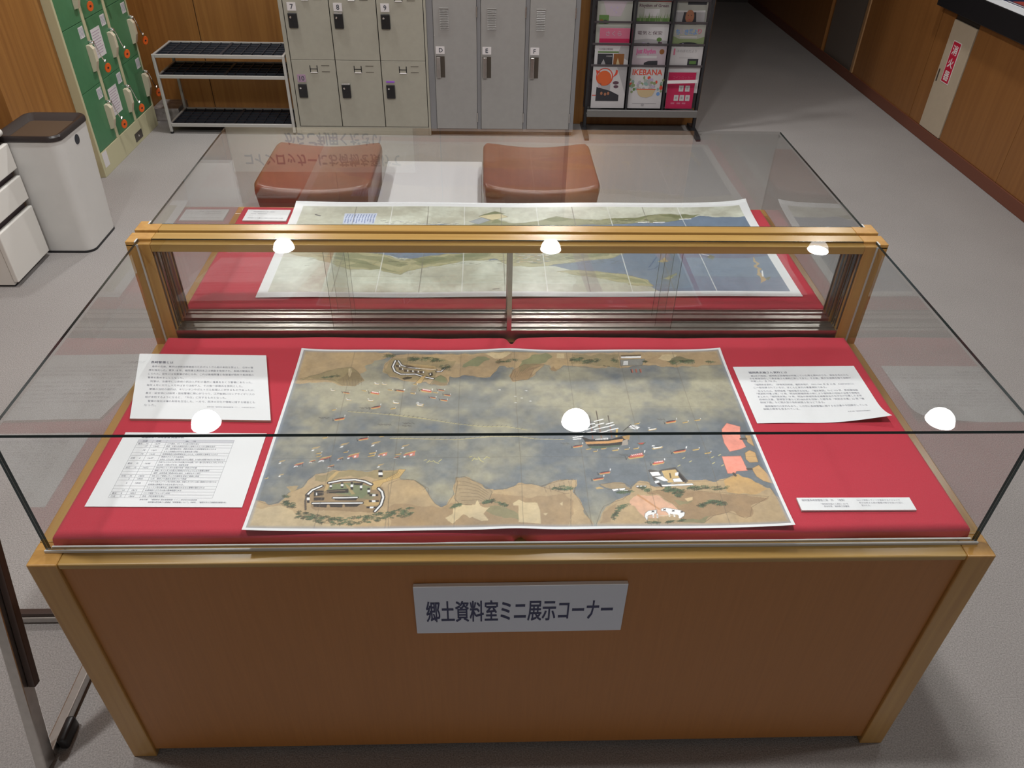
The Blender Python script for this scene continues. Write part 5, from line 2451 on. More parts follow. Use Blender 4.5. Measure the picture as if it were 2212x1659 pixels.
s 13 80 12 135 871 138 856 138 863
p 14 100 0 156 869 157 868 157 861 156 861
p 67 100 0 210 859 237 847 236 837 215 847
p 68 100 0 212 861 237 849 235 843 214 853
p 13 85 0 210 863 219 863 236 855 233 850 214 858
s 13 80 12 206 871 209 850 210 859
p 14 100 0 236 867 237 866 238 856 236 857
p 69 100 0 215 866 234 858 235 847 215 856
s 14 100 16 217 864 218 861
s 14 100 16 220 863 221 859
s 14 100 16 223 861 224 858
s 14 100 16 226 860 227 856
s 14 100 16 229 858 230 855
s 14 100 16 232 857 233 853
p 67 100 0 278 875 301 865 300 857 282 865
p 68 100 0 279 877 300 867 299 862 281 870
p 13 85 0 278 879 286 879 300 872 298 867 282 874
s 13 80 12 275 885 277 868 278 875
p 14 100 0 300 882 301 882 301 873 300 873
p 67 100 0 187 876 202 871 200 865 190 870
s 70 80 12 187 878 202 873
p 14 90 0 200 879 201 878 202 872 200 873
p 67 100 0 257 880 271 875 270 869 260 874
s 70 80 12 257 882 271 877
p 14 90 0 270 883 271 882 271 876 270 877
p 67 100 0 150 807 166 804 166 798 153 801
p 14 100 0 152 810 165 805 163 802 154 804
p 13 80 0 151 810 158 811 165 807 161 806
p 14 90 0 150 819 154 816 154 813 150 816
p 67 100 0 208 800 225 797 225 790 211 793
p 14 100 0 210 803 224 798 222 794 212 796
p 13 80 0 209 803 216 804 224 799 220 798
p 14 90 0 208 813 212 809 212 806 208 809
p 67 100 0 276 781 294 777 293 770 279 773
p 14 100 0 277 783 292 778 291 774 280 777
p 13 80 0 276 784 285 785 292 780 289 779
p 14 90 0 276 794 280 790 280 787 276 790
p 67 100 0 340 771 359 768 357 761 343 764
p 14 100 0 342 774 357 769 355 765 344 768
p 13 80 0 341 774 349 775 357 771 353 770
p 14 90 0 341 785 345 781 345 777 340 781
p 67 100 0 218 927 233 924 232 918 221 920
p 14 100 0 219 929 232 925 230 921 221 924
p 13 80 0 219 929 225 930 231 926 229 925
p 14 90 0 218 938 222 935 221 932 218 935
p 67 100 0 239 925 253 922 253 916 241 918
p 14 100 0 240 927 252 923 251 920 242 922
p 13 80 0 239 927 246 928 252 924 249 923
p 14 90 0 239 936 242 932 242 930 239 932
p 67 100 0 103 880 118 878 117 872 106 874
p 14 100 0 105 882 116 878 115 875 106 877
p 13 80 0 104 883 110 883 116 879 113 879
p 14 90 0 103 891 107 888 106 885 103 888
p 67 100 0 323 923 336 919 334 912 325 917
s 70 80 12 323 925 336 920
p 14 90 0 334 926 336 926 336 920 335 920
p 67 100 0 318 854 334 847 332 841 321 847
s 70 80 12 318 855 334 849
p 14 90 0 332 855 334 855 334 848 332 849
p 67 100 0 220 741 246 753 245 741 225 732
p 68 100 0 221 744 246 755 244 747 224 738
p 13 85 0 220 744 229 753 245 759 242 752 224 743
s 13 80 12 216 749 219 730 220 741
p 14 100 0 245 773 246 774 246 762 245 762
p 67 100 0 132 660 159 672 158 660 137 651
p 68 100 0 133 663 159 674 157 666 136 657
p 13 85 0 132 664 141 672 157 679 155 671 136 662
s 13 80 12 128 668 131 649 132 660
p 14 100 0 157 693 159 693 159 682 158 681
p 67 100 0 204 521 229 532 228 522 208 514
p 68 100 0 205 525 228 534 227 527 207 519
p 13 85 0 203 525 212 533 227 539 225 532 207 524
s 13 80 12 200 529 203 512 204 521
p 14 100 0 227 551 229 552 229 541 227 541
p 67 100 0 121 729 132 735 131 728 123 725
s 70 80 12 121 731 132 737
p 14 90 0 131 741 132 742 132 736 131 736
p 67 100 0 272 734 287 741 285 733 275 729
s 70 80 12 272 736 287 743
p 14 90 0 285 748 287 749 287 743 285 742
p 67 100 0 114 534 128 541 126 533 117 530
s 70 80 12 114 535 128 542
p 14 90 0 126 547 127 547 128 542 126 541
p 67 100 0 254 540 268 547 267 539 257 536
s 70 80 12 254 541 268 548
p 14 90 0 266 553 268 553 268 548 267 547
p 67 100 0 94 461 115 476 114 479 99 469
p 71 100 0 95 460 113 473 110 466 98 458
p 14 90 0 98 456 102 458 102 449 95 447
p 67 100 0 162 485 184 502 183 504 167 494
p 71 100 0 162 484 182 498 179 491 166 482
p 14 90 0 166 480 171 482 170 472 162 470
p 67 100 0 238 492 261 508 260 511 243 501
p 71 100 0 238 491 259 505 256 497 242 488
p 14 90 0 242 486 247 489 246 478 238 476
p 67 100 0 314 471 333 485 332 487 318 479
p 71 100 0 314 471 331 482 328 476 317 469
p 14 90 0 317 467 321 469 320 460 313 459
p 67 100 0 109 432 123 440 121 432 111 428
s 70 80 12 108 433 123 441
p 14 90 0 121 446 122 446 123 441 121 440
p 67 100 0 110 413 123 420 122 413 113 409
s 70 80 12 110 414 123 421
p 14 90 0 122 425 123 426 123 420 122 420
p 67 100 0 64 360 86 375 85 378 69 368
p 68 100 0 64 358 85 374 83 367 68 356
p 14 90 0 66 354 74 358 74 347 71 352 64 344
s 13 70 14 83 369 85 351
s 13 80 20 72 356 80 362
p 67 100 0 26 378 41 389 40 391 29 384
p 71 100 0 26 377 39 386 38 381 28 375
p 14 90 0 29 374 32 375 32 368 26 367
p 67 100 0 98 381 112 391 112 393 101 387
p 68 100 0 98 380 112 391 111 386 100 379
p 14 90 0 99 377 104 380 105 372 102 376 97 371
s 13 70 14 110 387 112 375
s 13 80 20 103 379 108 383
p 67 100 0 119 395 148 416 147 420 126 407
p 68 100 0 120 393 147 414 144 406 124 391
p 14 90 0 122 388 132 393 132 378 128 385 118 375
s 13 70 14 144 408 147 383
s 13 80 20 129 391 140 399
p 67 100 0 163 397 177 408 177 410 166 403
p 68 100 0 163 396 177 407 175 403 165 395
p 14 90 0 164 393 169 396 169 389 167 392 162 387
s 13 70 14 175 404 177 391
s 13 80 20 168 395 173 399
p 67 100 0 185 413 215 434 214 438 192 425
p 68 100 0 185 410 213 432 211 423 190 408
p 72 85 0 197 418 213 430 213 408 201 402
p 14 80 0 202 417 207 420 207 409 203 406
p 14 90 0 186 405 192 407 192 399 188 396
p 67 100 0 236 432 255 441 253 432 240 426
s 70 80 12 236 433 255 442
p 14 90 0 253 450 255 450 255 443 253 442
p 67 100 0 234 414 253 423 251 414 237 409
s 70 80 12 234 415 253 425
p 14 90 0 251 432 252 433 253 425 251 424
p 67 100 0 259 421 282 437 281 440 264 430
p 68 100 0 259 419 281 436 279 429 263 417
p 72 85 0 268 425 281 435 280 418 271 413
p 14 80 0 272 424 276 427 276 419 272 416
p 14 90 0 260 415 264 417 264 411 261 408
p 67 100 0 300 421 316 429 314 421 303 417
s 70 80 12 300 423 316 430
p 14 90 0 314 435 315 436 316 430 314 430
p 67 100 0 299 403 312 413 312 414 302 408
p 68 100 0 299 402 312 412 311 408 301 401
p 14 90 0 300 400 305 402 305 395 303 398 298 394
s 13 70 14 311 409 312 398
s 13 80 20 303 401 309 405
p 67 100 0 320 420 351 441 350 445 328 432
p 68 100 0 320 417 349 440 347 430 325 414
p 72 85 0 333 425 349 437 349 415 336 409
p 14 80 0 337 424 343 427 342 416 338 413
p 14 90 0 321 412 327 414 327 405 323 402
p 67 100 0 144 350 160 361 159 363 148 356
p 68 100 0 144 349 159 360 158 356 147 348
p 14 90 0 146 346 151 349 151 341 149 345 144 339
s 13 70 14 158 357 159 344
s 13 80 20 150 348 156 352
p 67 100 0 35 296 47 304 46 306 38 301
p 71 100 0 35 296 46 303 44 299 37 294
p 14 90 0 37 294 40 294 40 289 35 288
p 67 100 0 4 277 13 283 12 277 6 274
s 70 80 12 4 279 13 284
p 14 90 0 11 287 12 288 13 283 12 283
p 67 100 0 262 353 278 364 277 366 265 359
p 71 100 0 262 352 276 361 274 357 264 350
p 14 90 0 264 349 268 351 267 344 261 342
p 67 100 0 174 440 186 446 185 440 176 436
s 70 80 12 174 441 186 448
p 14 90 0 184 451 186 452 186 447 185 447
p 67 100 0 344 877 377 863 375 852 350 862
p 68 100 0 346 879 376 867 374 859 349 870
p 13 85 0 344 881 356 882 375 873 372 867 349 876
s 13 80 12 340 891 343 865 344 877
p 14 100 0 376 889 378 888 378 874 376 875
p 69 100 0 351 886 374 877 374 864 349 873
s 14 100 16 352 884 354 879
s 14 100 16 356 882 358 878
s 14 100 16 360 880 361 876
s 14 100 16 363 879 365 874
s 14 100 16 367 877 369 873
s 14 100 16 370 875 372 871
p 67 100 0 392 880 411 873 409 866 395 872
p 68 100 0 393 882 410 874 409 870 394 876
p 13 85 0 392 883 398 884 410 878 408 875 395 880
s 13 80 12 389 888 391 874 392 880
p 14 100 0 410 887 411 887 411 879 410 880
p 67 100 0 408 842 427 836 426 828 411 834
p 68 100 0 409 844 427 837 425 832 411 839
p 13 85 0 408 845 415 846 426 840 424 837 411 842
s 13 80 12 406 850 407 836 408 842
p 14 100 0 426 849 428 849 427 841 426 842
p 67 100 0 372 821 389 815 388 808 375 814
p 68 100 0 373 823 389 816 388 812 374 818
p 13 85 0 372 824 378 824 388 819 387 816 374 821
s 13 80 12 369 829 371 815 372 821
p 14 100 0 388 828 390 827 390 820 388 821
p 67 100 0 400 804 420 797 419 789 403 795
p 68 100 0 401 806 419 798 418 793 403 800
p 13 85 0 400 807 407 807 419 802 417 798 403 803
s 13 80 12 397 812 399 797 400 804
p 14 100 0 419 811 420 810 420 803 419 803
p 67 100 0 338 765 358 757 357 750 341 756
p 14 100 0 340 768 356 759 354 755 342 760
p 13 80 0 339 768 348 768 356 761 352 760
p 14 90 0 338 779 343 774 342 771 338 775
p 67 100 0 378 862 394 856 392 850 381 855
s 70 80 12 378 863 394 858
p 14 90 0 392 864 394 864 394 857 392 858
p 67 100 0 281 875 303 866 302 858 285 865
p 68 100 0 282 876 303 868 301 862 284 870
p 13 85 0 281 878 289 878 302 872 300 868 285 874
s 13 80 12 278 884 280 867 281 875
p 14 100 0 302 883 304 882 304 873 302 874
p 14 80 0 554 877 561 880 562 873
p 14 80 0 626 867 633 871 634 863
p 14 80 0 596 825 603 829 604 822
p 14 80 0 612 812 619 815 621 808
p 14 80 0 596 777 603 780 604 773
p 14 80 0 635 788 642 791 643 784
s 73 90 16 372 384 378 388
s 73 90 16 380 370 386 383
s 73 90 16 387 377 393 377
s 73 90 16 394 384 400 371
s 73 90 16 402 369 408 365
s 73 90 16 408 376 414 388
s 73 90 16 481 404 487 409
s 73 90 16 488 381 494 400
s 73 90 16 495 393 502 391
s 73 90 16 503 404 509 382
s 73 90 16 510 381 516 373
s 73 90 16 517 392 524 408
s 73 90 16 525 404 531 399
s 74 90 18 985 340 991 347
s 74 90 18 1002 387 1008 394
s 74 90 18 1016 365 1022 372
s 74 90 18 1071 353 1077 360
s 74 90 18 1091 338 1097 345
s 74 90 18 1073 389 1080 397
s 74 90 18 1093 404 1099 411
p 67 100 0 984 628 1015 640 1011 628 988 619
p 68 100 0 986 631 1014 642 1011 634 988 625
p 13 85 0 985 632 996 641 1014 647 1010 639 989 630
s 13 80 12 982 636 982 617 984 628
p 14 100 0 1017 661 1018 661 1017 650 1015 649
p 67 100 0 1028 626 1046 634 1042 626 1030 621
s 70 80 12 1029 628 1046 636
p 14 90 0 1045 641 1047 642 1046 635 1044 635
p 67 100 0 1061 642 1080 650 1076 641 1063 637
s 70 80 12 1061 644 1080 652
p 14 90 0 1079 658 1081 659 1080 652 1078 651
p 67 100 0 934 579 959 589 956 580 937 572
p 14 100 0 937 584 957 590 954 583 939 577
p 13 80 0 936 584 947 592 957 592 952 588
p 14 90 0 937 596 942 595 941 590 936 591
p 67 100 0 932 455 962 467 959 457 936 447
p 14 100 0 936 461 960 468 956 460 938 453
p 13 80 0 934 461 948 470 960 470 954 465
p 14 90 0 936 475 942 474 941 469 934 469
p 67 100 0 982 428 1017 442 1013 429 986 419
p 68 100 0 984 432 1017 444 1013 435 986 425
p 13 85 0 982 433 995 443 1017 450 1012 441 987 431
s 13 80 12 978 438 978 416 982 428
p 14 100 0 1019 465 1022 466 1020 453 1017 452
p 67 100 0 867 397 911 413 906 398 872 385
p 68 100 0 869 402 910 417 906 405 872 393
p 13 85 0 867 403 883 415 910 424 905 413 873 401
s 13 80 12 862 410 863 382 867 397
p 14 100 0 913 443 916 444 913 428 911 427
p 69 100 0 877 414 908 428 906 412 873 398
s 14 100 16 879 414 881 410
s 14 100 16 884 415 885 412
s 14 100 16 888 417 890 413
s 14 100 16 893 419 895 415
s 14 100 16 898 420 900 417
s 14 100 16 903 422 905 418
p 67 100 0 923 356 956 368 952 357 927 347
p 68 100 0 925 360 955 371 952 362 927 353
p 13 85 0 923 360 935 369 955 376 951 368 928 359
s 13 80 12 920 365 920 345 923 356
p 14 100 0 957 390 959 391 958 379 956 378
p 69 100 0 930 369 954 378 952 367 928 357
s 14 100 16 932 368 933 366
s 14 100 16 936 369 937 367
s 14 100 16 939 371 940 368
s 14 100 16 943 372 944 369
s 14 100 16 946 373 948 370
s 14 100 16 950 374 951 372
p 67 100 0 790 297 819 307 816 297 794 289
p 68 100 0 792 300 818 309 816 302 794 294
p 13 85 0 791 300 801 308 818 314 815 307 795 299
s 13 80 12 787 304 788 287 790 297
p 14 100 0 819 326 821 326 820 316 818 315
p 67 100 0 773 260 801 270 798 260 776 252
p 68 100 0 774 263 800 272 798 265 776 257
p 13 85 0 773 263 783 271 800 276 797 270 777 262
s 13 80 12 770 267 771 250 773 260
p 14 100 0 801 288 803 289 802 279 800 278
p 67 100 0 736 464 762 475 760 465 739 457
p 68 100 0 737 468 762 477 759 470 739 462
p 13 85 0 736 468 745 476 761 481 758 474 740 467
s 13 80 12 733 472 734 455 736 464
p 14 100 0 762 493 764 494 763 484 762 483
p 67 100 0 768 450 783 456 780 449 770 445
s 70 80 12 768 451 783 458
p 14 90 0 782 462 783 462 783 457 781 457
p 67 100 0 805 453 821 459 818 452 807 448
s 70 80 12 805 454 821 461
p 14 90 0 820 466 821 466 821 461 819 460
p 67 100 0 785 435 797 440 795 434 787 431
s 70 80 12 785 436 797 442
p 14 90 0 796 446 798 446 797 441 796 441
p 67 100 0 832 442 851 450 847 441 834 437
s 70 80 12 832 444 851 451
p 14 90 0 849 458 851 458 851 452 849 451
p 67 100 0 863 450 878 456 875 449 865 446
s 70 80 12 863 451 878 458
p 14 90 0 877 462 879 463 878 457 877 457
p 67 100 0 886 454 902 461 899 453 888 450
s 70 80 12 886 455 902 462
p 14 90 0 901 467 902 467 902 462 900 461
p 67 100 0 1032 441 1052 450 1048 441 1034 436
s 70 80 12 1032 443 1052 451
p 14 90 0 1051 458 1053 459 1052 451 1050 451
p 67 100 0 1059 419 1078 426 1074 418 1061 414
s 70 80 12 1060 420 1078 428
p 14 90 0 1077 434 1079 434 1078 428 1076 427
p 67 100 0 903 621 919 629 916 621 905 617
s 70 80 12 904 623 919 630
p 14 90 0 918 635 920 635 919 630 918 629
p 75 100 0 900 491 919 494 913 482 904 481
s 76 100 20 900 490 906 479 913 481 920 493
p 77 90 0 774 475 820 474 862 484 854 469 795 453 778 458
p 13 100 0 766 516 759 537 784 514 837 518 869 541 885 546 875 484 819 471 775 470 769 498
p 78 100 0 770 498 828 505 867 520 863 500 826 488 771 482
p 79 80 0 865 535 887 548 881 512 870 518
p 80 100 0 864 506 878 519 876 480 859 474
p 14 100 0 796 519 829 526 828 515 796 510
s 13 70 16 798 522 799 511
s 13 70 16 802 522 803 511
s 13 70 16 806 522 806 511
s 13 70 16 810 522 810 511
s 13 70 16 814 522 814 511
s 13 70 16 817 522 818 511
s 13 70 16 821 522 822 511
s 13 70 16 825 522 825 511
s 81 100 18 792 680 790 521
s 82 100 18 791 599 790 521
s 81 100 18 811 717 812 523
s 82 100 18 812 618 812 523
s 81 100 18 840 681 839 526
s 82 100 18 840 602 839 526
s 14 95 30 777 580 807 609
s 14 95 30 782 616 801 625
s 14 95 30 802 640 825 656
s 14 95 30 803 614 825 628
s 14 95 30 798 582 830 602
s 14 95 30 831 620 849 633
s 14 95 30 831 601 851 617
s 14 95 30 832 577 859 592
s 14 95 30 802 555 830 573
s 14 95 30 741 527 765 536
s 14 95 30 741 515 759 519
s 14 95 30 748 544 770 560
s 14 95 30 778 560 800 571
p 14 100 0 885 597 894 615 918 603 906 581
s 83 100 16 885 597 918 603
s 83 100 16 894 615 906 581
s 84 100 20 871 573 894 616
s 85 100 40 851 535 856 583
s 86 55 13 146 0 149 360 145 720 146 1200
s 86 55 13 300 0 302 360 299 720 300 1200
s 86 55 13 451 0 454 360 450 720 451 1200
s 86 55 13 604 0 606 360 602 720 604 1200
s 86 55 13 755 0 757 360 754 720 755 1200
s 86 55 13 906 0 908 360 905 720 906 1200
s 86 55 13 1064 0 1067 360 1063 720 1064 1200
s 87 50 11 0 402 300 396 600 406 900 394 1200 398
s 88 40 11 0 744 600 746 1200 742
"""
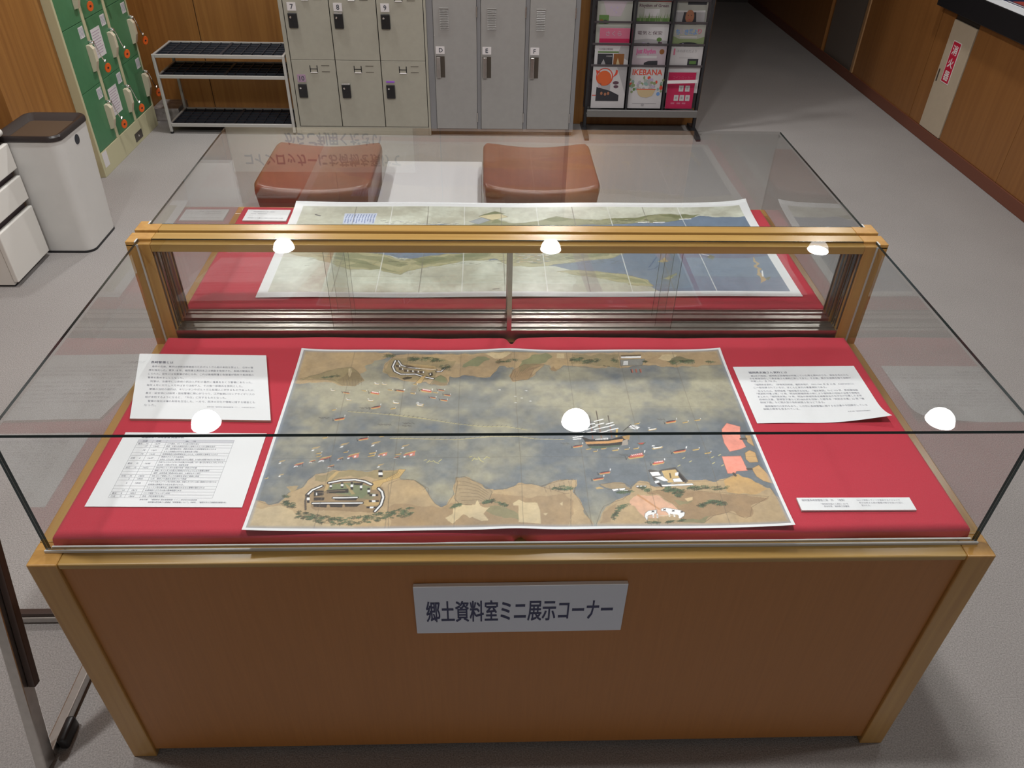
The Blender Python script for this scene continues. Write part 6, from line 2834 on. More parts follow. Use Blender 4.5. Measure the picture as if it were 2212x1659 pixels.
ART_REAR = """
p 89 100 1 260 890 330 919 424 908 454 896 489 950 679 922 910 976 975 1033 1075 1057 1245 1027 1236 -84 894 -38 861 147 765 225 708 267 661 320 619 336 565 346 446 451 382 360 305 426 226 494 47 560 53 632 92 707 167 784
p 90 100 1 4 501 56 445 126 356 173 281 226 282 250 261 291 219 312 272 393 338 446 395 484 395 514 418 554 319 607 309 662 337 718 382 808 435 848 517 780 539 556 547 478 510 402 485 337 438 295 403 226 505 137 527 48 549
s 91 70 12 4 501 56 445 126 356 173 281 226 282 250 261 291 219 312 272 393 338 446 395 484 395 514 418 554 319 607 309 662 337 718 382 808 435 848 517 780 539 556 547 478 510 402 485 337 438 295 403 226 505 137 527 48 549 4 501
p 92 90 1 52 502 119 469 186 424 231 391 288 315 308 348 250 448 138 509
p 92 90 1 318 370 402 451 479 475 512 510 490 418 393 372 330 326
p 92 90 1 567 511 622 477 711 502 813 528 798 457 708 422 608 353 566 397
p 92 90 1 155 324 189 379 234 336 285 250 236 282
p 93 70 1 76 468 164 435 233 342 190 357
p 93 70 1 316 415 380 450 403 417 340 349
p 93 70 1 413 474 501 499 490 452 424 428
p 93 70 1 687 456 801 504 776 457 697 421
p 90 100 1 665 255 714 277 766 246 828 215 868 152 885 61 860 60 811 111 752 182 701 213
s 94 70 12 665 255 714 277 766 246 828 215 868 152 885 61 860 60 811 111 752 182 701 213 665 255
p 92 80 1 702 245 785 214 860 142 872 81 803 152 732 203
p 95 80 1 706 213 752 182 811 111 860 60 869 11 693 10
p 92 90 1 451 896 515 1033 572 939 633 981 683 1052 730 1012 802 1000 901 1031 967 1096 1080 1085 1020 993 920 942 798 918 560 872
s 96 70 12 451 896 515 1033 572 939 633 981 683 1052 730 1012 802 1000 901 1031 967 1096 1080 1085 1020 993 920 942 798 918 560 872 451 896
p 93 80 1 515 1019 549 965 513 951
p 93 80 1 645 996 683 1045 729 998 680 969
p 93 80 1 801 986 901 1031 953 1074 898 975
p 93 80 1 966 1082 1077 1078 1011 1027
p 97 100 0 477 1046 523 1132 556 1048 513 992
s 98 70 12 477 1046 523 1132 556 1048 513 992 477 1046
p 93 100 0 477 1060 521 1139 550 1097 518 1089
p 99 90 0 451 963 486 1032 508 992 477 923
s 100 70 12 451 963 486 1032 508 992 477 923 451 963
s 101 90 16 212 987 219 982
s 102 90 16 217 982 224 978
s 101 90 16 219 951 226 951
s 102 90 16 224 986 231 980
s 101 90 16 230 934 237 934
s 102 90 16 230 954 237 951
s 101 90 16 233 930 240 924
s 102 90 16 236 963 244 957
s 101 90 16 243 929 250 925
s 102 90 16 247 931 253 936
s 101 90 16 250 922 257 928
s 102 90 16 249 959 256 962
s 101 90 16 255 954 262 949
s 102 90 16 258 978 265 976
s 101 90 16 261 949 268 946
s 102 90 16 266 973 273 968
s 101 90 16 267 965 274 965
s 102 90 16 270 960 278 958
s 101 90 16 272 968 279 968
s 102 90 16 279 927 286 933
s 101 90 16 282 955 289 954
s 102 90 16 284 955 291 954
s 101 90 16 288 915 295 918
s 102 90 16 294 947 301 944
s 101 90 16 295 960 302 962
s 102 90 16 299 968 306 974
s 101 90 16 303 925 310 928
s 102 90 16 304 927 312 924
s 101 90 16 308 952 316 949
s 102 90 16 313 946 320 947
s 101 90 16 316 961 323 962
s 102 90 16 319 929 326 934
s 101 90 16 325 910 332 915
s 102 90 16 328 929 335 936
s 101 90 16 331 921 338 928
s 102 90 16 336 934 342 941
s 101 90 16 336 915 343 919
s 102 90 16 342 930 349 932
s 101 90 16 346 904 353 905
s 102 90 16 350 901 357 905
s 101 90 16 353 921 360 918
s 102 90 16 356 945 363 949
s 101 90 16 355 951 362 948
s 102 90 16 363 906 370 912
s 101 90 16 367 908 374 911
s 102 90 16 368 945 375 951
s 101 90 16 369 927 376 928
s 102 90 16 376 902 383 901
s 101 90 16 377 943 384 937
s 102 90 16 381 942 388 936
s 101 90 16 385 895 392 891
s 102 90 16 386 930 393 928
s 101 90 16 393 917 400 916
s 102 90 16 394 935 401 937
s 101 90 16 401 894 408 895
s 102 90 16 404 906 411 902
s 101 90 16 405 931 412 936
s 102 90 16 410 923 417 921
s 101 90 16 414 943 421 950
s 102 90 16 416 927 423 932
s 103 90 18 612 463 618 463
s 103 90 18 604 457 610 457
s 104 90 18 591 449 598 449
s 103 90 18 634 376 641 377
s 105 90 18 571 446 578 447
s 104 90 18 611 455 617 455
s 104 90 18 642 402 649 402
s 105 90 18 622 485 629 485
s 105 90 18 568 489 575 489
s 103 90 18 597 371 604 371
s 103 90 18 615 450 621 450
s 105 90 18 584 447 591 447
s 103 90 18 589 379 595 379
s 105 90 18 569 388 576 388
s 104 90 18 587 381 593 382
s 103 90 18 578 380 584 380
s 103 90 18 606 487 613 487
s 105 90 18 627 468 633 468
s 103 90 18 574 487 580 487
s 103 90 18 621 372 628 372
s 104 90 18 596 385 602 385
s 104 90 18 573 422 579 422
s 105 90 18 612 368 618 368
s 103 90 18 633 477 639 477
s 103 90 18 594 428 600 429
s 105 90 18 586 423 593 423
s 104 90 18 595 461 602 461
s 103 90 18 604 458 611 458
s 105 90 18 570 386 576 387
s 104 90 18 642 471 649 471
s 104 90 18 625 378 632 379
s 105 90 18 588 444 595 444
s 105 90 18 628 446 635 446
s 105 90 18 626 364 633 365
s 105 90 18 634 486 641 486
s 103 90 18 572 433 578 433
s 104 90 18 598 474 605 474
s 103 90 18 608 455 615 455
s 104 90 18 572 379 579 379
s 105 90 18 645 391 651 391
s 103 90 18 569 477 575 477
s 103 90 18 576 438 583 438
s 105 90 18 613 460 619 460
s 103 90 18 584 409 591 409
s 105 90 18 570 471 576 471
s 103 90 18 620 421 627 421
s 103 90 18 614 468 620 469
s 103 90 18 576 386 583 387
s 104 90 18 579 417 585 417
s 104 90 18 622 465 628 466
s 105 90 18 622 394 629 394
s 104 90 18 607 421 613 421
s 103 90 18 576 420 583 420
s 105 90 18 616 453 623 454
s 104 90 18 643 475 650 475
s 104 90 18 632 479 639 479
s 105 90 18 642 394 649 395
s 103 90 18 618 457 625 457
s 104 90 18 623 465 630 465
s 103 90 18 609 404 616 404
s 105 90 18 605 375 612 375
s 103 90 18 601 443 607 443
s 104 90 18 569 368 575 368
s 103 90 18 616 428 623 428
s 104 90 18 601 379 608 380
s 105 90 18 639 385 645 385
s 104 90 18 597 441 603 441
s 103 90 18 614 493 621 493
s 104 90 18 585 465 591 465
s 105 90 18 632 407 639 407
s 105 90 18 633 423 639 423
s 105 90 18 628 473 634 473
s 105 90 18 613 457 620 457
s 105 90 18 598 481 604 482
s 103 90 18 636 459 643 459
s 105 90 18 621 422 627 422
s 105 90 18 634 401 641 402
s 104 90 18 589 426 596 426
s 105 90 18 592 483 598 483
s 105 90 18 608 476 615 476
s 104 90 18 640 435 647 435
s 103 90 18 578 376 584 376
s 105 90 18 637 395 644 395
s 104 90 18 620 408 627 408
s 103 90 18 573 458 579 458
s 103 90 18 593 463 600 463
s 103 90 18 641 466 648 466
s 103 90 18 615 462 622 462
s 103 90 18 629 489 635 489
s 104 90 18 577 466 584 466
s 106 80 20 569 477 611 489 652 455
s 106 80 20 568 442 610 454 651 426
s 106 80 20 568 408 610 420 651 398
s 106 80 20 568 374 609 386 650 370
s 107 100 35 904 955 933 963
s 107 100 35 945 956 974 964
s 107 100 35 1020 1013 1050 1021
s 108 90 16 839 965 847 966
s 108 90 16 859 981 866 981
s 109 90 16 888 997 895 997
s 108 90 16 923 1003 930 1003
s 110 90 16 948 988 955 988
s 108 90 16 867 983 875 983
s 108 90 16 933 963 941 963
s 109 90 16 962 955 969 955
s 108 90 16 963 972 970 973
s 110 90 16 825 994 832 994
s 109 90 16 772 984 779 984
s 109 90 16 793 943 800 943
s 110 90 16 961 942 968 942
s 109 90 16 835 938 842 939
s 109 90 16 826 945 834 945
s 109 90 16 942 978 949 978
s 109 90 16 896 981 903 981
s 108 90 16 811 937 818 937
s 110 90 16 926 954 933 954
s 108 90 16 926 997 933 997
s 108 90 16 855 976 863 976
s 109 90 16 878 980 885 980
s 110 90 16 825 938 832 939
s 109 90 16 868 980 875 980
s 109 90 16 841 981 848 981
s 109 90 16 924 996 931 996
s 110 90 16 912 983 919 983
s 109 90 16 941 943 948 944
s 110 90 16 936 951 943 951
s 108 90 16 831 990 838 990
s 109 90 16 858 935 865 935
s 110 90 16 895 960 902 960
s 110 90 16 875 948 882 948
s 108 90 16 846 956 853 956
s 110 90 16 774 951 781 951
s 109 90 16 790 976 798 976
s 110 90 16 915 948 922 948
s 108 90 16 840 949 847 949
s 110 90 16 870 999 877 999
s 109 90 16 916 969 923 969
s 111 55 18 558 485 569 483
s 111 55 18 810 382 822 391
s 111 55 18 54 467 65 473
s 111 55 18 166 334 176 343
s 111 55 18 336 334 347 340
s 111 55 18 581 520 592 531
s 111 55 18 689 354 700 358
s 111 55 18 457 496 468 503
s 111 55 18 532 423 543 428
s 111 55 18 656 348 667 348
s 111 55 18 258 480 269 479
s 111 55 18 610 392 621 401
s 111 55 18 292 372 302 375
s 111 55 18 402 461 413 470
s 111 55 18 217 445 228 449
s 111 55 18 718 397 729 397
s 111 55 18 535 390 546 392
s 111 55 18 129 420 140 427
s 111 55 18 342 375 353 380
s 111 55 18 468 423 479 426
s 111 55 18 652 465 663 465
s 111 55 18 649 451 660 449
s 111 55 18 563 380 574 388
s 111 55 18 258 392 269 389
s 111 55 18 231 480 242 475
s 111 55 18 118 377 129 386
s 111 55 18 704 454 716 462
s 111 55 18 406 409 417 419
s 111 55 18 470 339 481 350
s 111 55 18 405 387 415 396
s 111 55 18 576 411 587 417
s 111 55 18 389 501 400 498
s 111 55 18 276 498 287 505
s 111 55 18 285 409 295 414
s 111 55 18 279 433 290 428
s 111 55 18 775 510 786 509
s 111 55 18 543 347 554 346
s 111 55 18 388 367 399 372
s 111 55 18 766 365 777 366
s 111 55 18 227 379 238 383
s 111 55 18 522 348 533 348
s 111 55 18 431 353 442 356
s 111 55 18 708 530 719 536
s 111 55 18 347 446 357 455
s 111 55 18 317 424 328 432
s 111 55 18 188 464 199 461
s 111 55 18 702 398 713 404
s 111 55 18 427 487 438 482
s 111 55 18 362 412 373 416
s 111 55 18 68 419 79 420
s 111 55 18 765 420 776 420
s 111 55 18 295 375 306 370
s 111 55 18 398 497 409 503
s 111 55 18 66 402 76 411
s 111 55 18 66 358 76 362
s 111 55 18 216 489 226 494
s 111 55 18 797 492 808 494
s 111 55 18 728 366 739 373
s 111 55 18 805 483 816 484
s 111 55 18 153 373 163 378
s 111 55 18 434 437 445 437
s 111 55 18 719 422 731 433
s 111 55 18 600 511 612 517
s 111 55 18 148 350 158 355
s 111 55 18 314 424 324 432
s 111 55 18 664 425 675 427
s 111 55 18 207 365 217 374
s 111 55 18 563 371 574 378
s 111 55 18 216 365 227 364
s 111 55 18 688 484 699 489
s 111 55 18 789 470 800 477
s 111 55 18 755 497 767 499
s 111 55 18 602 360 613 357
s 111 55 18 736 472 747 470
s 111 55 18 772 470 783 469
s 111 55 18 209 456 220 457
s 111 55 18 461 387 472 396
s 111 55 18 288 338 298 344
s 111 55 18 265 473 276 470
s 111 55 18 548 348 558 348
s 111 55 18 740 474 751 473
s 111 55 18 105 474 116 473
s 111 55 18 460 407 471 405
s 111 55 18 690 434 701 437
s 111 55 18 424 361 435 371
s 111 55 18 231 488 242 489
s 111 55 18 689 466 701 471
s 111 55 18 369 365 379 372
s 111 55 18 655 476 666 479
s 111 55 18 660 522 671 527
s 111 55 18 746 418 757 413
s 111 55 18 299 406 310 403
s 111 55 18 771 481 782 490
s 111 55 18 164 502 175 513
s 111 55 18 344 412 355 412
s 111 55 18 211 353 222 350
s 111 55 18 507 380 518 387
s 111 55 18 530 395 541 401
s 111 55 18 687 520 698 516
s 111 55 18 460 483 471 489
s 111 55 18 443 476 453 486
s 111 55 18 684 504 695 502
s 111 55 18 413 345 423 340
s 111 55 18 801 396 812 401
s 111 55 18 728 476 739 486
s 111 55 18 802 498 813 495
s 111 55 18 743 381 754 378
s 111 55 18 288 416 298 420
s 111 55 18 533 488 544 489
s 111 55 18 649 526 660 529
s 111 55 18 273 382 283 391
s 111 55 18 618 439 629 434
s 111 55 18 377 477 388 478
s 111 55 18 771 379 782 386
s 111 55 18 414 434 424 445
s 111 55 18 314 352 324 352
s 111 55 18 708 530 719 534
s 111 55 18 644 510 655 507
s 111 55 18 766 441 777 447
s 111 55 18 267 386 277 390
s 111 55 18 455 348 466 358
s 111 55 18 413 411 424 413
s 111 55 18 374 455 385 462
s 111 55 18 715 408 726 405
s 111 55 18 643 441 654 439
s 111 55 18 800 357 812 368
s 111 55 18 615 451 626 457
s 111 55 18 528 451 539 450
s 111 55 18 523 382 534 385
s 111 55 18 568 445 579 454
s 111 55 18 748 357 759 360
s 111 55 18 399 374 410 371
s 111 55 18 724 351 735 353
s 111 55 18 561 361 572 371
s 111 55 18 171 493 181 504
s 111 55 18 751 450 762 453
s 111 55 18 292 459 303 460
s 111 55 18 494 381 505 383
s 111 55 18 313 483 324 492
s 111 55 18 807 503 818 504
s 111 55 18 62 327 72 333
s 111 55 18 281 352 292 350
s 111 55 18 701 389 712 388
s 111 55 18 697 426 709 435
s 111 55 18 576 480 587 476
s 111 55 18 423 490 433 499
s 111 55 18 422 504 433 507
s 111 55 18 366 433 377 444
s 111 55 18 627 408 638 411
s 111 55 18 776 368 786 367
s 111 55 18 92 438 103 439
s 111 55 18 351 399 361 407
s 111 55 18 695 369 707 378
s 111 55 18 380 479 391 478
s 111 55 18 797 423 808 426
s 111 55 18 645 458 656 453
s 111 55 18 689 466 700 470
s 111 55 18 670 443 681 454
s 111 55 18 475 503 486 513
s 111 55 18 791 484 802 490
s 111 55 18 736 373 747 377
s 111 55 18 725 496 736 507
s 111 55 18 572 446 583 446
s 111 55 18 337 458 347 462
s 111 55 18 801 524 813 523
s 111 55 18 336 413 346 417
s 111 55 18 770 399 782 404
s 111 55 18 82 463 93 459
s 111 55 18 553 407 564 403
s 111 55 18 722 516 733 516
s 111 55 18 161 497 172 508
s 111 55 18 128 374 138 385
s 111 55 18 435 359 445 366
s 111 55 18 704 418 715 420
s 111 55 18 221 500 232 498
s 111 55 18 769 468 780 468
s 111 55 18 373 492 384 487
s 111 55 18 530 390 541 396
s 111 55 18 503 453 513 453
s 111 55 18 327 425 338 422
s 111 55 18 154 471 165 470
s 111 55 18 808 463 820 464
s 111 55 18 143 375 153 386
s 111 55 18 673 447 684 456
s 111 55 18 257 393 267 392
s 111 55 18 457 455 468 450
s 111 55 18 362 344 372 353
s 111 55 18 144 350 154 361
s 111 55 18 567 492 578 493
s 111 55 18 312 366 323 363
p 112 100 1 1162 464 1164 384 1158 273 1159 155 1143 93 1149 219 1153 327
p 14 100 0 1161 262 1164 262 1158 187 1154 187
p 93 90 0 1160 166 1176 187 1163 135
p 113 100 1 908 153 935 195 950 227 946 174 917 132
s 114 70 12 908 153 935 195 950 227 946 174 917 132 908 153
p 93 80 1 927 184 949 216 942 153
p 115 100 1 912 368 931 425 943 380 924 357
s 116 100 25 889 302 903 368 916 436
s 116 100 20 883 269 901 280 913 324
p 93 80 1 1057 485 1070 462 1060 405 1048 439
s 117 100 20 1034 485 1050 462
p 118 100 0 117 1098 204 1101 201 935 119 933
s 119 80 19 199 1083 197 1024
s 119 80 21 197 1013 198 949
s 119 80 19 191 1083 189 1023
s 119 80 21 190 1013 190 962
s 119 80 19 184 1083 182 1023
s 119 80 21 183 1013 182 975
s 119 80 19 177 1082 175 1023
s 119 80 21 175 1013 176 948
s 119 80 19 169 1082 167 1023
s 119 80 21 168 1013 168 961
s 119 80 19 162 1082 160 1023
s 119 80 21 160 1012 160 975
s 119 80 19 155 1082 153 1022
s 119 80 21 153 1012 154 948
s 119 80 19 147 1081 145 1022
s 119 80 21 146 1012 146 961
s 119 80 19 140 1081 138 1022
s 119 80 21 138 1012 138 974
s 119 80 19 133 1081 130 1022
s 119 80 21 131 1011 132 947
s 119 80 19 126 1081 123 1022
s 119 80 21 124 1011 124 960
s 120 100 40 41 1075 54 1054
s 121 100 30 510 28 523 33
s 122 80 16 144 0 145 600 144 1200
s 123 80 16 242 0 243 600 242 1200
s 122 80 16 340 0 342 600 340 1200
s 123 80 16 438 0 440 600 438 1200
s 122 80 16 537 0 538 600 537 1200
s 123 80 16 635 0 636 600 635 1200
s 122 80 16 733 0 734 600 733 1200
s 123 80 16 831 0 832 600 831 1200
s 122 80 16 929 0 930 600 929 1200
s 123 80 16 1027 0 1029 600 1027 1200
s 124 50 12 0 192 1200 192
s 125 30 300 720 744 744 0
"""

# ------------------------------------------------------------------ the room
def build_room():
    b = MB().box(-3.6, 5.1, -4.2, 9.2, -0.05, 0.0)
    struct('floor', b, M['carpet'])
    b = MB().box(-3.6, 5.1, -2.4, 9.2, 2.705, 2.80)
    struct('ceiling', b, M['ceiling'])
    # wood-panelled back wall behind the lockers, with panel joints
    b = MB()
    for x0, x1 in ((-2.43, -2.003), (-1.997, -1.203), (-1.197, -0.403), (-0.397, 0.55)):
        b.box(x0, x1, 4.70, 4.80, 0.0, 2.70)
    b.box(-2.43, 0.55, 4.712, 4.79, 0.0, 2.70, 1)
    struct('wall_back', b, [M['wall_wood'], M['dark_wall']])
    b = MB().box(0.525, 1.412, 4.42, 8.50, 0.0, 2.70, bev=0.004)
    struct('wall_middle', b, M['wall_wood'])
    # left wall with the niche that holds the green lockers
    b = MB()
    b.box(-2.43, -2.33, 2.825, 3.425, 0, 2.70)
    b.box(-2.43, -2.33, 3.425, 4.335, 1.82, 2.70)
    b.box(-2.43, -2.33, 4.335, 4.70, 0, 2.70)
    b.box(-2.85, -2.43, 2.825, 2.94, 0, 2.70)
    struct('wall_left', b, M['wall_wood'])
    b = MB().box(-2.95, -2.85, -4.0, 2.94, 0, 2.70)
    struct('wall_left_near', b, M['wall_wood'])
    # right wall beyond the counter
    b = MB()
    for y0, y1 in ((4.42, 5.465), (6.20, 8.5)):
        b.box(2.91, 3.05, y0, y1, 0.0, 2.70)
    b.box(2.91, 3.05, 5.465, 6.20, 2.05, 2.70)
    struct('wall_right', b, M['wall_wood2'])
    b = MB().box(2.93, 3.0, 5.51, 6.17, 0.0, 2.05)
    d = struct('door_1', b, M['door_dark'])
    h = MB().tube([(2.90, 6.10, 0.98), (2.90, 5.98, 0.98)], 0.010).tube([(2.93, 6.10, 0.98), (2.895, 6.10, 0.98)], 0.012)
    obj('door_handle', h, M['chrome'], d, smooth=True)
    b = MB()
    b.box(2.90, 3.0, 5.465, 5.508, 0.076, 2.05, bev=0.004)
    struct('trim_1', b, M['jamb'])
    b = MB().box(2.9005, 2.912, -3.0, 8.5, 0.0, 0.076, bev=0.003)
    struct('baseboard_right', b, M['base_red'])
    b = MB().box(1.412, 3.05, 8.5, 8.6, 0, 2.70)
    struct('wall_corridor', b, M['dark_wall'])
    b = MB().box(4.95, 5.05, -4.0, 8.6, 0, 2.70).box(3.05, 5.0, 8.5, 8.6, 0, 2.7)
    struct('wall_right_far', b, M['dark_wall'])
    b = MB().box(-2.328, -2.15, 4.40, 4.60, 0.0, 0.085, bev=0.004)
    struct('trim_2', b, M['marble'])
    b = MB().box(-2.33, -1.962, 4.64, 4.70, 2.36, 2.70)
    struct('trim_3', b, M['ceiling'])


def build_lamps():
    spots = [(-1.477, 0.175), (0.394, 0.175), (2.300, 0.175), (-1.477, 2.063), (0.394, 2.063), (2.300, 2.063), (-1.477, 3.95), (0.394, 3.95), (2.312, 3.95)]
    names = ['left', 'middle', 'right'] * 3
    ring = MB().lathe([(0.072, 0.0), (0.086, 0.0), (0.088, -0.004), (0.084, -0.006), (0.074, -0.006), (0.071, 0.012)], (0, 0, 2.705), 40)
    lens = MB().lathe([(0.0005, 0.0), (0.0716, 0.0)], (0, 0, 2.6984), 40)
    lens.f = [tuple(reversed(f)) for f in lens.f]
    first = None
    sd = bpy.data.lights.new('downlight_beam', 'SPOT')
    sd.energy = LAMP_WATTS
    sd.color = LAMP_COLOR
    sd.spot_size = math.radians(140)
    sd.spot_blend = 1.0
    sd.shadow_soft_size = 0.07
    sd2 = sd.copy()
    sd2.energy = LAMP_WATTS * 0.18
    for i, (x, y) in enumerate(spots):
        so = bpy.data.objects.new('downlight_beam', sd2 if x > 2 else sd)
        C.objects.link(so)
        so.location = (x, y, 2.695)
        row = ('row over the near case', 'row over the far case', 'row over the lockers')[i // 3]
        lab = 'round ceiling downlight, %s one of the %s' % (names[i], row)
        if first is None:
            t = thing('ceiling_downlight', lab, 'light', (0, 0, 2.705), 'recessed downlights in the ceiling')
            r = obj('trim_ring', ring, M['trim_white'], t, smooth=True)
            l = obj('lamp_lens', lens, M['lamp'], t)
            first = (t, r, l)
            t.location = (x, y, 2.705)
        else:
            t = first[0].copy(); C.objects.link(t); t.location = (x, y, 2.705); t['label'] = lab
            for ch in first[1:]:
                c = ch.copy(); C.objects.link(c); c.parent = t
                if x > 2 and ch is first[2]:
                    c.data = ch.data.copy(); c.data.materials[0] = M['lamp_dim']


# ------------------------------------------------------------------ display cases
HW, HB, TOP, POST0, POST1 = 0.900, 0.699, 0.985, 0.707, 0.755


def display_case(label, mirror=None, gofs=0.032):
    Y = (lambda y: y) if mirror is None else (lambda y: mirror - y)
    GM = [M['glass'], M['edge'], M['pass']]
    t = thing('display_case', label, 'display case', (0, Y(0.38), 0), 'glass topped display cases standing back to back')

    def part(name, mats, fn, smooth=False, parent=None, label=None):
        b = MB(); fn(b)
        return obj(name, b, mats, parent or t, smooth, label=label)

    def bx(b, x0, x1, y0, y1, z0, z1, mi=0, bev=0.0):
        b.box(x0, x1, Y(y0), Y(y1), z0, z1, mi, bev)
    for s in (-1, 1):
        part('corner_post', M['honey_z'], lambda b: bx(b, s * 0.845, s * 0.900, 0.0, 0.055, 0.0, HB, 0, 0.003))

        def back_post(b):
            bx(b, s * 0.845, s * 0.900, POST0, POST1, 0.0, TOP - 0.0065, 0, 0.0015)
            bx(b, s * 0.845, s * 0.900, POST0 + 0.0155, POST1, TOP - 0.012, TOP, 0, 0.0015)
            bx(b, s * 0.8765, s * 0.900, POST0, POST0 + 0.0165, TOP - 0.012, TOP, 0, 0.0015)
        part('corner_post', M['honey_z'], back_post)
        part('side_panel', M['ply'], lambda b: bx(b, s * 0.872, s * 0.890, 0.055, POST0, 0.035, HB - 0.016))
        part('side_rail', M['honey_y'], lambda b: bx(b, s * 0.845, s * 0.900, 0.0555, POST0 - 0.0005, HB - 0.018, HB, 0, 0.002))
        part('side_glass', GM, lambda b: b.box(*sorted((s * 0.869, s * 0.875)), Y(gofs + 0.0062), Y(POST0 - 0.0035), HB + 0.0005, TOP - 0.0063, [2, 2, 1 if mirror is None else 2, 0 if s < 0 else 2, 2, 0 if s > 0 else 2]))
        part('post_seal', M['seal'], lambda b: bx(b, s * 0.8715, s * 0.8752, POST0 - 0.003, POST0 - 0.0004, HB + 0.0003, TOP - 0.0065))
        part('corner_clip', M['seal'], lambda b: bx(b, s * 0.8752, s * 0.8785, POST0 - 0.001, POST0 + 0.016, TOP - 0.010, TOP + 0.0006))
    part('front_panel', M['ply'], lambda b: bx(b, -0.8448, 0.8448, 0.007, 0.025, 0.024, HB - 0.0145))
    part('front_rail', M['honey_x'], lambda b: bx(b, -0.8448, 0.8448, 0.001, 0.056, HB - 0.014, HB, 0, 0.003))
    part('back_panel', M['ply'], lambda b: bx(b, -0.8448, 0.8448, 0.735, 0.750, 0.024, HB - 0.004))
    part('deck', M['honey_x'], lambda b: bx(b, -0.8448, 0.8448, 0.0565, POST0, HB - 0.018, HB - 0.0015))

    def top_rail(b):
        bx(b, -0.8446, 0.8446, POST0 + 0.0155, POST1, TOP - 0.026, TOP, 0, 0.0015)
        bx(b, -0.8446, 0.8446, POST0, POST0 + 0.0165, TOP - 0.026, TOP - 0.0065, 0, 0.001)
    part('top_rail', M['honey_x'], top_rail)

    part('rabbet_shade_line', M['edge'], lambda b: bx(b, -0.8445, 0.8445, POST0 + 0.01505, POST0 + 0.0158, TOP - 0.002, TOP + 0.0003))  # thin dark strip painting the shadow line where glass meets rail

    # glass: box face order is bottom, top, y0, x1, y1, x0
    def pane(b, x0, x1, y0, y1, z0, z1, edges, face):
        ya, yb = sorted((Y(y0), Y(y1)))
        b.box(x0, x1, ya, yb, z0, z1, [1 if k in edges else (0 if k == face else 2) for k in range(6)])
    part('glass_top', GM, lambda b: pane(b, -0.875, 0.875, gofs, POST0 + 0.015, TOP - 0.006, TOP, (2, 3, 5) if mirror is None else (3, 5), 1))
    part('front_glass', GM, lambda b: pane(b, -0.875, 0.875, gofs, gofs + 0.006, HB + 0.0005, TOP - 0.0062, (3, 5) if mirror is None else (), 2))

    def seal(b):
        bx(b, -0.877, 0.877, gofs - 0.004, gofs - 0.0003, HB + 0.0002, HB + 0.006)
        bx(b, -0.868, 0.868, gofs + 0.0065, gofs + 0.010, HB + 0.0002, HB + 0.005)
    part('glass_seal', M['seal'], seal)
    # sliding doors at the back
    def track(b):
        bx(b, -0.8442, 0.8442, POST0 + 0.004, POST1 - 0.001, HB - 0.001, HB + 0.0345)
        for y, w_ in ((0.0042, 0.0016), (0.021, 0.0014), (0.0455, 0.0014)):
            bx(b, -0.8441, 0.8441, POST0 + y, POST0 + y + w_, HB + 0.0346, HB + 0.0375)
    part('bottom_track', M['sill'], track)

    for s in (-1, 1):
        for y in (0.0045, 0.0215, 0.040):
            part('side_track', M['steel_dark'], lambda b: bx(b, s * 0.8425, s * 0.8447, POST0 + y, POST0 + y + 0.004, HB + 0.040, TOP - 0.028))
    for x0, x1, y in ((-0.842, -0.405, 0.027), (-0.452, -0.012, 0.0135), (0.0005, 0.412, 0.0135), (0.374, 0.842, 0.027)):
        part('sliding_glass', GM, lambda b: pane(b, x0, x1, POST0 + y, POST0 + y + 0.005, HB + 0.0348, TOP - 0.0265, (3, 5), 2))
    part('mullion', M['steel'], lambda b: bx(b, -0.0115, 0.0, POST0 + 0.002, POST0 + 0.020, HB + 0.0385, TOP - 0.0265))
    return t


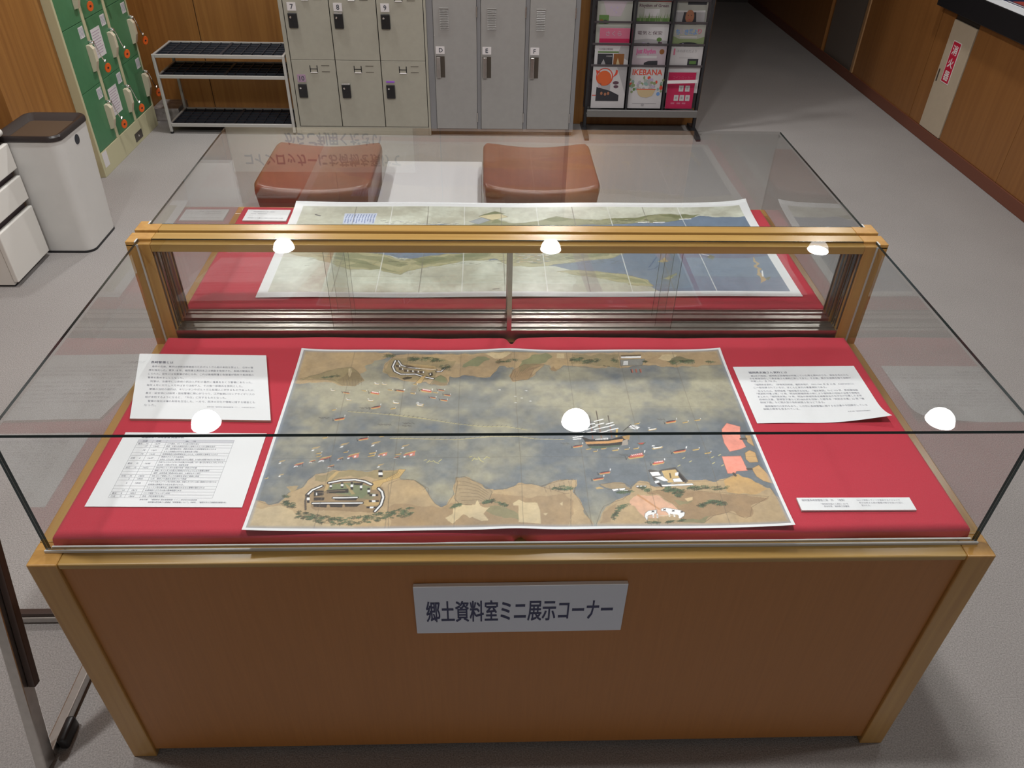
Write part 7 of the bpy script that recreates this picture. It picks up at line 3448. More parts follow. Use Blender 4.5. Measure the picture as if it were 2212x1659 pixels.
def cloth_board(label, mirror=None, y0=0.046, y1=0.700):
    # two boards wrapped together in one red cloth: soft edges, a pinched joint in the middle
    Y = (lambda y: y) if mirror is None else (lambda y: mirror - y)
    hx, z0, z1 = 0.8655, HB, 0.7275
    def samp(n, e):
        t = np.linspace(0, 1, n)
        return np.unique(np.concatenate([e * (np.linspace(0, 1, 9) ** 1.6), np.linspace(e, 1 - e, n), 1 - e * (np.linspace(0, 1, 9) ** 1.6)]))
    us = np.unique(np.concatenate([samp(60, 0.012), 0.5 + np.linspace(-0.02, 0.02, 21)])); vs_ = samp(40, 0.03)
    vs, fs = [], []
    nx, ny = len(us), len(vs_)
    for j, v in enumerate(vs_):
        for i, u in enumerate(us):
            x = -hx + 2 * hx * u
            g = math.exp(-(x / 0.010) ** 2); g2 = math.exp(-(x / 0.035) ** 2)
            ye0 = y0 + 0.011 * g + 0.003 * math.sin(x * 9 + 1) * 0.5
            ye1 = y1 - 0.016 * g + 0.002 * math.sin(x * 11)
            y = ye0 + (ye1 - ye0) * v
            de = min(x + hx, hx - x, y - ye0, ye1 - y)
            r = 0.013
            q = max(0.0, 1 - de / r)
            z = z1 - 0.0 - (r * (1 - math.sqrt(max(0.0, 1 - q * q))))
            z -= 0.0012 * g2 * (0.5 + 0.5 * math.cos(v * 6.28)) + 0.009 * g * (math.exp(-v / 0.03) + math.exp(-(1 - v) / 0.05))
            z += 0.0010 * math.sin(x * 7.3 + v * 3) * math.sin(v * 5 + x * 2) + 0.0006 * math.sin(x * 31 + v * 4) * math.exp(-min(v, 1 - v) / 0.06)
            vs.append((x, Y(y), z))
    for j in range(ny - 1):
        for i in range(nx - 1):
            fs.append((j * nx + i, j * nx + i + 1, (j + 1) * nx + i + 1, (j + 1) * nx + i))
    # skirt down to the deck
    loop = [i for i in range(nx)] + [j * nx + nx - 1 for j in range(1, ny)] + [(ny - 1) * nx + i for i in range(nx - 2, -1, -1)] + [j * nx for j in range(ny - 2, 0, -1)]
    n0 = len(vs)
    cy = Y((y0 + y1) / 2)
    for k, i in enumerate(loop):
        x, y, z = vs[i]
        o = 0.0018 * math.sin(k * 0.55) * math.sin(k * 0.13)
        dx = 0.0015 if abs(abs(x) - hx) < 1e-4 else 0
        dy = (0.0025 + o) * (1 if y > cy else -1) if dx == 0 else 0
        vs.append((x + (dx if x > 0 else -dx), y + dy, z0 + (z - z0) * 0.45))
    n1 = len(vs)
    for k, i in enumerate(loop):
        x, y, z = vs[n0 + k]
        vs.append((x, y, z0 + 0.0002))
    L = len(loop)
    for k in range(L):
        k2 = (k + 1) % L
        fs.append((loop[k], n0 + k, n0 + k2, loop[k2]))
        fs.append((n0 + k, n1 + k, n1 + k2, n0 + k2))
    if mirror is not None:
        fs = [tuple(reversed(f)) for f in fs]
    b = MB().add(vs, fs)
    o = obj('cloth_covered_board', b, M['red'], None, True, loc=(0, cy, z0))
    bm = bmesh.new(); bm.from_mesh(o.data); bmesh.ops.recalc_face_normals(bm, faces=bm.faces[:]); bm.to_mesh(o.data); bm.free()
    tag(o, label, 'display board')
    return o


# ------------------------------------------------------------------ painted maps
ART_GAIN = 1.10


def vnoise(W, H, sx, sy, seed):
    r = np.random.RandomState(seed)
    g = r.rand(sy + 2, sx + 2)
    yy, xx = np.mgrid[0:H, 0:W]
    fx = xx / W * sx; fy = yy / H * sy
    ix = fx.astype(int); iy = fy.astype(int)
    tx = fx - ix; ty = fy - iy
    tx = tx * tx * (3 - 2 * tx); ty = ty * ty * (3 - 2 * ty)
    return (g[iy, ix] * (1 - tx) + g[iy, ix + 1] * tx) * (1 - ty) + (g[iy + 1, ix] * (1 - tx) + g[iy + 1, ix + 1] * tx) * ty


def paint(W, H, width, depth, ops, base):
    col = base.copy()
    wx = (vnoise(W, H, 60, 34, 11) - 0.5) * 0.012
    wy = (vnoise(W, H, 60, 34, 12) - 0.5) * 0.018
    uu = (np.arange(W) + 0.5) / W
    vv = (np.arange(H) + 0.5) / H
    U, V = np.meshgrid(uu, vv)
    pal = [np.array(lin(c)) for c in PALETTE]
    for ln in ops.strip().split('\n'):
        q = ln.split()
        c = pal[int(q[1])]; a = int(q[2]) / 100.0; k = int(q[3])
        n = np.array([float(s) for s in q[4:]]).reshape(-1, 2) / 1200.0
        if q[0] == 'p':
            pad = 0.012 if k else 0.001
        else:
            pad = k / 10000.0 + 0.002
        i0 = max(0, int((n[:, 0].min() - pad) * W)); i1 = min(W, int((n[:, 0].max() + pad) * W) + 2)
        j0 = max(0, int((n[:, 1].min() - pad * 2) * H)); j1 = min(H, int((n[:, 1].max() + pad * 2) * H) + 2)
        if i1 <= i0 or j1 <= j0:
            continue
        u = U[j0:j1, i0:i1]; v = V[j0:j1, i0:i1]
        if q[0] == 'p':
            cov = np.zeros(u.shape)
            subs = ((0, 0),) if k else ((-.25, -.25), (.25, -.25), (-.25, .25), (.25, .25))
            for du, dv in subs:
                uq = u + du / W; vq = v + dv / H
                if k:
                    uq = uq + wx[j0:j1, i0:i1]; vq = vq + wy[j0:j1, i0:i1]
                ins = np.zeros(u.shape, bool)
                for e in range(len(n)):
                    x0, y0 = n[e]; x1, y1 = n[(e + 1) % len(n)]
                    if y0 == y1:
                        continue
                    cr = ((y0 > vq) != (y1 > vq)) & (uq < (x1 - x0) * (vq - y0) / (y1 - y0) + x0)
                    ins ^= cr
                cov += ins
            cov = cov / len(subs) * a
        else:
            hw = k / 10000.0 * 0.5 * width
            X = u * width; Yv = v * depth
            dmin = np.full(u.shape, 9.0)
            for e in range(len(n) - 1):
                ax, ay = n[e, 0] * width, n[e, 1] * depth; bx, by = n[e + 1, 0] * width, n[e + 1, 1] * depth
                dx, dy = bx - ax, by - ay
                L2 = dx * dx + dy * dy + 1e-12
                t = np.clip(((X - ax) * dx + (Yv - ay) * dy) / L2, 0, 1)
                dmin = np.minimum(dmin, np.hypot(X - ax - t * dx, Yv - ay - t * dy))
            aa = width / W * 0.6
            cov = np.clip((hw - dmin) / aa + 0.5, 0, 1) * a
        blk = col[j0:j1, i0:i1]
        blk += (c - blk) * cov[..., None]
    return col


def print_sheet(name, W, H, col, surf, label, cat, rough, border, group=None):
    # col: H x W x 3 picture colours (row 0 = near edge); surf(u, v) -> world point
    bu, bv = border
    us = np.concatenate([[0.0, bu * 0.5, bu * 0.98], bu + (1 - 2 * bu) * (np.arange(W) + 0.5) / W, [1 - bu * 0.98, 1 - bu * 0.5, 1.0]])
    vs = np.concatenate([[0.0, bv * 0.5, bv * 0.98], bv + (1 - 2 * bv) * (np.arange(H) + 0.5) / H, [1 - bv * 0.98, 1 - bv * 0.5, 1.0]])
    U, V = np.meshgrid(us, vs)
    Pt = surf(U, V)
    nx, ny = len(us), len(vs)
    org = Pt.reshape(-1, 3).mean(0)
    full = np.empty((ny, nx, 4), np.float32)
    full[..., :3] = (0.80, 0.81, 0.83)
    full[..., 3] = 1
    full[3:-3, 3:-3, :3] = np.clip(col, 0, 0.9)
    me = bpy.data.meshes.new(name)
    nv = nx * ny
    me.vertices.add(nv)
    me.vertices.foreach_set('co', (Pt.reshape(-1, 3) - org).astype(np.float32).ravel())
    ii = np.arange(nv).reshape(ny, nx)
    quads = np.stack([ii[:-1, :-1], ii[:-1, 1:], ii[1:, 1:], ii[1:, :-1]], -1).reshape(-1, 4)
    nf = len(quads)
    me.loops.add(nf * 4)
    me.loops.foreach_set('vertex_index', quads.ravel().astype(np.int32))
    me.polygons.add(nf)
    me.polygons.foreach_set('loop_start', np.arange(0, nf * 4, 4, dtype=np.int32))
    me.polygons.foreach_set('use_smooth', np.ones(nf, dtype=bool))
    me.update(calc_edges=True)
    ca = me.color_attributes.new('ink', 'FLOAT_COLOR', 'POINT')
    ca.data.foreach_set('color', full.ravel())
    me.materials.append(attr_mat(name + '_paper', 'ink', rough, 0.5))
    o = bpy.data.objects.new(name, me)
    C.objects.link(o)
    o.location = org
    tag(o, label, cat, group)
    return o


def mottled(W, H, stops, seed, octs):
    n = sum(vnoise(W, H, sx, sy, seed + i) * wgt for i, (sx, sy, wgt) in enumerate(octs)) / sum(o[2] for o in octs)
    return n


def front_map():
    W, H = 960, 520
    n = mottled(W, H, None, 20, ((6, 5, 1.0), (14, 12, 0.7), (34, 22, 0.45), (80, 50, 0.3)))
    n = np.clip((n - 0.34) / 0.32, 0, 1)[..., None]
    v = ((np.arange(H) + 0.5) / H)[:, None, None]
    pale = np.array(lin((160, 155, 132))); blue = np.array(lin((103, 111, 119))); mid = np.array(lin((130, 131, 124)))
    bias = 0.42 + 0.32 * np.exp(-((v - 0.40) / 0.20) ** 2) - 0.35 * np.exp(-((v - 0.62) / 0.10) ** 2) + 0.10 * np.exp(-((v - 0.83) / 0.07) ** 2)
    t = np.clip(bias + (n - 0.5) * 0.9, 0, 1)
    base = np.where(t < 0.5, pale + (mid - pale) * (t / 0.5), mid + (blue - mid) * ((t - 0.5) / 0.5))
    col = paint(W, H, 1.0374, 0.584, ART_FRONT, base)
    g = mottled(W, H, None, 40, ((40, 24, 1.0), (120, 70, 0.8), (300, 170, 0.6)))[..., None]
    col *= 0.80 + 0.40 * g
    st = mottled(W, H, None, 90, ((10, 8, 1.0), (26, 18, 0.8), (70, 40, 0.5)))[..., None]
    lum = col.mean(-1, keepdims=True)
    col = lum + (col - lum) * (0.74 + 0.25 * st)
    col *= 0.88 + 0.24 * st
    eu = np.minimum(np.arange(W), W - 1 - np.arange(W))[None, :]; ev = np.minimum(np.arange(H), H - 1 - np.arange(H))[:, None]
    e = np.clip(1 - np.minimum(eu, ev) / 7.0, 0, 1)[..., None] * 0.7
    col += (np.array(lin((140, 150, 165))) - col) * e
    col *= ART_GAIN

    def surf(U, V):
        x = -0.5169 + 1.0374 * U
        y = 0.0485 + 0.5865 * V
        z = 0.7288 + 0.0 * U
        cu = np.minimum(U, 1 - U); cv = np.minimum(V, 1 - V)
        z = z + 0.0065 * np.exp(-cu / 0.055) * np.exp(-cv / 0.10)
        z = z + 0.0045 * np.exp(-((U - 0.49) / 0.055) ** 2) * np.exp(-cv / 0.06)
        z = z + 0.0007 * (np.sin(U * 21 + V * 4) + 1)
        return np.stack([x, y, z], -1)
    o = print_sheet('map_print', W, H, col, surf, 'wide harbour map print with boats and a sailing ship in the near display case', 'map', 0.5, (0.0055, 0.010))
    return o


def rear_map():
    W, H = 1000, 300
    n = mottled(W, H, None, 60, ((9, 5, 1.0), (24, 10, 0.8), (60, 30, 0.4), (160, 60, 0.3)))
    n = np.clip((n - 0.34) / 0.32, 0, 1)[..., None]
    base = np.array(lin((176, 176, 160))) + (np.array(lin((204, 208, 194))) - np.array(lin((176, 176, 160)))) * n
    col = paint(W, H, 1.506, 0.60, ART_REAR, base)
    g = mottled(W, H, None, 80, ((50, 20, 1.0), (160, 30, 0.8), (300, 100, 0.6)))[..., None]
    col *= 0.84 + 0.32 * g
    col *= ART_GAIN * 0.98

    def surf(U, V):
        x = -0.692 + 1.506 * U + 0.004 * (1 - V)
        y = 0.881 + 0.597 * V + 0.012 * U
        z = 0.7292 + 0.0012 * (np.sin(U * 17 + V * 3) + 1) + 0.010 * np.exp(-(1 - V) / 0.07) * (0.5 + 0.5 * np.abs(2 * U - 1) ** 2) + 0.012 * np.exp(-(1 - U) / 0.03) * np.exp(-(1 - V) / 0.25)
        return np.stack([x, y, z], -1)
    print_sheet('map_print', W, H, col, surf, 'map print of blue sea and green coast with wide white margins, far case', 'map', 0.30, (0.018, 0.045))


# ------------------------------------------------------------------ papers and labels
def sheet(name, label, cat, corners_frame, w, h, thick, side_mat, group=None, curl=0.0):
    # corners_frame: matrix with origin at lower-left corner, local x right, local y up the sheet
    T = corners_frame
    t = thing(name, label, cat, T.translation, group)
    b = MB()
    if curl:
        n = 24
        vs, fs = [], []
        for j in range(n + 1):
            for i in range(n + 1):
                u, v = i / n, j / n
                z = thick + curl * (max(0, u - 0.45) ** 2) * 2.2 * max(0, 1 - v * 3) ** 2 + 0.0008 * math.sin(u * 9) * (1 - v)
                vs.append((u * w, v * h, z))
        for j in range(n):
            for i in range(n):
                fs.append((j * (n + 1) + i, j * (n + 1) + i + 1, (j + 1) * (n + 1) + i + 1, (j + 1) * (n + 1) + i))
        b.add(vs, fs, 0, T)
        obj('sheet', b, [M['paper']], t, True)
    else:
        b.box(0, w, 0, h, 0.0, thick, [1, 0, 1, 1, 1, 1], T=T)
        obj('sheet', b, [M['paper'], side_mat], t)
    return t


def write_lines(t, T, z, rows, mats=None, name='printed_text', zf=None):
    b = MB()
    for r in rows:
        body, x, y, wid, hgt = r[:5]
        put_text(b, body, x, y, wid, hgt, z, r[5] if len(r) > 5 else 0, None, r[6] if len(r) > 6 else 0.0)
    if zf:
        b.v = [(p[0], p[1], p[2] + zf(p[0], p[1])) for p in b.v]
    b.v = [tuple(T @ Vector(p)) for p in b.v]
    return obj(name, b, mats or [M['ink_print']], t)


def papers():
    z = 0.7283
    # 1. thick board about guarding the harbour
    T = frame((-0.837, 0.3705, z), (1, -0.0255, 0), (-0.066, 0.25, 0))
    w, h, th = 0.3045, 0.2515, 0.0062
    t = sheet('text_board', 'white text board on thick backing at the upper left of the near red cloth', 'text board', T, w, h, th, M['board_side'])
    L = ['島原の乱後、幕府は禁教政策徹底のためポルトガル船の来航を禁止し、沿岸の警', '備を強化した。寛永 18 年、福岡藩主黒田忠之は参勤を免除され、長崎の警備を命', 'じられた。翌年には佐賀藩が命じられ、これ以後福岡藩と佐賀藩が隔年で長崎港の', '警備を勤めることとなった。', '両藩は、当番年には長崎の西泊と戸町の番所に藩員をおくり警備にあたった。', '毎年 4 月に交代し 9 月半ばまでは約千人、その後一部撤兵を原則とした。', '警備の当初の目的は、キリシタンやポルトガル船潜入に対するものであったが、', '寛文・延宝頃には抜荷・抜船警備に関心がうつり、江戸後期にロシアやイギリスの', '船が来航するようになると、「外圧」に対するものとなった。', '警備の強化は藩の財政を圧迫した。一方で、西洋の文化や情報に接する機会とも', 'なった。']
    X0 = [(.034, .272), (.027, .272), (.027, .272), (.027, .110), (.034, .268), (.027, .246), (.034, .272), (.027, .272), (.027, .208), (.034, .272), (.027, .053)]
    rows = [('長崎警備とは', .030, .211, .053, .0095, 0, .02)]
    for i, (s, (a, e)) in enumerate(zip(L, X0)):
        rows.append((s, a, .1945 - i * .0150, e - a, .0078))
    rows.append(('参考文献『福岡県史 通史編福岡藩（二）』（文献出版 西日本）', .166, .0425, .106, .0042))
    write_lines(t, T, th + 0.0002, rows)
    # 2. chronology sheet
    T = frame((-0.832, 0.1165, z), (1, -0.018, 0), (-0.004, 1, 0))
    w, h, th = 0.299, 0.2145, 0.0008
    t = sheet('chronology_sheet', 'white sheet with ruled chronology table at the lower left of the red cloth', 'paper sheet', T, w, h, th, M['paper'])
    b = MB()
    tx0, tx1, ty0, ty1 = .036, .236, .0235, .1915
    b.rect(tx0, tx1, ty1 - .0085, ty1, th + .00012, 1, T)
    rows_y = [ty1, ty1 - .0085]
    hts = [1, 1, 2, 1, 2, 2, 1, 1, 1, 1, 1, 2, 1, 1, 1, 1]
    unit = (ty1 - .0085 - ty0) / sum(hts)
    y = ty1 - .0085
    for hh in hts:
        y -= hh * unit
        rows_y.append(y)
    for yy in rows_y:
        b.rect(tx0, tx1, yy - .0003, yy + .0003, th + .0002, 0, T)
    for xx in (tx0, tx0 + .031, tx0 + .060, tx1):
        b.rect(xx - .0003, xx + .0003, ty0, ty1, th + .0002, 0, T)
    obj('table_rules', b, [M['ink_line'], M['head_fill']], t)
    ev = ['江戸幕府、ポルトガル船の来航を禁止', '島原、天草の乱鎮定を受け上使来りポルトガル国断を指示', '4月、福岡藩主忠之、参勤を免除され長崎警備を命じられる', 'オランダ商館を平戸から長崎出島へ移転', '佐賀鍋島家の長崎警備を命じられる。以後隔年で警備をつとめる', '異国のポルトガル船来航。', '出兵令。5万人出兵、福岡藩で1万1千人が動員、その他大村藩等で約5万の兵が動員される', '外国でもかかわりがなければ藩士のみ出動、7月一番に引き取るよう命じられる。', '石火矢・大筒の打ち方、合図を伝授', '西泊戸町に七ヶ所の台場が完成・肥後は戸町番', '長崎・キリシタンの潜入の取締がすすむようになり警備は継続', '福岡・佐賀両藩で警備体制を強化、大番所をおく検討', '9月 ロシア使節レザノフが通商を求めて長崎に来航', '12月、幕府より通商を拒否されて帰国', 'イギリス船フェートン号が長崎に来航、抗議したイギリス船に国旗を付け放たれる', '佐賀藩は警備怠りの処分を受けられる。', 'フェートン号の事件は、台場が増築されるなど警備が強化される', '台場増設によりその後の警備範囲に戻る', 'ロシア使節プチャーチン来航', '西泊・戸町両番所を廃止']
    rows = [('■福岡藩と長崎警備 関連年表', .040, .1965, .088, .0065, 0, .02), ('和暦', .046, ty1 - .007, .010, .0048), ('西暦', .074, ty1 - .007, .010, .0048), ('事　項', .135, ty1 - .007, .022, .0048)]
    for i, s in enumerate(ev):
        yy = ty1 - .0085 - (i + 1) * unit * sum(hts) / len(ev) + .0018
        rows.append((s, tx0 + .064, yy, min(.132, .0039 * len(s)), .0046))
    for i, (a, n1, y4) in enumerate((('寛永', '16', '1639'), ('', '17', '1640'), ('', '18', '1641'), ('', '19', '1642'), ('正保', '4', '1647'), ('慶安', '元', '1648'), ('承応', '元', '1652'), ('文化', '元', '1804'), ('', '2', '1805'), ('', '5', '1808'), ('', '10', '1813'), ('嘉永', '6', '1853'), ('元治', '元', '1864'))):
        k = (0, 1, 2.5, 4, 5.5, 7.5, 9, 12, 13, 14.5, 17, 18, 19)[i]
        yy = ty1 - .0085 - (k + 1) * unit * sum(hts) / 20 + .0018
        if a:
            rows.append((a, tx0 + .003, yy, .009, .0045))
        rows.append((n1, tx0 + .020, yy, None, .0042)); rows.append((y4, tx0 + .038, yy, None, .0042))
    rows += [('参考文献　『福岡県史 通史編福岡藩（一）』西日本文化協会編', .098, .0165, .110, .0042), ('福岡藩の歴史編さん委員会「長崎警備について」1989年、『福岡大学人文論叢第四巻第4号』', .116, .0100, .150, .0042)]
    write_lines(t, T, th + 0.0003, rows)
    # 3. sheet about the archive, right side
    T = frame((0.535, 0.352, z), (1, 0.012, 0), (0.0, 1, 0))
    w, h, th = 0.300, 0.211, 0.0008
    t = sheet('information_sheet', 'white text sheet with a lifted near corner, at the right of the red cloth', 'paper sheet', T, w, h, th, M['paper'], curl=0.028)
    L = ['第2次大戦前、福岡県立図書館が所蔵していた郷土資料のうち、焼失を免れたも', 'のを戦後回収して県史編さん資料と称してきた。その後、県文化会館を経て当館が', '所蔵した。全 795 点。', '『福岡県史資料』（伊東尾四郎編、福岡県発行　1932-1941 年 全 12 冊　K209/394F/11）', 'に一部収録されているが、ほとんど未刊の貴重資料である。', '主なものは、長野誠著『福岡藩仰古秘笈』『福史聚図』など 123 冊、青柳種信編', '『筑前町村書上帳』12 冊、明治初期福岡県の命により福岡県の地誌の沿革や概略を', 'まとめた『福岡県史稿』73 冊、明治中期福岡県史編纂担当の玄洋社が収集した太宰', '府神社文書、宮崎宮文書など約1800点を収録した謄写本『筑前古文書』22 冊『福', '岡城下図』など超大型の色彩絵図 5 枚などである。', '福岡藩時代の史料もあり、この中に長崎警備に関する古文書や今回展示している', '絵図の原本も含まれている。']
    X0 = [(.034, .272), (.028, .274), (.028, .090), (.034, .272), (.028, .202), (.034, .272), (.028, .272), (.028, .273), (.028, .274), (.028, .178), (.034, .272), (.028, .112)]
    Y0 = [.1700, .1590, .1485, .1350, .1240, .1110, .1005, .0900, .0790, .0685, .0550, .0445]
    rows = [('福岡県史編さん資料とは', .032, .1825, .094, .0082, 0, .02)]
    for s, (a, e), yy in zip(L, X0, Y0):
        rows.append((s, a, yy, e - a, .0068))
    rows.append(('参考文献『福岡県史資料解題』', .218, .0335, .052, .0040))
    write_lines(t, T, 0.0012, rows, [M['ink_soft']], zf=lambda x, y: 0.028 * (max(0, x / w - 0.45) ** 2) * 2.2 * max(0, 1 - y / h * 3) ** 2 + 0.0008 * math.sin(x / w * 9) * (1 - y / h))
    # 4. narrow caption of the near map
    T = frame((0.5475, 0.0895, z), (1, -0.006, 0), (0.006, 1, 0))
    w, h, th = 0.2265, 0.0335, 0.0038
    t = sheet('caption_label', 'narrow white caption label at the lower right of the near map', 'label', T, w, h, th, M['paper'])
    write_lines(t, T, th + 0.0002, [('福岡藩長崎御警固之図　四　（複製）', .008, .0235, .086, .0062), ('『福岡県史編さん資料』501号', .043, .0140, .054, .0048), ('原本所蔵　福岡県立図書館', .047, .0075, .050, .0048)], [M['ink_soft']])
    write_lines(t, T, th + 0.0002, [('ロシア使節レザノフが来航するナジェジタ', .118, .0240, .086, .0046), ('号が出帆する際の警備の様子を描いた図と', .120, .0165, .087, .0046), ('思われる。', .122, .0098, .018, .0046)], [M['ink_soft']])
    # 5. caption in the far case
    T = frame((-0.8385, 1.349, z), (1, -0.014, 0), (0.0, 1, 0))
    w, h, th = 0.138, 0.079, 0.0040
    t = sheet('caption_label', 'small white caption label beside the map in the far display case', 'label', T, w, h, th, M['paper'])
    write_lines(t, T, th + 0.0002, [('福岡藩御用地之図（複製）', .020, .060, .070, .0060), ('原本所蔵　福岡県立図書館', .016, .046, .052, .0050), ('（一）', .014, .034, .012, .0050), ('福岡城とその周辺の海岸の様子を描いた図。', .012, .014, .115, .0055)])
    # 6. the sign on the front of the near case
    T = frame((-0.2048, 0.0070, 0.4775), (1, 0.0, 0.006), (0, 0, 1))
    t = thing('exhibit_sign', 'silver sign plate with navy lettering on the front panel of the near display case', 'sign', T.translation)
    b = MB().box(0, 0.4125, 0, 0.1475, 0, 0.008, bev=0.0012, T=T)
    obj('plate', b, M['plate'], t)
    obj('plate_lit_edge', MB().box(0.001, 0.4115, 0.1476, 0.1500, 0.001, 0.0085, T=T), M['paper'], t, label='white strip painted as the lit upper edge of the plate')  # white strip added to paint light along the plate's top edge
    b = MB()
    x = 0.0225
    for i, (ox, oy) in enumerate(((-1, -1), (1, -1), (-1, 1), (1, 1), (0, 0))):
        put_text(b, '郷土資料室ミニ展示コーナー', x + ox * 0.00055, 0.0385 + oy * 0.0008, 0.3665, 0.066, 0.0084 + i * 2e-5, 0, T)
    obj('lettering', b, M['plate_ink'], t, label='navy lettering')

# ------------------------------------------------------------------ lockers
def coin_lockers():
    t = thing('coin_locker', 'grey coin locker bank with numbered square doors, right of the shoe rack', 'locker', (-0.869, 4.42, 0))
    y0 = 4.165
    b = MB()
    b.box(-1.313, -0.4265, y0 + 0.020, 4.68, 0.0, 1.79)
    b.box(-1.313, -1.288, y0, y0 + 0.021, 0.0, 1.79, bev=0.002).box(-0.4405, -0.4265, y0, y0 + 0.021, 0.0, 1.79, bev=0.002)
    b.box(-1.2878, -0.4407, y0 + 0.002, y0 + 0.021, 0.0, 0.054, bev=0.002).box(-1.2878, -0.4407, y0, y0 + 0.021, 1.728, 1.79, bev=0.002)
    obj('body', b, M['lock_beige'], t)
    b = MB().box(-1.287, -0.4415, y0 + 0.0165, y0 + 0.0195, 0.055, 1.727)
    obj('gap_shade_sheet', b, M['black'], t)  # black sheet behind the doors paints in the deep shade of their gaps
    cols = [(-1.2835, -1.0115), (-1.0065, -0.7275), (-0.7225, -0.4445)]
    k = 12
    for r in range(4):
        z0 = 0.0575 + r * 0.4175; z1 = z0 + 0.4155
        for c in range(3):
            num = (3 - r) * 3 + c + 1
            x0, x1 = cols[c]
            d = obj('door', MB().box(x0, x1, y0, y0 + 0.016, z0, z1, bev=0.0015), M['lock_beige'], t)
            lz = z0 + 0.186
            lx = x0 + 0.022
            b = MB().box(lx, lx + 0.054, y0 - 0.012, y0 - 0.0002, lz, lz + 0.084, 0, 0.003)
            b.box(lx + 0.030, lx + 0.034, y0 - 0.0128, y0 - 0.0118, lz + 0.012, lz + 0.060)
            obj('lock', b, M['black'], d)
            b = MB().lathe([(0.0005, 0), (0.006, 0), (0.006, 0.004), (0.0005, 0.005)], n=14, T=frame((lx + 0.016, y0 - 0.012, lz + 0.062), (1, 0, 0), (0, 0, 1)))
            obj('keyhole', b, M['chrome'], d)
            if num in (8, 11, 5, 2):
                obj('lock_cap', MB().box(lx, lx + 0.054, y0 - 0.013, y0 - 0.0002, lz + 0.0845, lz + 0.092, 0, 0.002), M['chrome'], d, label='chrome cap of the lock')
            if num in (7, 8, 9, 10, 4, 5, 6, 1, 2, 3):
                pz = lz + 0.096
                pm = M['purple'] if num == 10 else M['white_plate']
                obj('number_plate', MB().box(lx + 0.002, lx + 0.054, y0 - 0.0025, y0 - 0.0002, pz, pz + 0.046), pm, d)
                b = MB()
                T = frame((lx, y0 - 0.0027, pz), (1, 0, 0), (0, 0, 1))
                s = str(num)
                put_text(b, s, 0.020 if len(s) == 1 else 0.014, 0.009, None, 0.028, 0, 0, T, 0.01)
                obj('number', b, M['ink'], d)
            elif num == 12:
                obj('number_plate', MB().box(lx + 0.001, lx + 0.054, y0 - 0.0025, y0 - 0.0002, lz + 0.097, lz + 0.107), M['violet'], d)
            # coin return slot and two engraved lines
            sx, sz = x0 + 0.110, z1 - 0.072
            b = MB().box(sx, sx + 0.005, y0 - 0.001, y0 + 0.001, sz, sz + 0.040).box(sx + 0.044, sx + 0.049, y0 - 0.001, y0 + 0.001, sz, sz + 0.040).box(sx, sx + 0.049, y0 - 0.001, y0 + 0.001, sz + 0.017, sz + 0.021)
            obj('coin_slot', b, M['black'], d)
            obj('slot_lip', MB().box(sx + 0.003, sx + 0.046, y0 - 0.006, y0 - 0.0002, sz - 0.004, sz, 0, 0.001), M['white_plate'], d)
            for ez in (0.038, 0.001):
                obj('engraved_line', MB().box(sx + 0.074, sx + 0.124, y0 - 0.0008, y0 + 0.001, sz + ez, sz + ez + 0.003), M['steel_dark'], d)


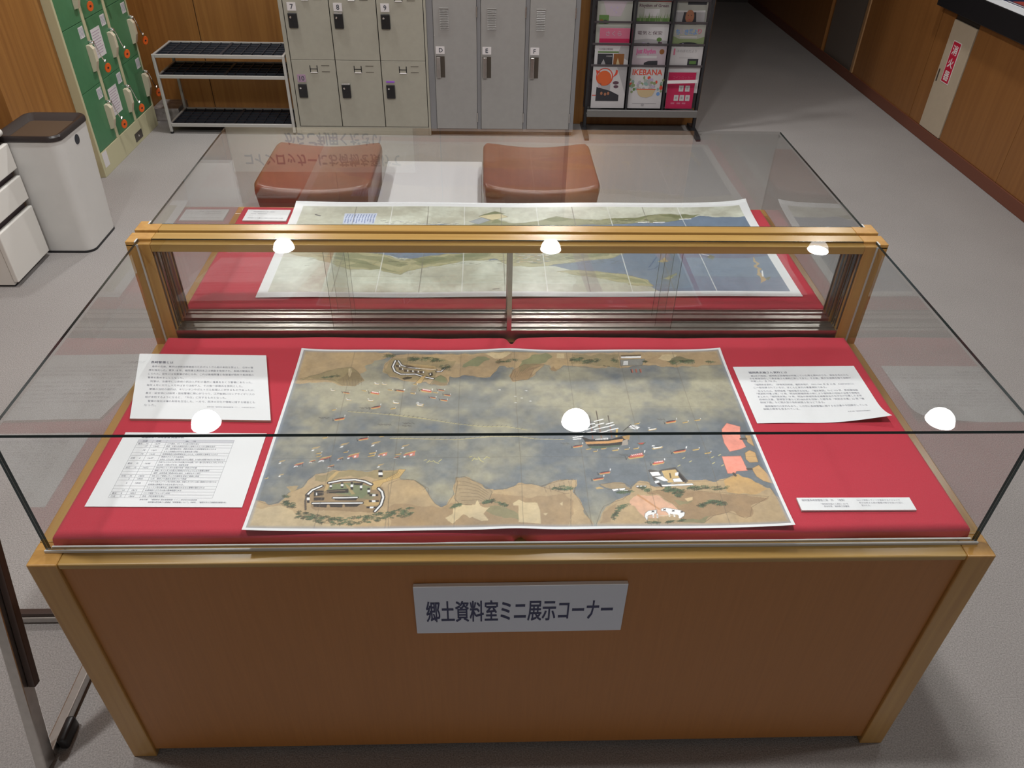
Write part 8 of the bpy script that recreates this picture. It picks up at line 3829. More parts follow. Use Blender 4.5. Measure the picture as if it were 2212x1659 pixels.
def tall_lockers():
    t = thing('tall_locker', 'tall grey steel locker with three doors lettered D, E and F', 'locker', (0.047, 4.42, 0))
    y0 = 4.165
    b = MB()
    b.box(-0.4255, 0.518, y0 + 0.018, 4.68, 0.03, 1.80)
    for x0, x1 in ((-0.4255, -0.386), (-0.117, -0.094), (0.184, 0.207), (0.490, 0.518)):
        b.box(x0, x1, y0 + 0.003, y0 + 0.0185, 0.03, 1.80, bev=0.0015)
    b.box(-0.4255, 0.518, y0 + 0.006, y0 + 0.018, 0.03, 0.047)
    b.box(-0.4255, 0.518, y0 + 0.003, y0 + 0.0185, 1.755, 1.80)
    obj('body', b, M['lock_frame'], t)
    obj('plinth', MB().box(-0.42, 0.51, y0 + 0.03, 4.67, 0.0, 0.0295), M['black'], t)
    for (x0, x1), ch in zip(((-0.385, -0.118), (-0.093, 0.183), (0.208, 0.489)), 'DEF'):
        d = obj('door', MB().box(x0 + 0.001, x1 - 0.001, y0, y0 + 0.016, 0.049, 1.752, bev=0.0015), M['lock_grey'], t)
        for zc in (0.717, 1.50):
            b = MB()
            for i in range(12):
                z = zc - 0.055 + i * 0.0097
                b.add([(x0 + 0.042, y0 - 0.0002, z), (x0 + 0.094, y0 - 0.0002, z), (x0 + 0.094, y0 - 0.0055, z + 0.0015), (x0 + 0.042, y0 - 0.0055, z + 0.0015), (x0 + 0.042, y0 - 0.0002, z + 0.0065), (x0 + 0.094, y0 - 0.0002, z + 0.0065)], [(0, 1, 2, 3), (3, 2, 5, 4), (0, 3, 4), (1, 5, 2)])
            b.box(x0 + 0.040, x0 + 0.096, y0 - 0.005, y0 - 0.0002, zc + 0.0635, zc + 0.068)
            obj('vent', b, M['lock_grey'], d)
        obj('letter_plate', MB().box(x0 + 0.010, x0 + 0.065, y0 - 0.002, y0 - 0.0002, 0.519, 0.563), M['white_plate'], d)
        b = MB()
        put_text(b, ch, 0.030, 0.010, None, 0.025, 0, 0, frame((x0, y0 - 0.0023, 0.519), (1, 0, 0), (0, 0, 1)), 0.02)
        obj('letter', b, M['ink'], d)
        hx = x0 + 0.010
        b = MB().box(hx, hx + 0.054, y0 - 0.001, y0 - 0.0002, 0.377, 0.505)
        h = obj('handle', b, M['steel_dark'], d)
        b = MB().box(hx + 0.002, hx + 0.027, y0 - 0.012, y0 - 0.0011, 0.375, 0.503, bev=0.003)
        obj('handle_plate', b, M['steel'], h)
        for zh in (0.125, 0.765):
            obj('hinge', MB().tube([(x1 + 0.001, y0 - 0.002, zh - 0.03), (x1 + 0.001, y0 - 0.002, zh + 0.03)], 0.004), M['steel'], d, True)


def green_lockers():
    t = thing('shoe_locker', 'green doored key locker in cream frame, against the left wall', 'locker', (-2.50, 3.88, 0))
    X = -2.28
    b = MB()
    b.box(-2.72, X - 0.016, 3.4275, 4.332, 0.0, 1.80)
    b.box(X - 0.017, X, 3.4275, 3.447, 0.0, 1.80, bev=0.0015)
    for ya, yb in ((3.703, 3.733), (4.000, 4.030), (4.318, 4.332)):
        b.box(X - 0.017, X, ya, yb, 0.135, 1.80, bev=0.0015)
    b.box(X - 0.017, X, 3.4472, 4.332, 0.0, 0.1345, bev=0.0015)
    b.box(X - 0.017, X, 3.4472, 4.332, 1.775, 1.80)
    obj('frame', b, M['cream'], t)
    obj('vent_plate', MB().box(X - 0.001, X + 0.002, 3.935, 4.052, 0.022, 0.072), M['steel_dark'], t)
    obj('vent_screw', MB().lathe([(0.0005, 0.004), (0.006, 0.003), (0.008, 0)], n=14, T=frame((X + 0.002, 3.992, 0.048), (0, 1, 0), (0, 0, 1))), M['chrome'], t, True)
    obj('blank_sticker', MB().box(X, X + 0.0008, 3.458, 3.520, 0.045, 0.130), M['white_plate'], t)
    rows = [0.138, 0.463, 0.788, 1.113, 1.438]
    cols = [(3.449, 3.701), (3.735, 3.998), (4.032, 4.316)]
    tags = []
    rn = ['bottom', 'second lowest', 'third lowest']
    cn = ['near', 'middle', 'far']
    for ri, z0 in enumerate(rows):
        for ci, (ya, yb) in enumerate(cols):
            z1 = z0 + 0.322
            d = obj('door', MB().box(X - 0.014, X - 0.003, ya, yb, z0, z1, bev=0.001), M['green'], t)
            # slanted pull cover at the right edge
            yc = yb - 0.025; zt = z0 + 0.205
            T = frame((X - 0.003, yc, zt), (0, 0, -1), (1, 0, 0))
            b = MB().prism([(0, 0), (0, 0.020), (0.018, 0.034), (0.085, 0.034), (0.135, 0.018), (0.140, 0)], -0.016, 0.016, 0, T)
            obj('handle', b, M['handle_cream'], d)
            b = MB().lathe([(0.0005, 0.030), (0.008, 0.028), (0.0125, 0.018), (0.0125, 0.008), (0.010, 0.0)], n=18, T=frame((X - 0.003, yb + 0.006, zt + 0.006), (0, 1, 0), (0, 0, 1)))
            obj('lock_knob', b, M['chrome'], d, True)
            b = MB().box(X - 0.003, X - 0.0022, yb - 0.074, yb - 0.014, z1 - 0.076, z1 - 0.018)
            s = obj('number_sticker', b, M['white_plate'], d)
            b = MB()
            for i in range(4):
                b.box(X - 0.0021, X - 0.0018, yb - 0.068 + i * 0.014, yb - 0.061 + i * 0.014, z1 - 0.070 + (i % 2) * 0.006, z1 - 0.024)
            obj('sticker_marks', b, M['ink_soft'], s)
            if ci == 1 and ri < 4:
                b = MB().box(X - 0.003, X - 0.0024, ya + 0.026, ya + 0.150, z1 - 0.213, z1 - 0.060)
                n = obj('notice', b, M['white_plate'], d)
                b = MB()
                for i in range(9):
                    b.box(X - 0.0023, X - 0.002, ya + 0.036, ya + 0.140 - (i % 3) * 0.012, z1 - 0.080 - i * 0.014, z1 - 0.077 - i * 0.014)
                obj('notice_lines', b, M['purple'], n)
            if ri < 3:
                lab = 'orange key tag on the green locker door in the %s row, %s column' % (rn[ri], cn[ci])
                k = thing('key_tag', lab, 'key tag', (X + 0.030, yb + 0.010, zt - 0.15), 'orange key tags on the green lockers')
                px, py = X + 0.026, yb + 0.008
                b = MB().tube([(px - 0.002, py, zt + 0.004), (px + 0.004, py + 0.006, zt - 0.030), (px + 0.006, py + 0.024, zt - 0.075), (px + 0.010, py + 0.038, zt - 0.105)], 0.0028, 6)
                obj('chain', b, M['chrome'], k, True)
                b = MB().tube([(px + 0.012, py + 0.034, zt - 0.108), (px + 0.012, py + 0.046, zt - 0.100)], 0.006, 8)
                obj('key', b, M['steel'], k, True)
                T = frame((px + 0.012, py + 0.052, zt - 0.143), (0.7, 0.7, 0), (0.1, 0.15, 1))
                b = MB().lathe([(0.0005, 0.004), (0.021, 0.004), (0.023, 0.0), (0.021, -0.004), (0.0005, -0.004)], n=24, T=T @ Matrix.Diagonal((0.8, 1.15, 1, 1)))
                g = obj('tag', b, M['orange'], k, True)
                b = MB().lathe([(0.0005, 0.0046), (0.006, 0.0046)], n=14, T=T)
                obj('tag_mark', b, M['brown_edge'], g)


def shoe_rack():
    t = thing('shoe_rack', 'low silver shoe rack with three dark slatted shelves, left of the coin lockers', 'rack', (-1.73, 4.33, 0))
    x0, x1, y0, y1 = -2.143, -1.322, 4.160, 4.500
    for x in (x0, x1 - 0.018):
        for y, top in ((y0, 0.497), (y1 - 0.018, 0.497)):
            l = obj('leg', MB().box(x, x + 0.018, y, y + 0.018, 0.012, top, bev=0.003), M['silver_paint'], t)
            obj('foot', MB().lathe([(0.010, 0.0), (0.012, 0.004), (0.010, 0.0125)], (x + 0.009, y + 0.009, 0), 12), M['black'], l)
    for z in (0.476, 0.352, 0.046):
        b = MB().box(x0 + 0.0182, x1 - 0.0182, y0 + 0.001, y0 + 0.016, z, z + 0.020, bev=0.002).box(x0 + 0.0182, x1 - 0.0182, y1 - 0.016, y1 - 0.002, z, z + 0.020, bev=0.002)
        for x in (x0 + 0.002, x1 - 0.016):
            b.box(x, x + 0.014, y0 + 0.0185, y1 - 0.0185, z, z + 0.020, bev=0.002)
        f = obj('shelf_frame', b, M['silver_paint'], t)
        b = MB().box(x0 + 0.0165, x1 - 0.0165, y0 + 0.0162, y1 - 0.0162, z + 0.002, z + 0.007)
        n = 12
        for i in range(n + 1):
            xx = x0 + 0.018 + (x1 - x0 - 0.042) * i / n
            b.box(xx, xx + 0.006 * (3 if i == n // 2 else 1), y0 + 0.017, y1 - 0.017, z + 0.0071, z + 0.0165)
        for j in range(6):
            yy = y0 + 0.030 + (y1 - y0 - 0.066) * j / 5
            b.box(x0 + 0.018, x1 - 0.018, yy, yy + 0.006, z + 0.0072, z + 0.015)
        obj('shelf_mat', b, M['mat_dark'], f)


# ------------------------------------------------------------------ magazine rack
RACK_LEAN = 0.065


def magazine_rack():
    t = thing('magazine_rack', 'black magazine rack with three columns of magazines, right of the tall locker', 'rack', (0.975, 4.30, 0))
    for x in (0.598, 1.347):
        b = MB().box(x, x + 0.020, 4.262, 4.292, 0.015, 1.50, bev=0.003)
        p = obj('post', b, M['rack_dark'], t)
        b = MB().prism([(4.095, 0.0), (4.40, 0.0), (4.40, 0.022), (4.30, 0.034), (4.12, 0.026), (4.095, 0.014)], x - 0.004, x + 0.024, 0, Matrix(((0, 0, 1, 0), (1, 0, 0, 0), (0, 1, 0, 0), (0, 0, 0, 1))))
        obj('foot', b, M['rack_dark'], p)
    obj('back_panel', MB().box(0.604, 1.388, 4.385, 4.391, 0.13, 1.48), M['rack_back'], t)
    for x in (0.866, 1.110):
        obj('divider', MB().box(x, x + 0.012, 4.232, 4.3845, 0.160, 1.45), M['rack_dark'], t)
    obj('bottom_tray', MB().box(0.610, 1.352, 4.205, 4.224, 0.120, 0.166, bev=0.003).box(0.610, 1.352, 4.2242, 4.3845, 0.120, 0.132), M['rack_grey'], t)
    obj('top_bar', MB().box(0.6185, 1.3465, 4.262, 4.292, 1.455, 1.49), M['rack_grey'], t)
    cols = [(0.634, 0.862), (0.881, 1.107), (1.126, 1.344)]
    for r in range(1, 7):
        z = 0.4305 + (r - 1) * 0.1265
        y = 4.238 + r * 0.018
        obj('pocket_lip', MB().box(0.619, 1.3465, y, y + 0.007, z, z + 0.012), M['rack_back'], t)




def magazines():
    pal = {'white': (0.46, 0.445, 0.455), 'grey': (0.30, 0.29, 0.30), 'pinkw': (0.38, 0.32, 0.355), 'dark': (0.030, 0.030, 0.036), 'orange': (0.52, 0.10, 0.03), 'red': (0.52, 0.06, 0.035),
           'green': (0.09, 0.17, 0.05), 'lgreen': (0.19, 0.24, 0.12), 'crimson': (0.40, 0.016, 0.07), 'pink': (0.46, 0.12, 0.19), 'mag': (0.48, 0.09, 0.24), 'blue': (0.13, 0.25, 0.50),
           'brown': (0.20, 0.08, 0.025), 'skin': (0.30, 0.13, 0.075), 'plum': (0.10, 0.05, 0.07), 'buff': (0.44, 0.34, 0.20), 'lilac': (0.36, 0.30, 0.42), 'teal': (0.20, 0.30, 0.28), 'sage': (0.32, 0.32, 0.29)}
    keys = list(pal)
    mats = [mat('cover_ink_' + k, pal[k], 0.35, spec=0.35) for k in keys]
    K = {k: i for i, k in enumerate(keys)}

    def disc(b, cx, cy, rx, ry, z, k, T, n=24):
        b.flat([(cx + rx * math.cos(2 * math.pi * i / n), cy + ry * math.sin(2 * math.pi * i / n)) for i in range(n)], z, K[k], T)

    def build(row, x0, x1, ztop, bg, fn, label, zbot=None):
        h = 0.285 if zbot is None else ztop - zbot
        w_ = x1 - x0
        y = 4.231 + row * 0.018
        up = Vector((0, math.sin(RACK_LEAN), math.cos(RACK_LEAN)))
        top = Vector((x0, y + 0.030, ztop))
        org = top - up * h
        T = frame(org, (1, 0, 0), up)
        t = thing('magazine', label, 'magazine', org + Vector((w_ / 2, 0, 0)), 'magazines in the rack')
        b = MB().box(0, w_, 0, h, -0.006, 0, 0, T=T)
        obj('pages', b, M['paper'], t)
        b = MB().rect(0, w_, 0, h, 0.0004, K[bg], T)
        fn(b, w_, h, T)
        obj('cover', b, mats, t)
    z1, z2, z3 = 0.0008, 0.0011, 0.0014

    def c_food(b, w, h, T):
        b.flat([(.155, h), (w, h), (w, h - .17)], z1, K['grey'], T)
        disc(b, .078, h - .062, .056, .056, z1, 'red', T); disc(b, .078, h - .060, .048, .048, z2, 'white', T); disc(b, .076, h - .070, .047, .047, z3, 'orange', T)
        b.flat([(.018, h - .018), (.050, h - .030), (.026, h - .050)], z2, K['red'], T)
        b.flat([(.150, h - .015), (.163, h - .022), (.160, h - .045), (.128, h - .068), (.146, h - .040)], z2, K['red'], T)
        b.rect(.040, .120, h - .160, h - .105, z1, K['grey'], T)
        b.flat([(.028, .045), (.180, .045), (.180, h - .175), (.120, h - .148), (.030, h - .125)], z2, K['dark'], T)
        b.rect(.040, .060, h - .130, h - .100, z3, K['pinkw'], T)
        for x, y in ((.065, h - .165), (.090, h - .170), (.110, h - .165)): disc(b, x, y, .008, .010, z3, 'skin', T)
        disc(b, .155, h - .098, .020, .011, z1, 'plum', T); disc(b, .158, h - .122, .016, .010, z1, 'plum', T)
        b.rect(.004, .030, .078, .084, z1, K['red'], T)

    def c_ikebana(b, w, h, T):
        put_text(b, 'IKEBANA', .014, h - .047, w - .028, .034, z2, K['red'], T, 0.03)
        for i in range(46):
            x = random.uniform(0, w); y = random.uniform(.095, h - .06)
            if .05 < x < w - .06 and y < h - .10: continue
            disc(b, x, y, random.uniform(.006, .014), random.uniform(.006, .016), z1 + i * 2e-6, random.choice(['green', 'lgreen', 'lgreen', 'teal', 'red']), T, 7)
        for i in range(40):
            disc(b, random.uniform(.055, w - .055), random.uniform(.115, h - .075), .011, .010, z2 + i * 2e-6, random.choice(['teal', 'grey', 'lgreen', 'lilac', 'sage', 'white']), T, 7)
        b.flat([(.050, .122), (w - .045, .122), (w - .065, .082), (w - .10, .070), (.085, .074), (.065, .088)], z3, K['buff'], T); b.rect(.050, w - .045, .120, .126, z3 + 1e-4, K['red'], T)
        disc(b, w - .026, .094, .012, .012, z3, 'blue', T)
        b.rect(.03, w - .03, .030, .033, z1, K['grey'], T); disc(b, .10, .024, .010, .010, z2, 'grey', T)

    def c_crimson(b, w, h, T):
        put_text(b, 'コインロッカー', .030, h - .042, .13, .018, z1, K['pink'], T)
        for x in (.078, .120): b.rect(x, x + .030, h - .120, h - .082, z1, K['white'], T)
        for x in (.052, .090, .128): b.rect(x, x + .030, h - .180, h - .142, z1, K['white'], T)
        for x in (.035, .075, .110): b.rect(x, x + .024, .030, .040, z1, K['pink'], T)
        for x, y in ((.092, h - .1), (.134, h - .1), (.066, h - .160), (.104, h - .160), (.142, h - .160)): b.rect(x - .006, x + .006, y - .008, y + .008, z2, K['grey'], T)

    def c_photos(b, w, h, T):
        b.flat([(.165, h), (w, h), (w, h - .09), (.15, h - .05)], z1, K['grey'], T)
        put_text(b, '九州国立博物館', .026, h - .026, .090, .011, z2, K['plum'], T); b.rect(.020, .155, h - .042, h - .033, z2, K['green'], T)
        b.rect(.020, .118, h - .125, h - .048, z2, K['dark'], T); b.flat([(.040, h - .12), (.060, h - .08), (.078, h - .12)], z3, K['grey'], T); put_text(b, '奈良散策', .076, h - .066, .038, .008, z3, K['white'], T)
        b.rect(.124, .192, h - .120, h - .048, z2, K['brown'], T); b.flat([(.142, h - .115), (.152, h - .072), (.168, h - .115)], z3, K['buff'], T)

    def c_rhythm(b, w, h, T):
        put_text(b, 'Just Rhythm', .024, h - .052, .125, .036, z2, K['mag'], T, 0.03); disc(b, w - .030, h - .032, .016, .016, z2, 'brown', T)
        b.rect(.030, .160, h - .072, h - .058, z1, K['white'], T)
        b.flat([(.080, h - .125), (.080, h - .100), (.110, h - .088), (.168, h - .086), (.170, h - .125)], z2, K['dark'], T)

    def c_white(b, w, h, T):
        put_text(b, 'ほのぼのだより', .040, h - .034, .13, .017, z2, K['grey'], T, .01); b.rect(.020, .030, h - .05, h - .012, z2, K['pink'], T)
        b.rect(.060, .150, h - .068, h - .066, z1, K['grey'], T); b.rect(.118, .188, h - .125, h - .072, z2, K['dark'], T); b.rect(.130, .175, h - .105, h - .085, z3, K['green'], T)

    def c_pink(b, w, h, T):
        b.rect(0, w, h - .085, h - .062, z1, K['crimson'], T)
        put_text(b, 'さくら', .040, h - .046, .10, .028, z2, K['pinkw'], T)

    def c_denki(b, w, h, T):
        put_text(b, '電気と保安', .022, h - .062, .158, .022, z2, K['plum'], T)
        b.flat([(0, h - .130), (w, h - .130), (w, h - .098), (.09, h - .086), (0, h - .094)], z1, K['grey'], T); disc(b, .165, h - .090, .017, .013, z2, 'green', T, 9)
        for i in range(12): disc(b, random.uniform(.02, .19), h - .118 + random.uniform(-.006, .01), .010, .006, z2 + i * 1e-6, random.choice(['plum', 'dark', 'lilac']), T, 8)

    def c_blue(b, w, h, T):
        for i, s in enumerate('ちいきだより'): put_text(b, s, .022 + i * .028, h - .058 + .004 * (i % 2), .024, .030, z2, K[('blue', 'lilac', 'blue', 'blue', 'blue', 'pink')[i]], T, .03)
        b.rect(.050, .160, h - .075, h - .068, z1, K['white'], T)
        b.flat([(0, h - .130), (w, h - .130), (w, h - .070), (.16, h - .085), (.05, h - .085), (0, h - .065)], z1, K['lgreen'], T)
        disc(b, .11, h - .125, .075, .022, z2, 'dark', T); disc(b, .075, h - .12, .012, .010, z3, 'lilac', T)

    def c_garden(b, w, h, T):
        b.flat([(.035, h), (.185, h), (.150, h - .085), (.065, h - .085)], z1, K['pinkw'], T)
        for x, y in ((.085, h - .035), (.105, h - .048), (.125, h - .035), (.120, h - .062)): disc(b, x, y, .006, .007, z2, 'lilac', T, 8)
        b.rect(.014, .076, h - .130, h - .078, z2, K['green'], T); disc(b, .055, h - .118, .015, .012, z3, 'dark', T); disc(b, .030, h - .112, .010, .010, z3, 'brown', T)

    def c_green(b, w, h, T):
        put_text(b, 'Rhythm of Green', .020, h - .034, w - .036, .022, z2, K['plum'], T, .02)
        b.rect(.055, .150, h - .080, h - .040, z1, K['white'], T); b.rect(0, w, h - .14, h - .092, z1, K['green'], T)
        for i in range(36):
            x = random.uniform(0, w)
            b.flat([(x - .004, h - .125), (x + .004, h - .125), (x + random.uniform(-.012, .012), h - random.uniform(.055, .095))], z2 + i * 1e-6, K[random.choice(['green', 'lgreen'])], T)

    def c_face(b, w, h, T):
        b.rect(0, w, h - .008, h, z1, K['white'], T); b.flat([(.040, h - .1), (.050, h - .008), (.128, h - .008), (.140, h - .1)], z1, K['dark'], T)
        disc(b, .090, h - .034, .028, .040, z2, 'skin', T); disc(b, .080, h - .026, .004, .002, z3, 'dark', T, 8); disc(b, .100, h - .026, .004, .002, z3, 'dark', T, 8); disc(b, .090, h - .050, .007, .002, z3, 'crimson', T, 8)

    def c_plain(b, w, h, T):
        b.rect(.02, w - .02, h - .12, h - .06, z1, K['plum'], T); b.rect(.03, w - .05, h - .04, h - .02, z1, K['grey'], T)

    def c_plain2(b, w, h, T):
        b.rect(.0, w, h - .14, h - .07, z1, K['red'], T); b.rect(.03, w - .03, h - .045, h - .015, z1, K['lilac'], T)

    def c_plain3(b, w, h, T):
        b.rect(.08, w - .01, h - .14, h - .05, z1, K['dark'], T); b.rect(.02, w - .08, h - .035, h - .015, z1, K['sage'], T)
    build(0, .636, .858, .427, 'white', c_food, 'white magazine with an orange disc and dark photo, bottom left of rack', 0.168)
    build(0, .882, 1.104, .427, 'white', c_ikebana, 'flower arranging magazine with red capital title, bottom middle of the rack', 0.168)
    build(0, 1.136, 1.316, .398, 'crimson', c_crimson, 'crimson booklet with pale squares, bottom right of the rack', 0.168)
    build(1, .640, .860, .552, 'white', c_photos, 'white magazine with green bar and two photos, above the orange disc magazine')
    build(1, .884, 1.104, .552, 'pinkw', c_rhythm, 'pale pink magazine with magenta title, above the flower magazine')
    build(1, 1.130, 1.340, .552, 'white', c_white, 'plain white newsletter with one dark photo, above the crimson booklet')
    build(2, .664, .858, .654, 'pink', c_pink, 'pink booklet in the left column of the rack')
    build(2, .884, 1.104, .680, 'white', c_denki, 'white magazine with widely spaced dark characters, middle column of the rack')
    build(2, 1.130, 1.340, .680, 'sage', c_blue, 'pale magazine with blue title over greenery, right column of the rack')
    build(3, .640, .860, .805, 'sage', c_garden, 'pale magazine with small green garden photo, above the pink booklet')
    build(3, .884, 1.104, .805, 'sage', c_green, 'pale magazine with grass along its foot, middle column of the rack')
    build(3, 1.140, 1.326, .757, 'grey', c_face, 'magazine with a face on a dark cover, right column of the rack')
    build(4, .640, .860, .930, 'pinkw', c_plain, 'magazine at the top edge of view in the left column of the rack')
    build(4, .884, 1.104, .930, 'pinkw', c_plain2, 'magazine at the top edge of view in the middle column of the rack')
    build(4, 1.130, 1.340, .930, 'sage', c_plain3, 'magazine at the top edge of view in the right column of the rack')
    # the paper strip lying across the crimson booklet
    T = frame((1.121, 4.216, 0.338), (1, 0, 0.035), (0, math.sin(RACK_LEAN), 1))
    b = MB().box(0, .198, 0, .020, 0, .0008, T=T)
    o = obj('paper_strip', b, M['white_plate'], None, loc=(1.22, 4.216, .345))
    tag(o, 'narrow white paper strip across the crimson booklet in the magazine rack', 'paper strip')


# ------------------------------------------------------------------ stools, low table, bin, cabinet
def stool(label, x0, x1, y0, y1):
    t = thing('leather_stool', label, 'stool', ((x0 + x1) / 2, (y0 + y1) / 2, 0), 'brown leather stools beyond the far case')
    n = 28
    cx, cy, hx, hy = (x0 + x1) / 2, (y0 + y1) / 2, (x1 - x0) / 2, (y1 - y0) / 2
    vs, fs = [], []

    def outline(k, ins, z, rc=0.035):
        pts = []
        m = 64
        for i in range(m):
            a = 2 * math.pi * i / m
            c, s = math.cos(a), math.sin(a)
            p = 16.0
            r = (abs(c) ** p + abs(s) ** p) ** (-1 / p)
            x = cx + (hx - ins) * c * r; y = cy + (hy - ins) * s * r
            sad = 0.030 * (((x - cx) / hx) ** 2 - 0.80) * k
            pts.append((x, y, z + sad))
        return pts
    prof = [(0.024, 0.05, 0), (0.020, 0.10, 0), (0.012, 0.25, 0), (0.004, 0.335, 0.3), (0.000, 0.362, 0.8), (0.0005, 0.380, 1), (0.003, 0.392, 1), (0.008, 0.399, 1), (0.016, 0.403, 1), (0.030, 0.404, 1), (0.09, 0.405, 1), (0.15, 0.405, 1), (0.21, 0.405, 1)]
    m = 64
    for ins, z, k in prof:
        vs += outline(k, ins, z)
    for i in range(len(prof) - 1):
        for j in range(m):
            fs.append((i * m + j, i * m + (j + 1) % m, (i + 1) * m + (j + 1) % m, (i + 1) * m + j))
    fs.append(tuple((len(prof) - 1) * m + j for j in range(m)))
    fs.append(tuple(range(m - 1, -1, -1)))
    obj('upholstery', MB().add(vs, fs), M['leather'], t, True)
    for sx in (-1, 1):
        for sy in (-1, 1):
            obj('foot', MB().lathe([(0.018, 0.0), (0.022, 0.0505)], (cx + sx * (hx - 0.07), cy + sy * (hy - 0.07), 0), 14), M['black'], t)


def low_table():
    t = thing('low_table', 'low white table between the two brown stools', 'table', (-0.336, 2.73, 0))
    obj('table_top', MB().box(-0.588, -0.084, 2.40, 3.080, 0.225, 0.25, bev=0.003), M['white_top'], t)
    for x in (-0.56, -0.14):
        for y in (2.43, 3.02):
            obj('leg', MB().box(x, x + 0.03, y, y + 0.03, 0, 0.2245), M['white_top'], t)


def waste_bin():
    t = thing('waste_bin', 'tall white waste bin with dark rim, beside the drawer cabinet', 'bin', (-2.10, 2.65, 0))

    def ring(x0, x1, y0, y1, z, r, m=8):
        pts = []
        for cx, cy, a0 in ((x1 - r, y0 + r, -90), (x1 - r, y1 - r, 0), (x0 + r, y1 - r, 90), (x0 + r, y0 + r, 180)):
            for i in range(m):
                a = math.radians(a0 + 90 * i / (m - 1))
                pts.append((cx + r * math.cos(a), cy + r * math.sin(a), z))
        return pts

    def loft(rings, cap0=True, cap1=True):
        n = len(rings[0]); vs = [p for r in rings for p in r]
        fs = [(i * n + j, i * n + (j + 1) % n, (i + 1) * n + (j + 1) % n, (i + 1) * n + j) for i in range(len(rings) - 1) for j in range(n)]
        if cap0: fs.append(tuple(range(n - 1, -1, -1)))
        if cap1: fs.append(tuple((len(rings) - 1) * n + j for j in range(n)))
        return MB().add(vs, fs)
    obj('body', loft([ring(-2.240, -1.985, 2.507, 2.802, 0.010, .045), ring(-2.246, -1.963, 2.486, 2.812, 0.526, .048), ring(-2.246, -1.962, 2.485, 2.813, 0.556, .048)]), M['bin_white'], t, True)
    obj('base_strip', loft([ring(-2.238, -1.982, 2.503, 2.803, 0.0, .045), ring(-2.238, -1.983, 2.504, 2.803, 0.0098, .045)]), M['black'], t, True)
    outer = [ring(-2.250, -1.958, 2.481, 2.817, 0.5565, .050), ring(-2.250, -1.958, 2.481, 2.817, 0.574, .050), ring(-2.244, -1.964, 2.487, 2.811, 0.582, .046), ring(-2.232, -1.976, 2.499, 2.799, 0.580, .030), ring(-2.210, -2.000, 2.535, 2.765, 0.560, .020), ring(-2.206, -2.004, 2.539, 2.761, 0.5585, .020)]
    obj('rim', loft(outer, True, False), M['bin_rim'], t, True)
    obj('liner', loft([ring(-2.206, -2.004, 2.539, 2.761, 0.559, .02), ring(-2.204, -2.006, 2.541, 2.759, 0.5595, .02)]), M['bin_in'], t)
    T = frame((-1.9665, 2.652, 0.512), (0, 1, 0), (0, 0, 1))
    obj('handle_hole', MB().lathe([(0.0005, 0.005), (0.026, 0.004), (0.030, 0.0)], n=28, T=T @ Matrix.Diagonal((0.85, 0.85, 1, 1))), M['charcoal'], t, True)


def drawer_cabinet():
    t = thing('drawer_cabinet', 'cream white drawer cabinet with dark finger gaps, left of the waste bin', 'cabinet', (-2.45, 2.34, 0))
    x0, xf, y0, y1 = -2.82, -2.178, 2.170, 2.477
    b = MB().box(x0, xf - 0.024, y0 + 0.002, y0 + 0.020, 0.012, 0.590).box(x0, xf - 0.075, y1 - 0.020, y1 - 0.002, 0.012, 0.590).box(x0, x0 + 0.02, y0 + 0.0205, y1 - 0.0205, 0.012, 0.59)
    obj('body', b, M['cab_white'], t)
    b = MB().box(x0 + 0.021, xf - 0.030, y0 + 0.0205, y1 - 0.0205, 0.012, 0.589).box(xf - 0.074, xf - 0.030, y1 - 0.0205, y1 - 0.003, 0.012, 0.589)
    obj('inner_recess', b, M['cab_gap'], t)
    b = MB().box(x0 - 0.005, xf, y0 - 0.004, y1 + 0.003, 0.5905, 0.622, bev=0.014, seg=4)
    obj('top', b, M['cab_white'], t, True)
    for za, zb in ((0.440, 0.556), (0.296, 0.408), (0.026, 0.262)):
        d = obj('drawer', MB().box(xf - 0.023, xf, y0, y1, za, zb, bev=0.004), M['cab_white'], t)
        obj('drawer_box', MB().box(xf - 0.0295, xf - 0.0235, y0 + 0.022, y1 - 0.022, za - 0.02, zb), M['cab_gap'], d)
    obj('plinth', MB().box(x0 + 0.01, xf - 0.03, y0 + 0.01, y1 - 0.01, 0.0, 0.0118), M['black'], t)


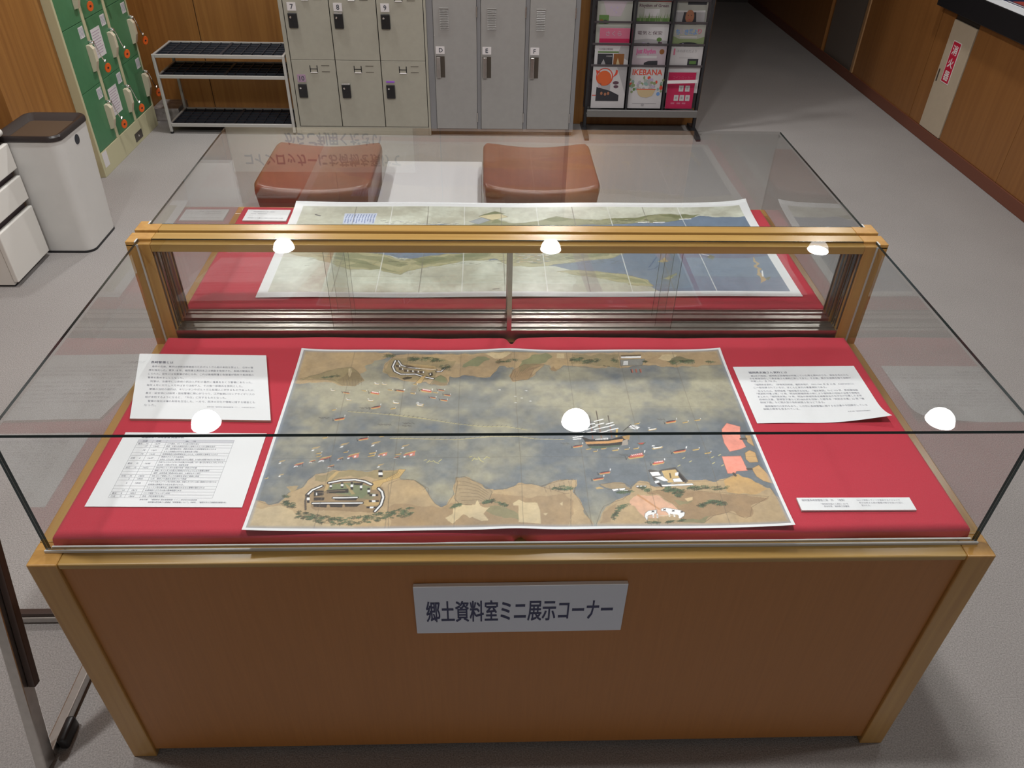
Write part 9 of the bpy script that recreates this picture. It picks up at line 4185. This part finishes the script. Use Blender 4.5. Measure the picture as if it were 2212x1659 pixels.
def counter():
    t = thing('reception_counter', 'long wooden counter with thick black worktop along the right side', 'counter', (3.3, 1.0, 0))
    b = MB()
    edges = [-3.0, -1.66, -0.02, 1.62, 3.262, 3.964]
    for a, c in zip(edges, edges[1:]):
        b.box(2.911, 3.66, a + 0.0015, c - 0.0015, 0.0765, 0.790)
    b.box(2.911, 3.66, 4.252, 4.415, 0.0765, 0.790)
    b.box(2.918, 3.65, -3.0, 4.41, 0.0, 0.789, 1)
    obj('front_panels', b, [M['wall_wood2'], M['dark_wall']], t)
    obj('worktop', MB().box(2.852, 3.70, -3.0, 4.425, 0.792, 0.918, bev=0.004), M['counter_black'], t)
    c = thing('fire_extinguisher_cabinet', 'tall cream panel door with red plate, set into the wooden counter', 'cabinet', (2.93, 4.108, 0.08))
    obj('door', MB().box(2.9045, 2.917, 3.969, 4.247, 0.0795, 0.745, bev=0.002), M['panel_cream'], c)
    T = frame((2.9042, 4.1705, 0.389), (0, -1, 0), (0, 0, 1))
    s = obj('sign_plate', MB().box(0, .098, 0, .250, -.0002, .0015, T=T), M['sign_white'], c)
    b = MB().box(.005, .093, .005, .245, .0016, .0019, T=T)
    obj('red_field', b, M['sign_red'], s)
    b = MB()
    for i, ch in enumerate('消火器'):
        put_text(b, ch, .019, .171 - i * .077, .060, .056, .0022, 0, T, .025)
    obj('lettering', b, M['sign_white'], s)
    obj('handle', MB().box(2.9005, 2.9044, 4.216, 4.226, 0.375, 0.452, bev=0.001), M['steel_dark'], c)
    b = MB().box(2.858, 3.20, 3.30, 3.915, 0.9182, 0.9200)
    o = obj('paper_sheet', b, M['paper'], None, loc=(3.0, 3.6, .9182))
    tag(o, 'white paper sheet lying on the black worktop at the upper right', 'paper sheet')
    t = thing('leaflet', 'leaflet with a dark cover lying on the white sheet on the counter', 'leaflet', (3.03, 3.80, 0.920))
    obj('pages', MB().box(2.950, 3.10, 3.62, 3.905, 0.9202, 0.9225), M['paper'], t)
    b = MB().rect(2.950, 3.10, 3.62, 3.905, 0.9227, 0).rect(2.985, 3.06, 3.68, 3.86, 0.9229, 1).rect(2.96, 2.975, 3.65, 3.88, 0.9229, 2)
    obj('cover', b, [mat('leaflet_navy', (0.03, 0.035, 0.09), .4), mat('leaflet_red', (0.45, 0.08, 0.06), .4), M['white_plate']], t)


def floor_stand():
    t = thing('floor_stand', 'steel floor stand with slanted leg and black rubber foot, left of the near case', 'stand', (-1.086, 0.1, 0))
    # slanted upright: rectangular tube, leaning away from the front
    d = Vector((0.0, 0.270, 0.963)).normalized()
    T = frame((-1.104, -0.034, 0.0), (1, 0, 0), (0, d.z, -d.y))
    L = 0.80
    T = Matrix(((1, 0, 0, -1.104), (0, d.z, d.y, -0.020), (0, -d.y, d.z, 0.002), (0, 0, 0, 1)))
    obj('upright', MB().box(0, 0.024, -0.020, 0.018, 0.006, L, bev=0.003, T=T), M['steel'], t, label='slanted steel leg')
    obj('leg_strip', MB().box(0.0242, 0.040, -0.004, 0.016, 0.24, L, bev=0.002, T=T), M['brown_edge'], t, label='dark brown strip along the leg')  # dark brown strip on the upper part of the leg
    obj('floor_runner', MB().box(-1.104, -1.080, 0.005, 0.372, 0.004, 0.030, bev=0.003), M['steel'], t)
    b = MB().box(-1.72, -1.080, 0.3725, 0.398, 0.004, 0.026, bev=0.003)
    c = obj('cross_bar', b, M['steel'], t)
    obj('bar_cover', MB().box(-1.70, -1.085, 0.376, 0.394, 0.0262, 0.040, bev=0.002), M['brown_edge'], c, label='dark brown strip on the bar')
    obj('rubber_foot', MB().box(-1.0795, -1.058, 0.020, 0.085, 0.0, 0.040, bev=0.007, seg=3), M['black'], t, True, label='black rubber foot')


def overhead_signs():
    t = thing('guide_sign', 'buff guide sign board fixed high above the coin lockers', 'sign', (-1.3, 4.69, 2.1))
    obj('board', MB().box(-1.955, -0.60, 4.680, 4.699, 2.085, 2.44), M['cork'], t)
    T = frame((-1.955, 4.6795, 2.085), (1, 0, 0), (0, 0, 1))
    b = MB()
    put_text(b, 'コインロッカーにお荷物を預けて', .10, .215, 1.15, .095, .0005, 0, T, .01)
    put_text(b, 'からご利用ください', .42, .055, .70, .095, .0005, 0, T, .01)
    obj('lettering', b, M['ink'], t)
    t = thing('guide_strip', 'white guide strip standing on top of the coin lockers', 'sign', (-0.88, 4.4, 1.79))
    obj('strip', MB().box(-1.31, -0.46, 4.30, 4.31, 1.7905, 1.895), M['white_plate'], t)
    b = MB()
    put_text(b, '百円硬貨をご用意のうえご利用ください', .05, .025, .74, .05, .0005, 0, frame((-1.31, 4.2995, 1.79), (1, 0, 0), (0, 0, 1)), .01)
    obj('lettering', b, M['ink'], t)


# ------------------------------------------------------------------ assemble
build_room()
build_lamps()
display_case('glass topped wooden display case nearest the viewer, with a sign on its front')
display_case('glass topped wooden display case standing right behind the near one', mirror=1.523, gofs=0.043)
cloth_board('red cloth covered display board inside the near display case')
cloth_board('red cloth covered display board inside the far display case', mirror=1.523, y0=0.056)
front_map()
rear_map()
papers()
coin_lockers()
tall_lockers()
green_lockers()
shoe_rack()
magazine_rack()
magazines()
stool('brown leather stool left of the low white table', -1.120, -0.588, 2.375, 2.955)
stool('brown leather stool right of the low white table', -0.078, 0.466, 2.385, 2.965)
low_table()
waste_bin()
drawer_cabinet()
counter()
floor_stand()
overhead_signs()
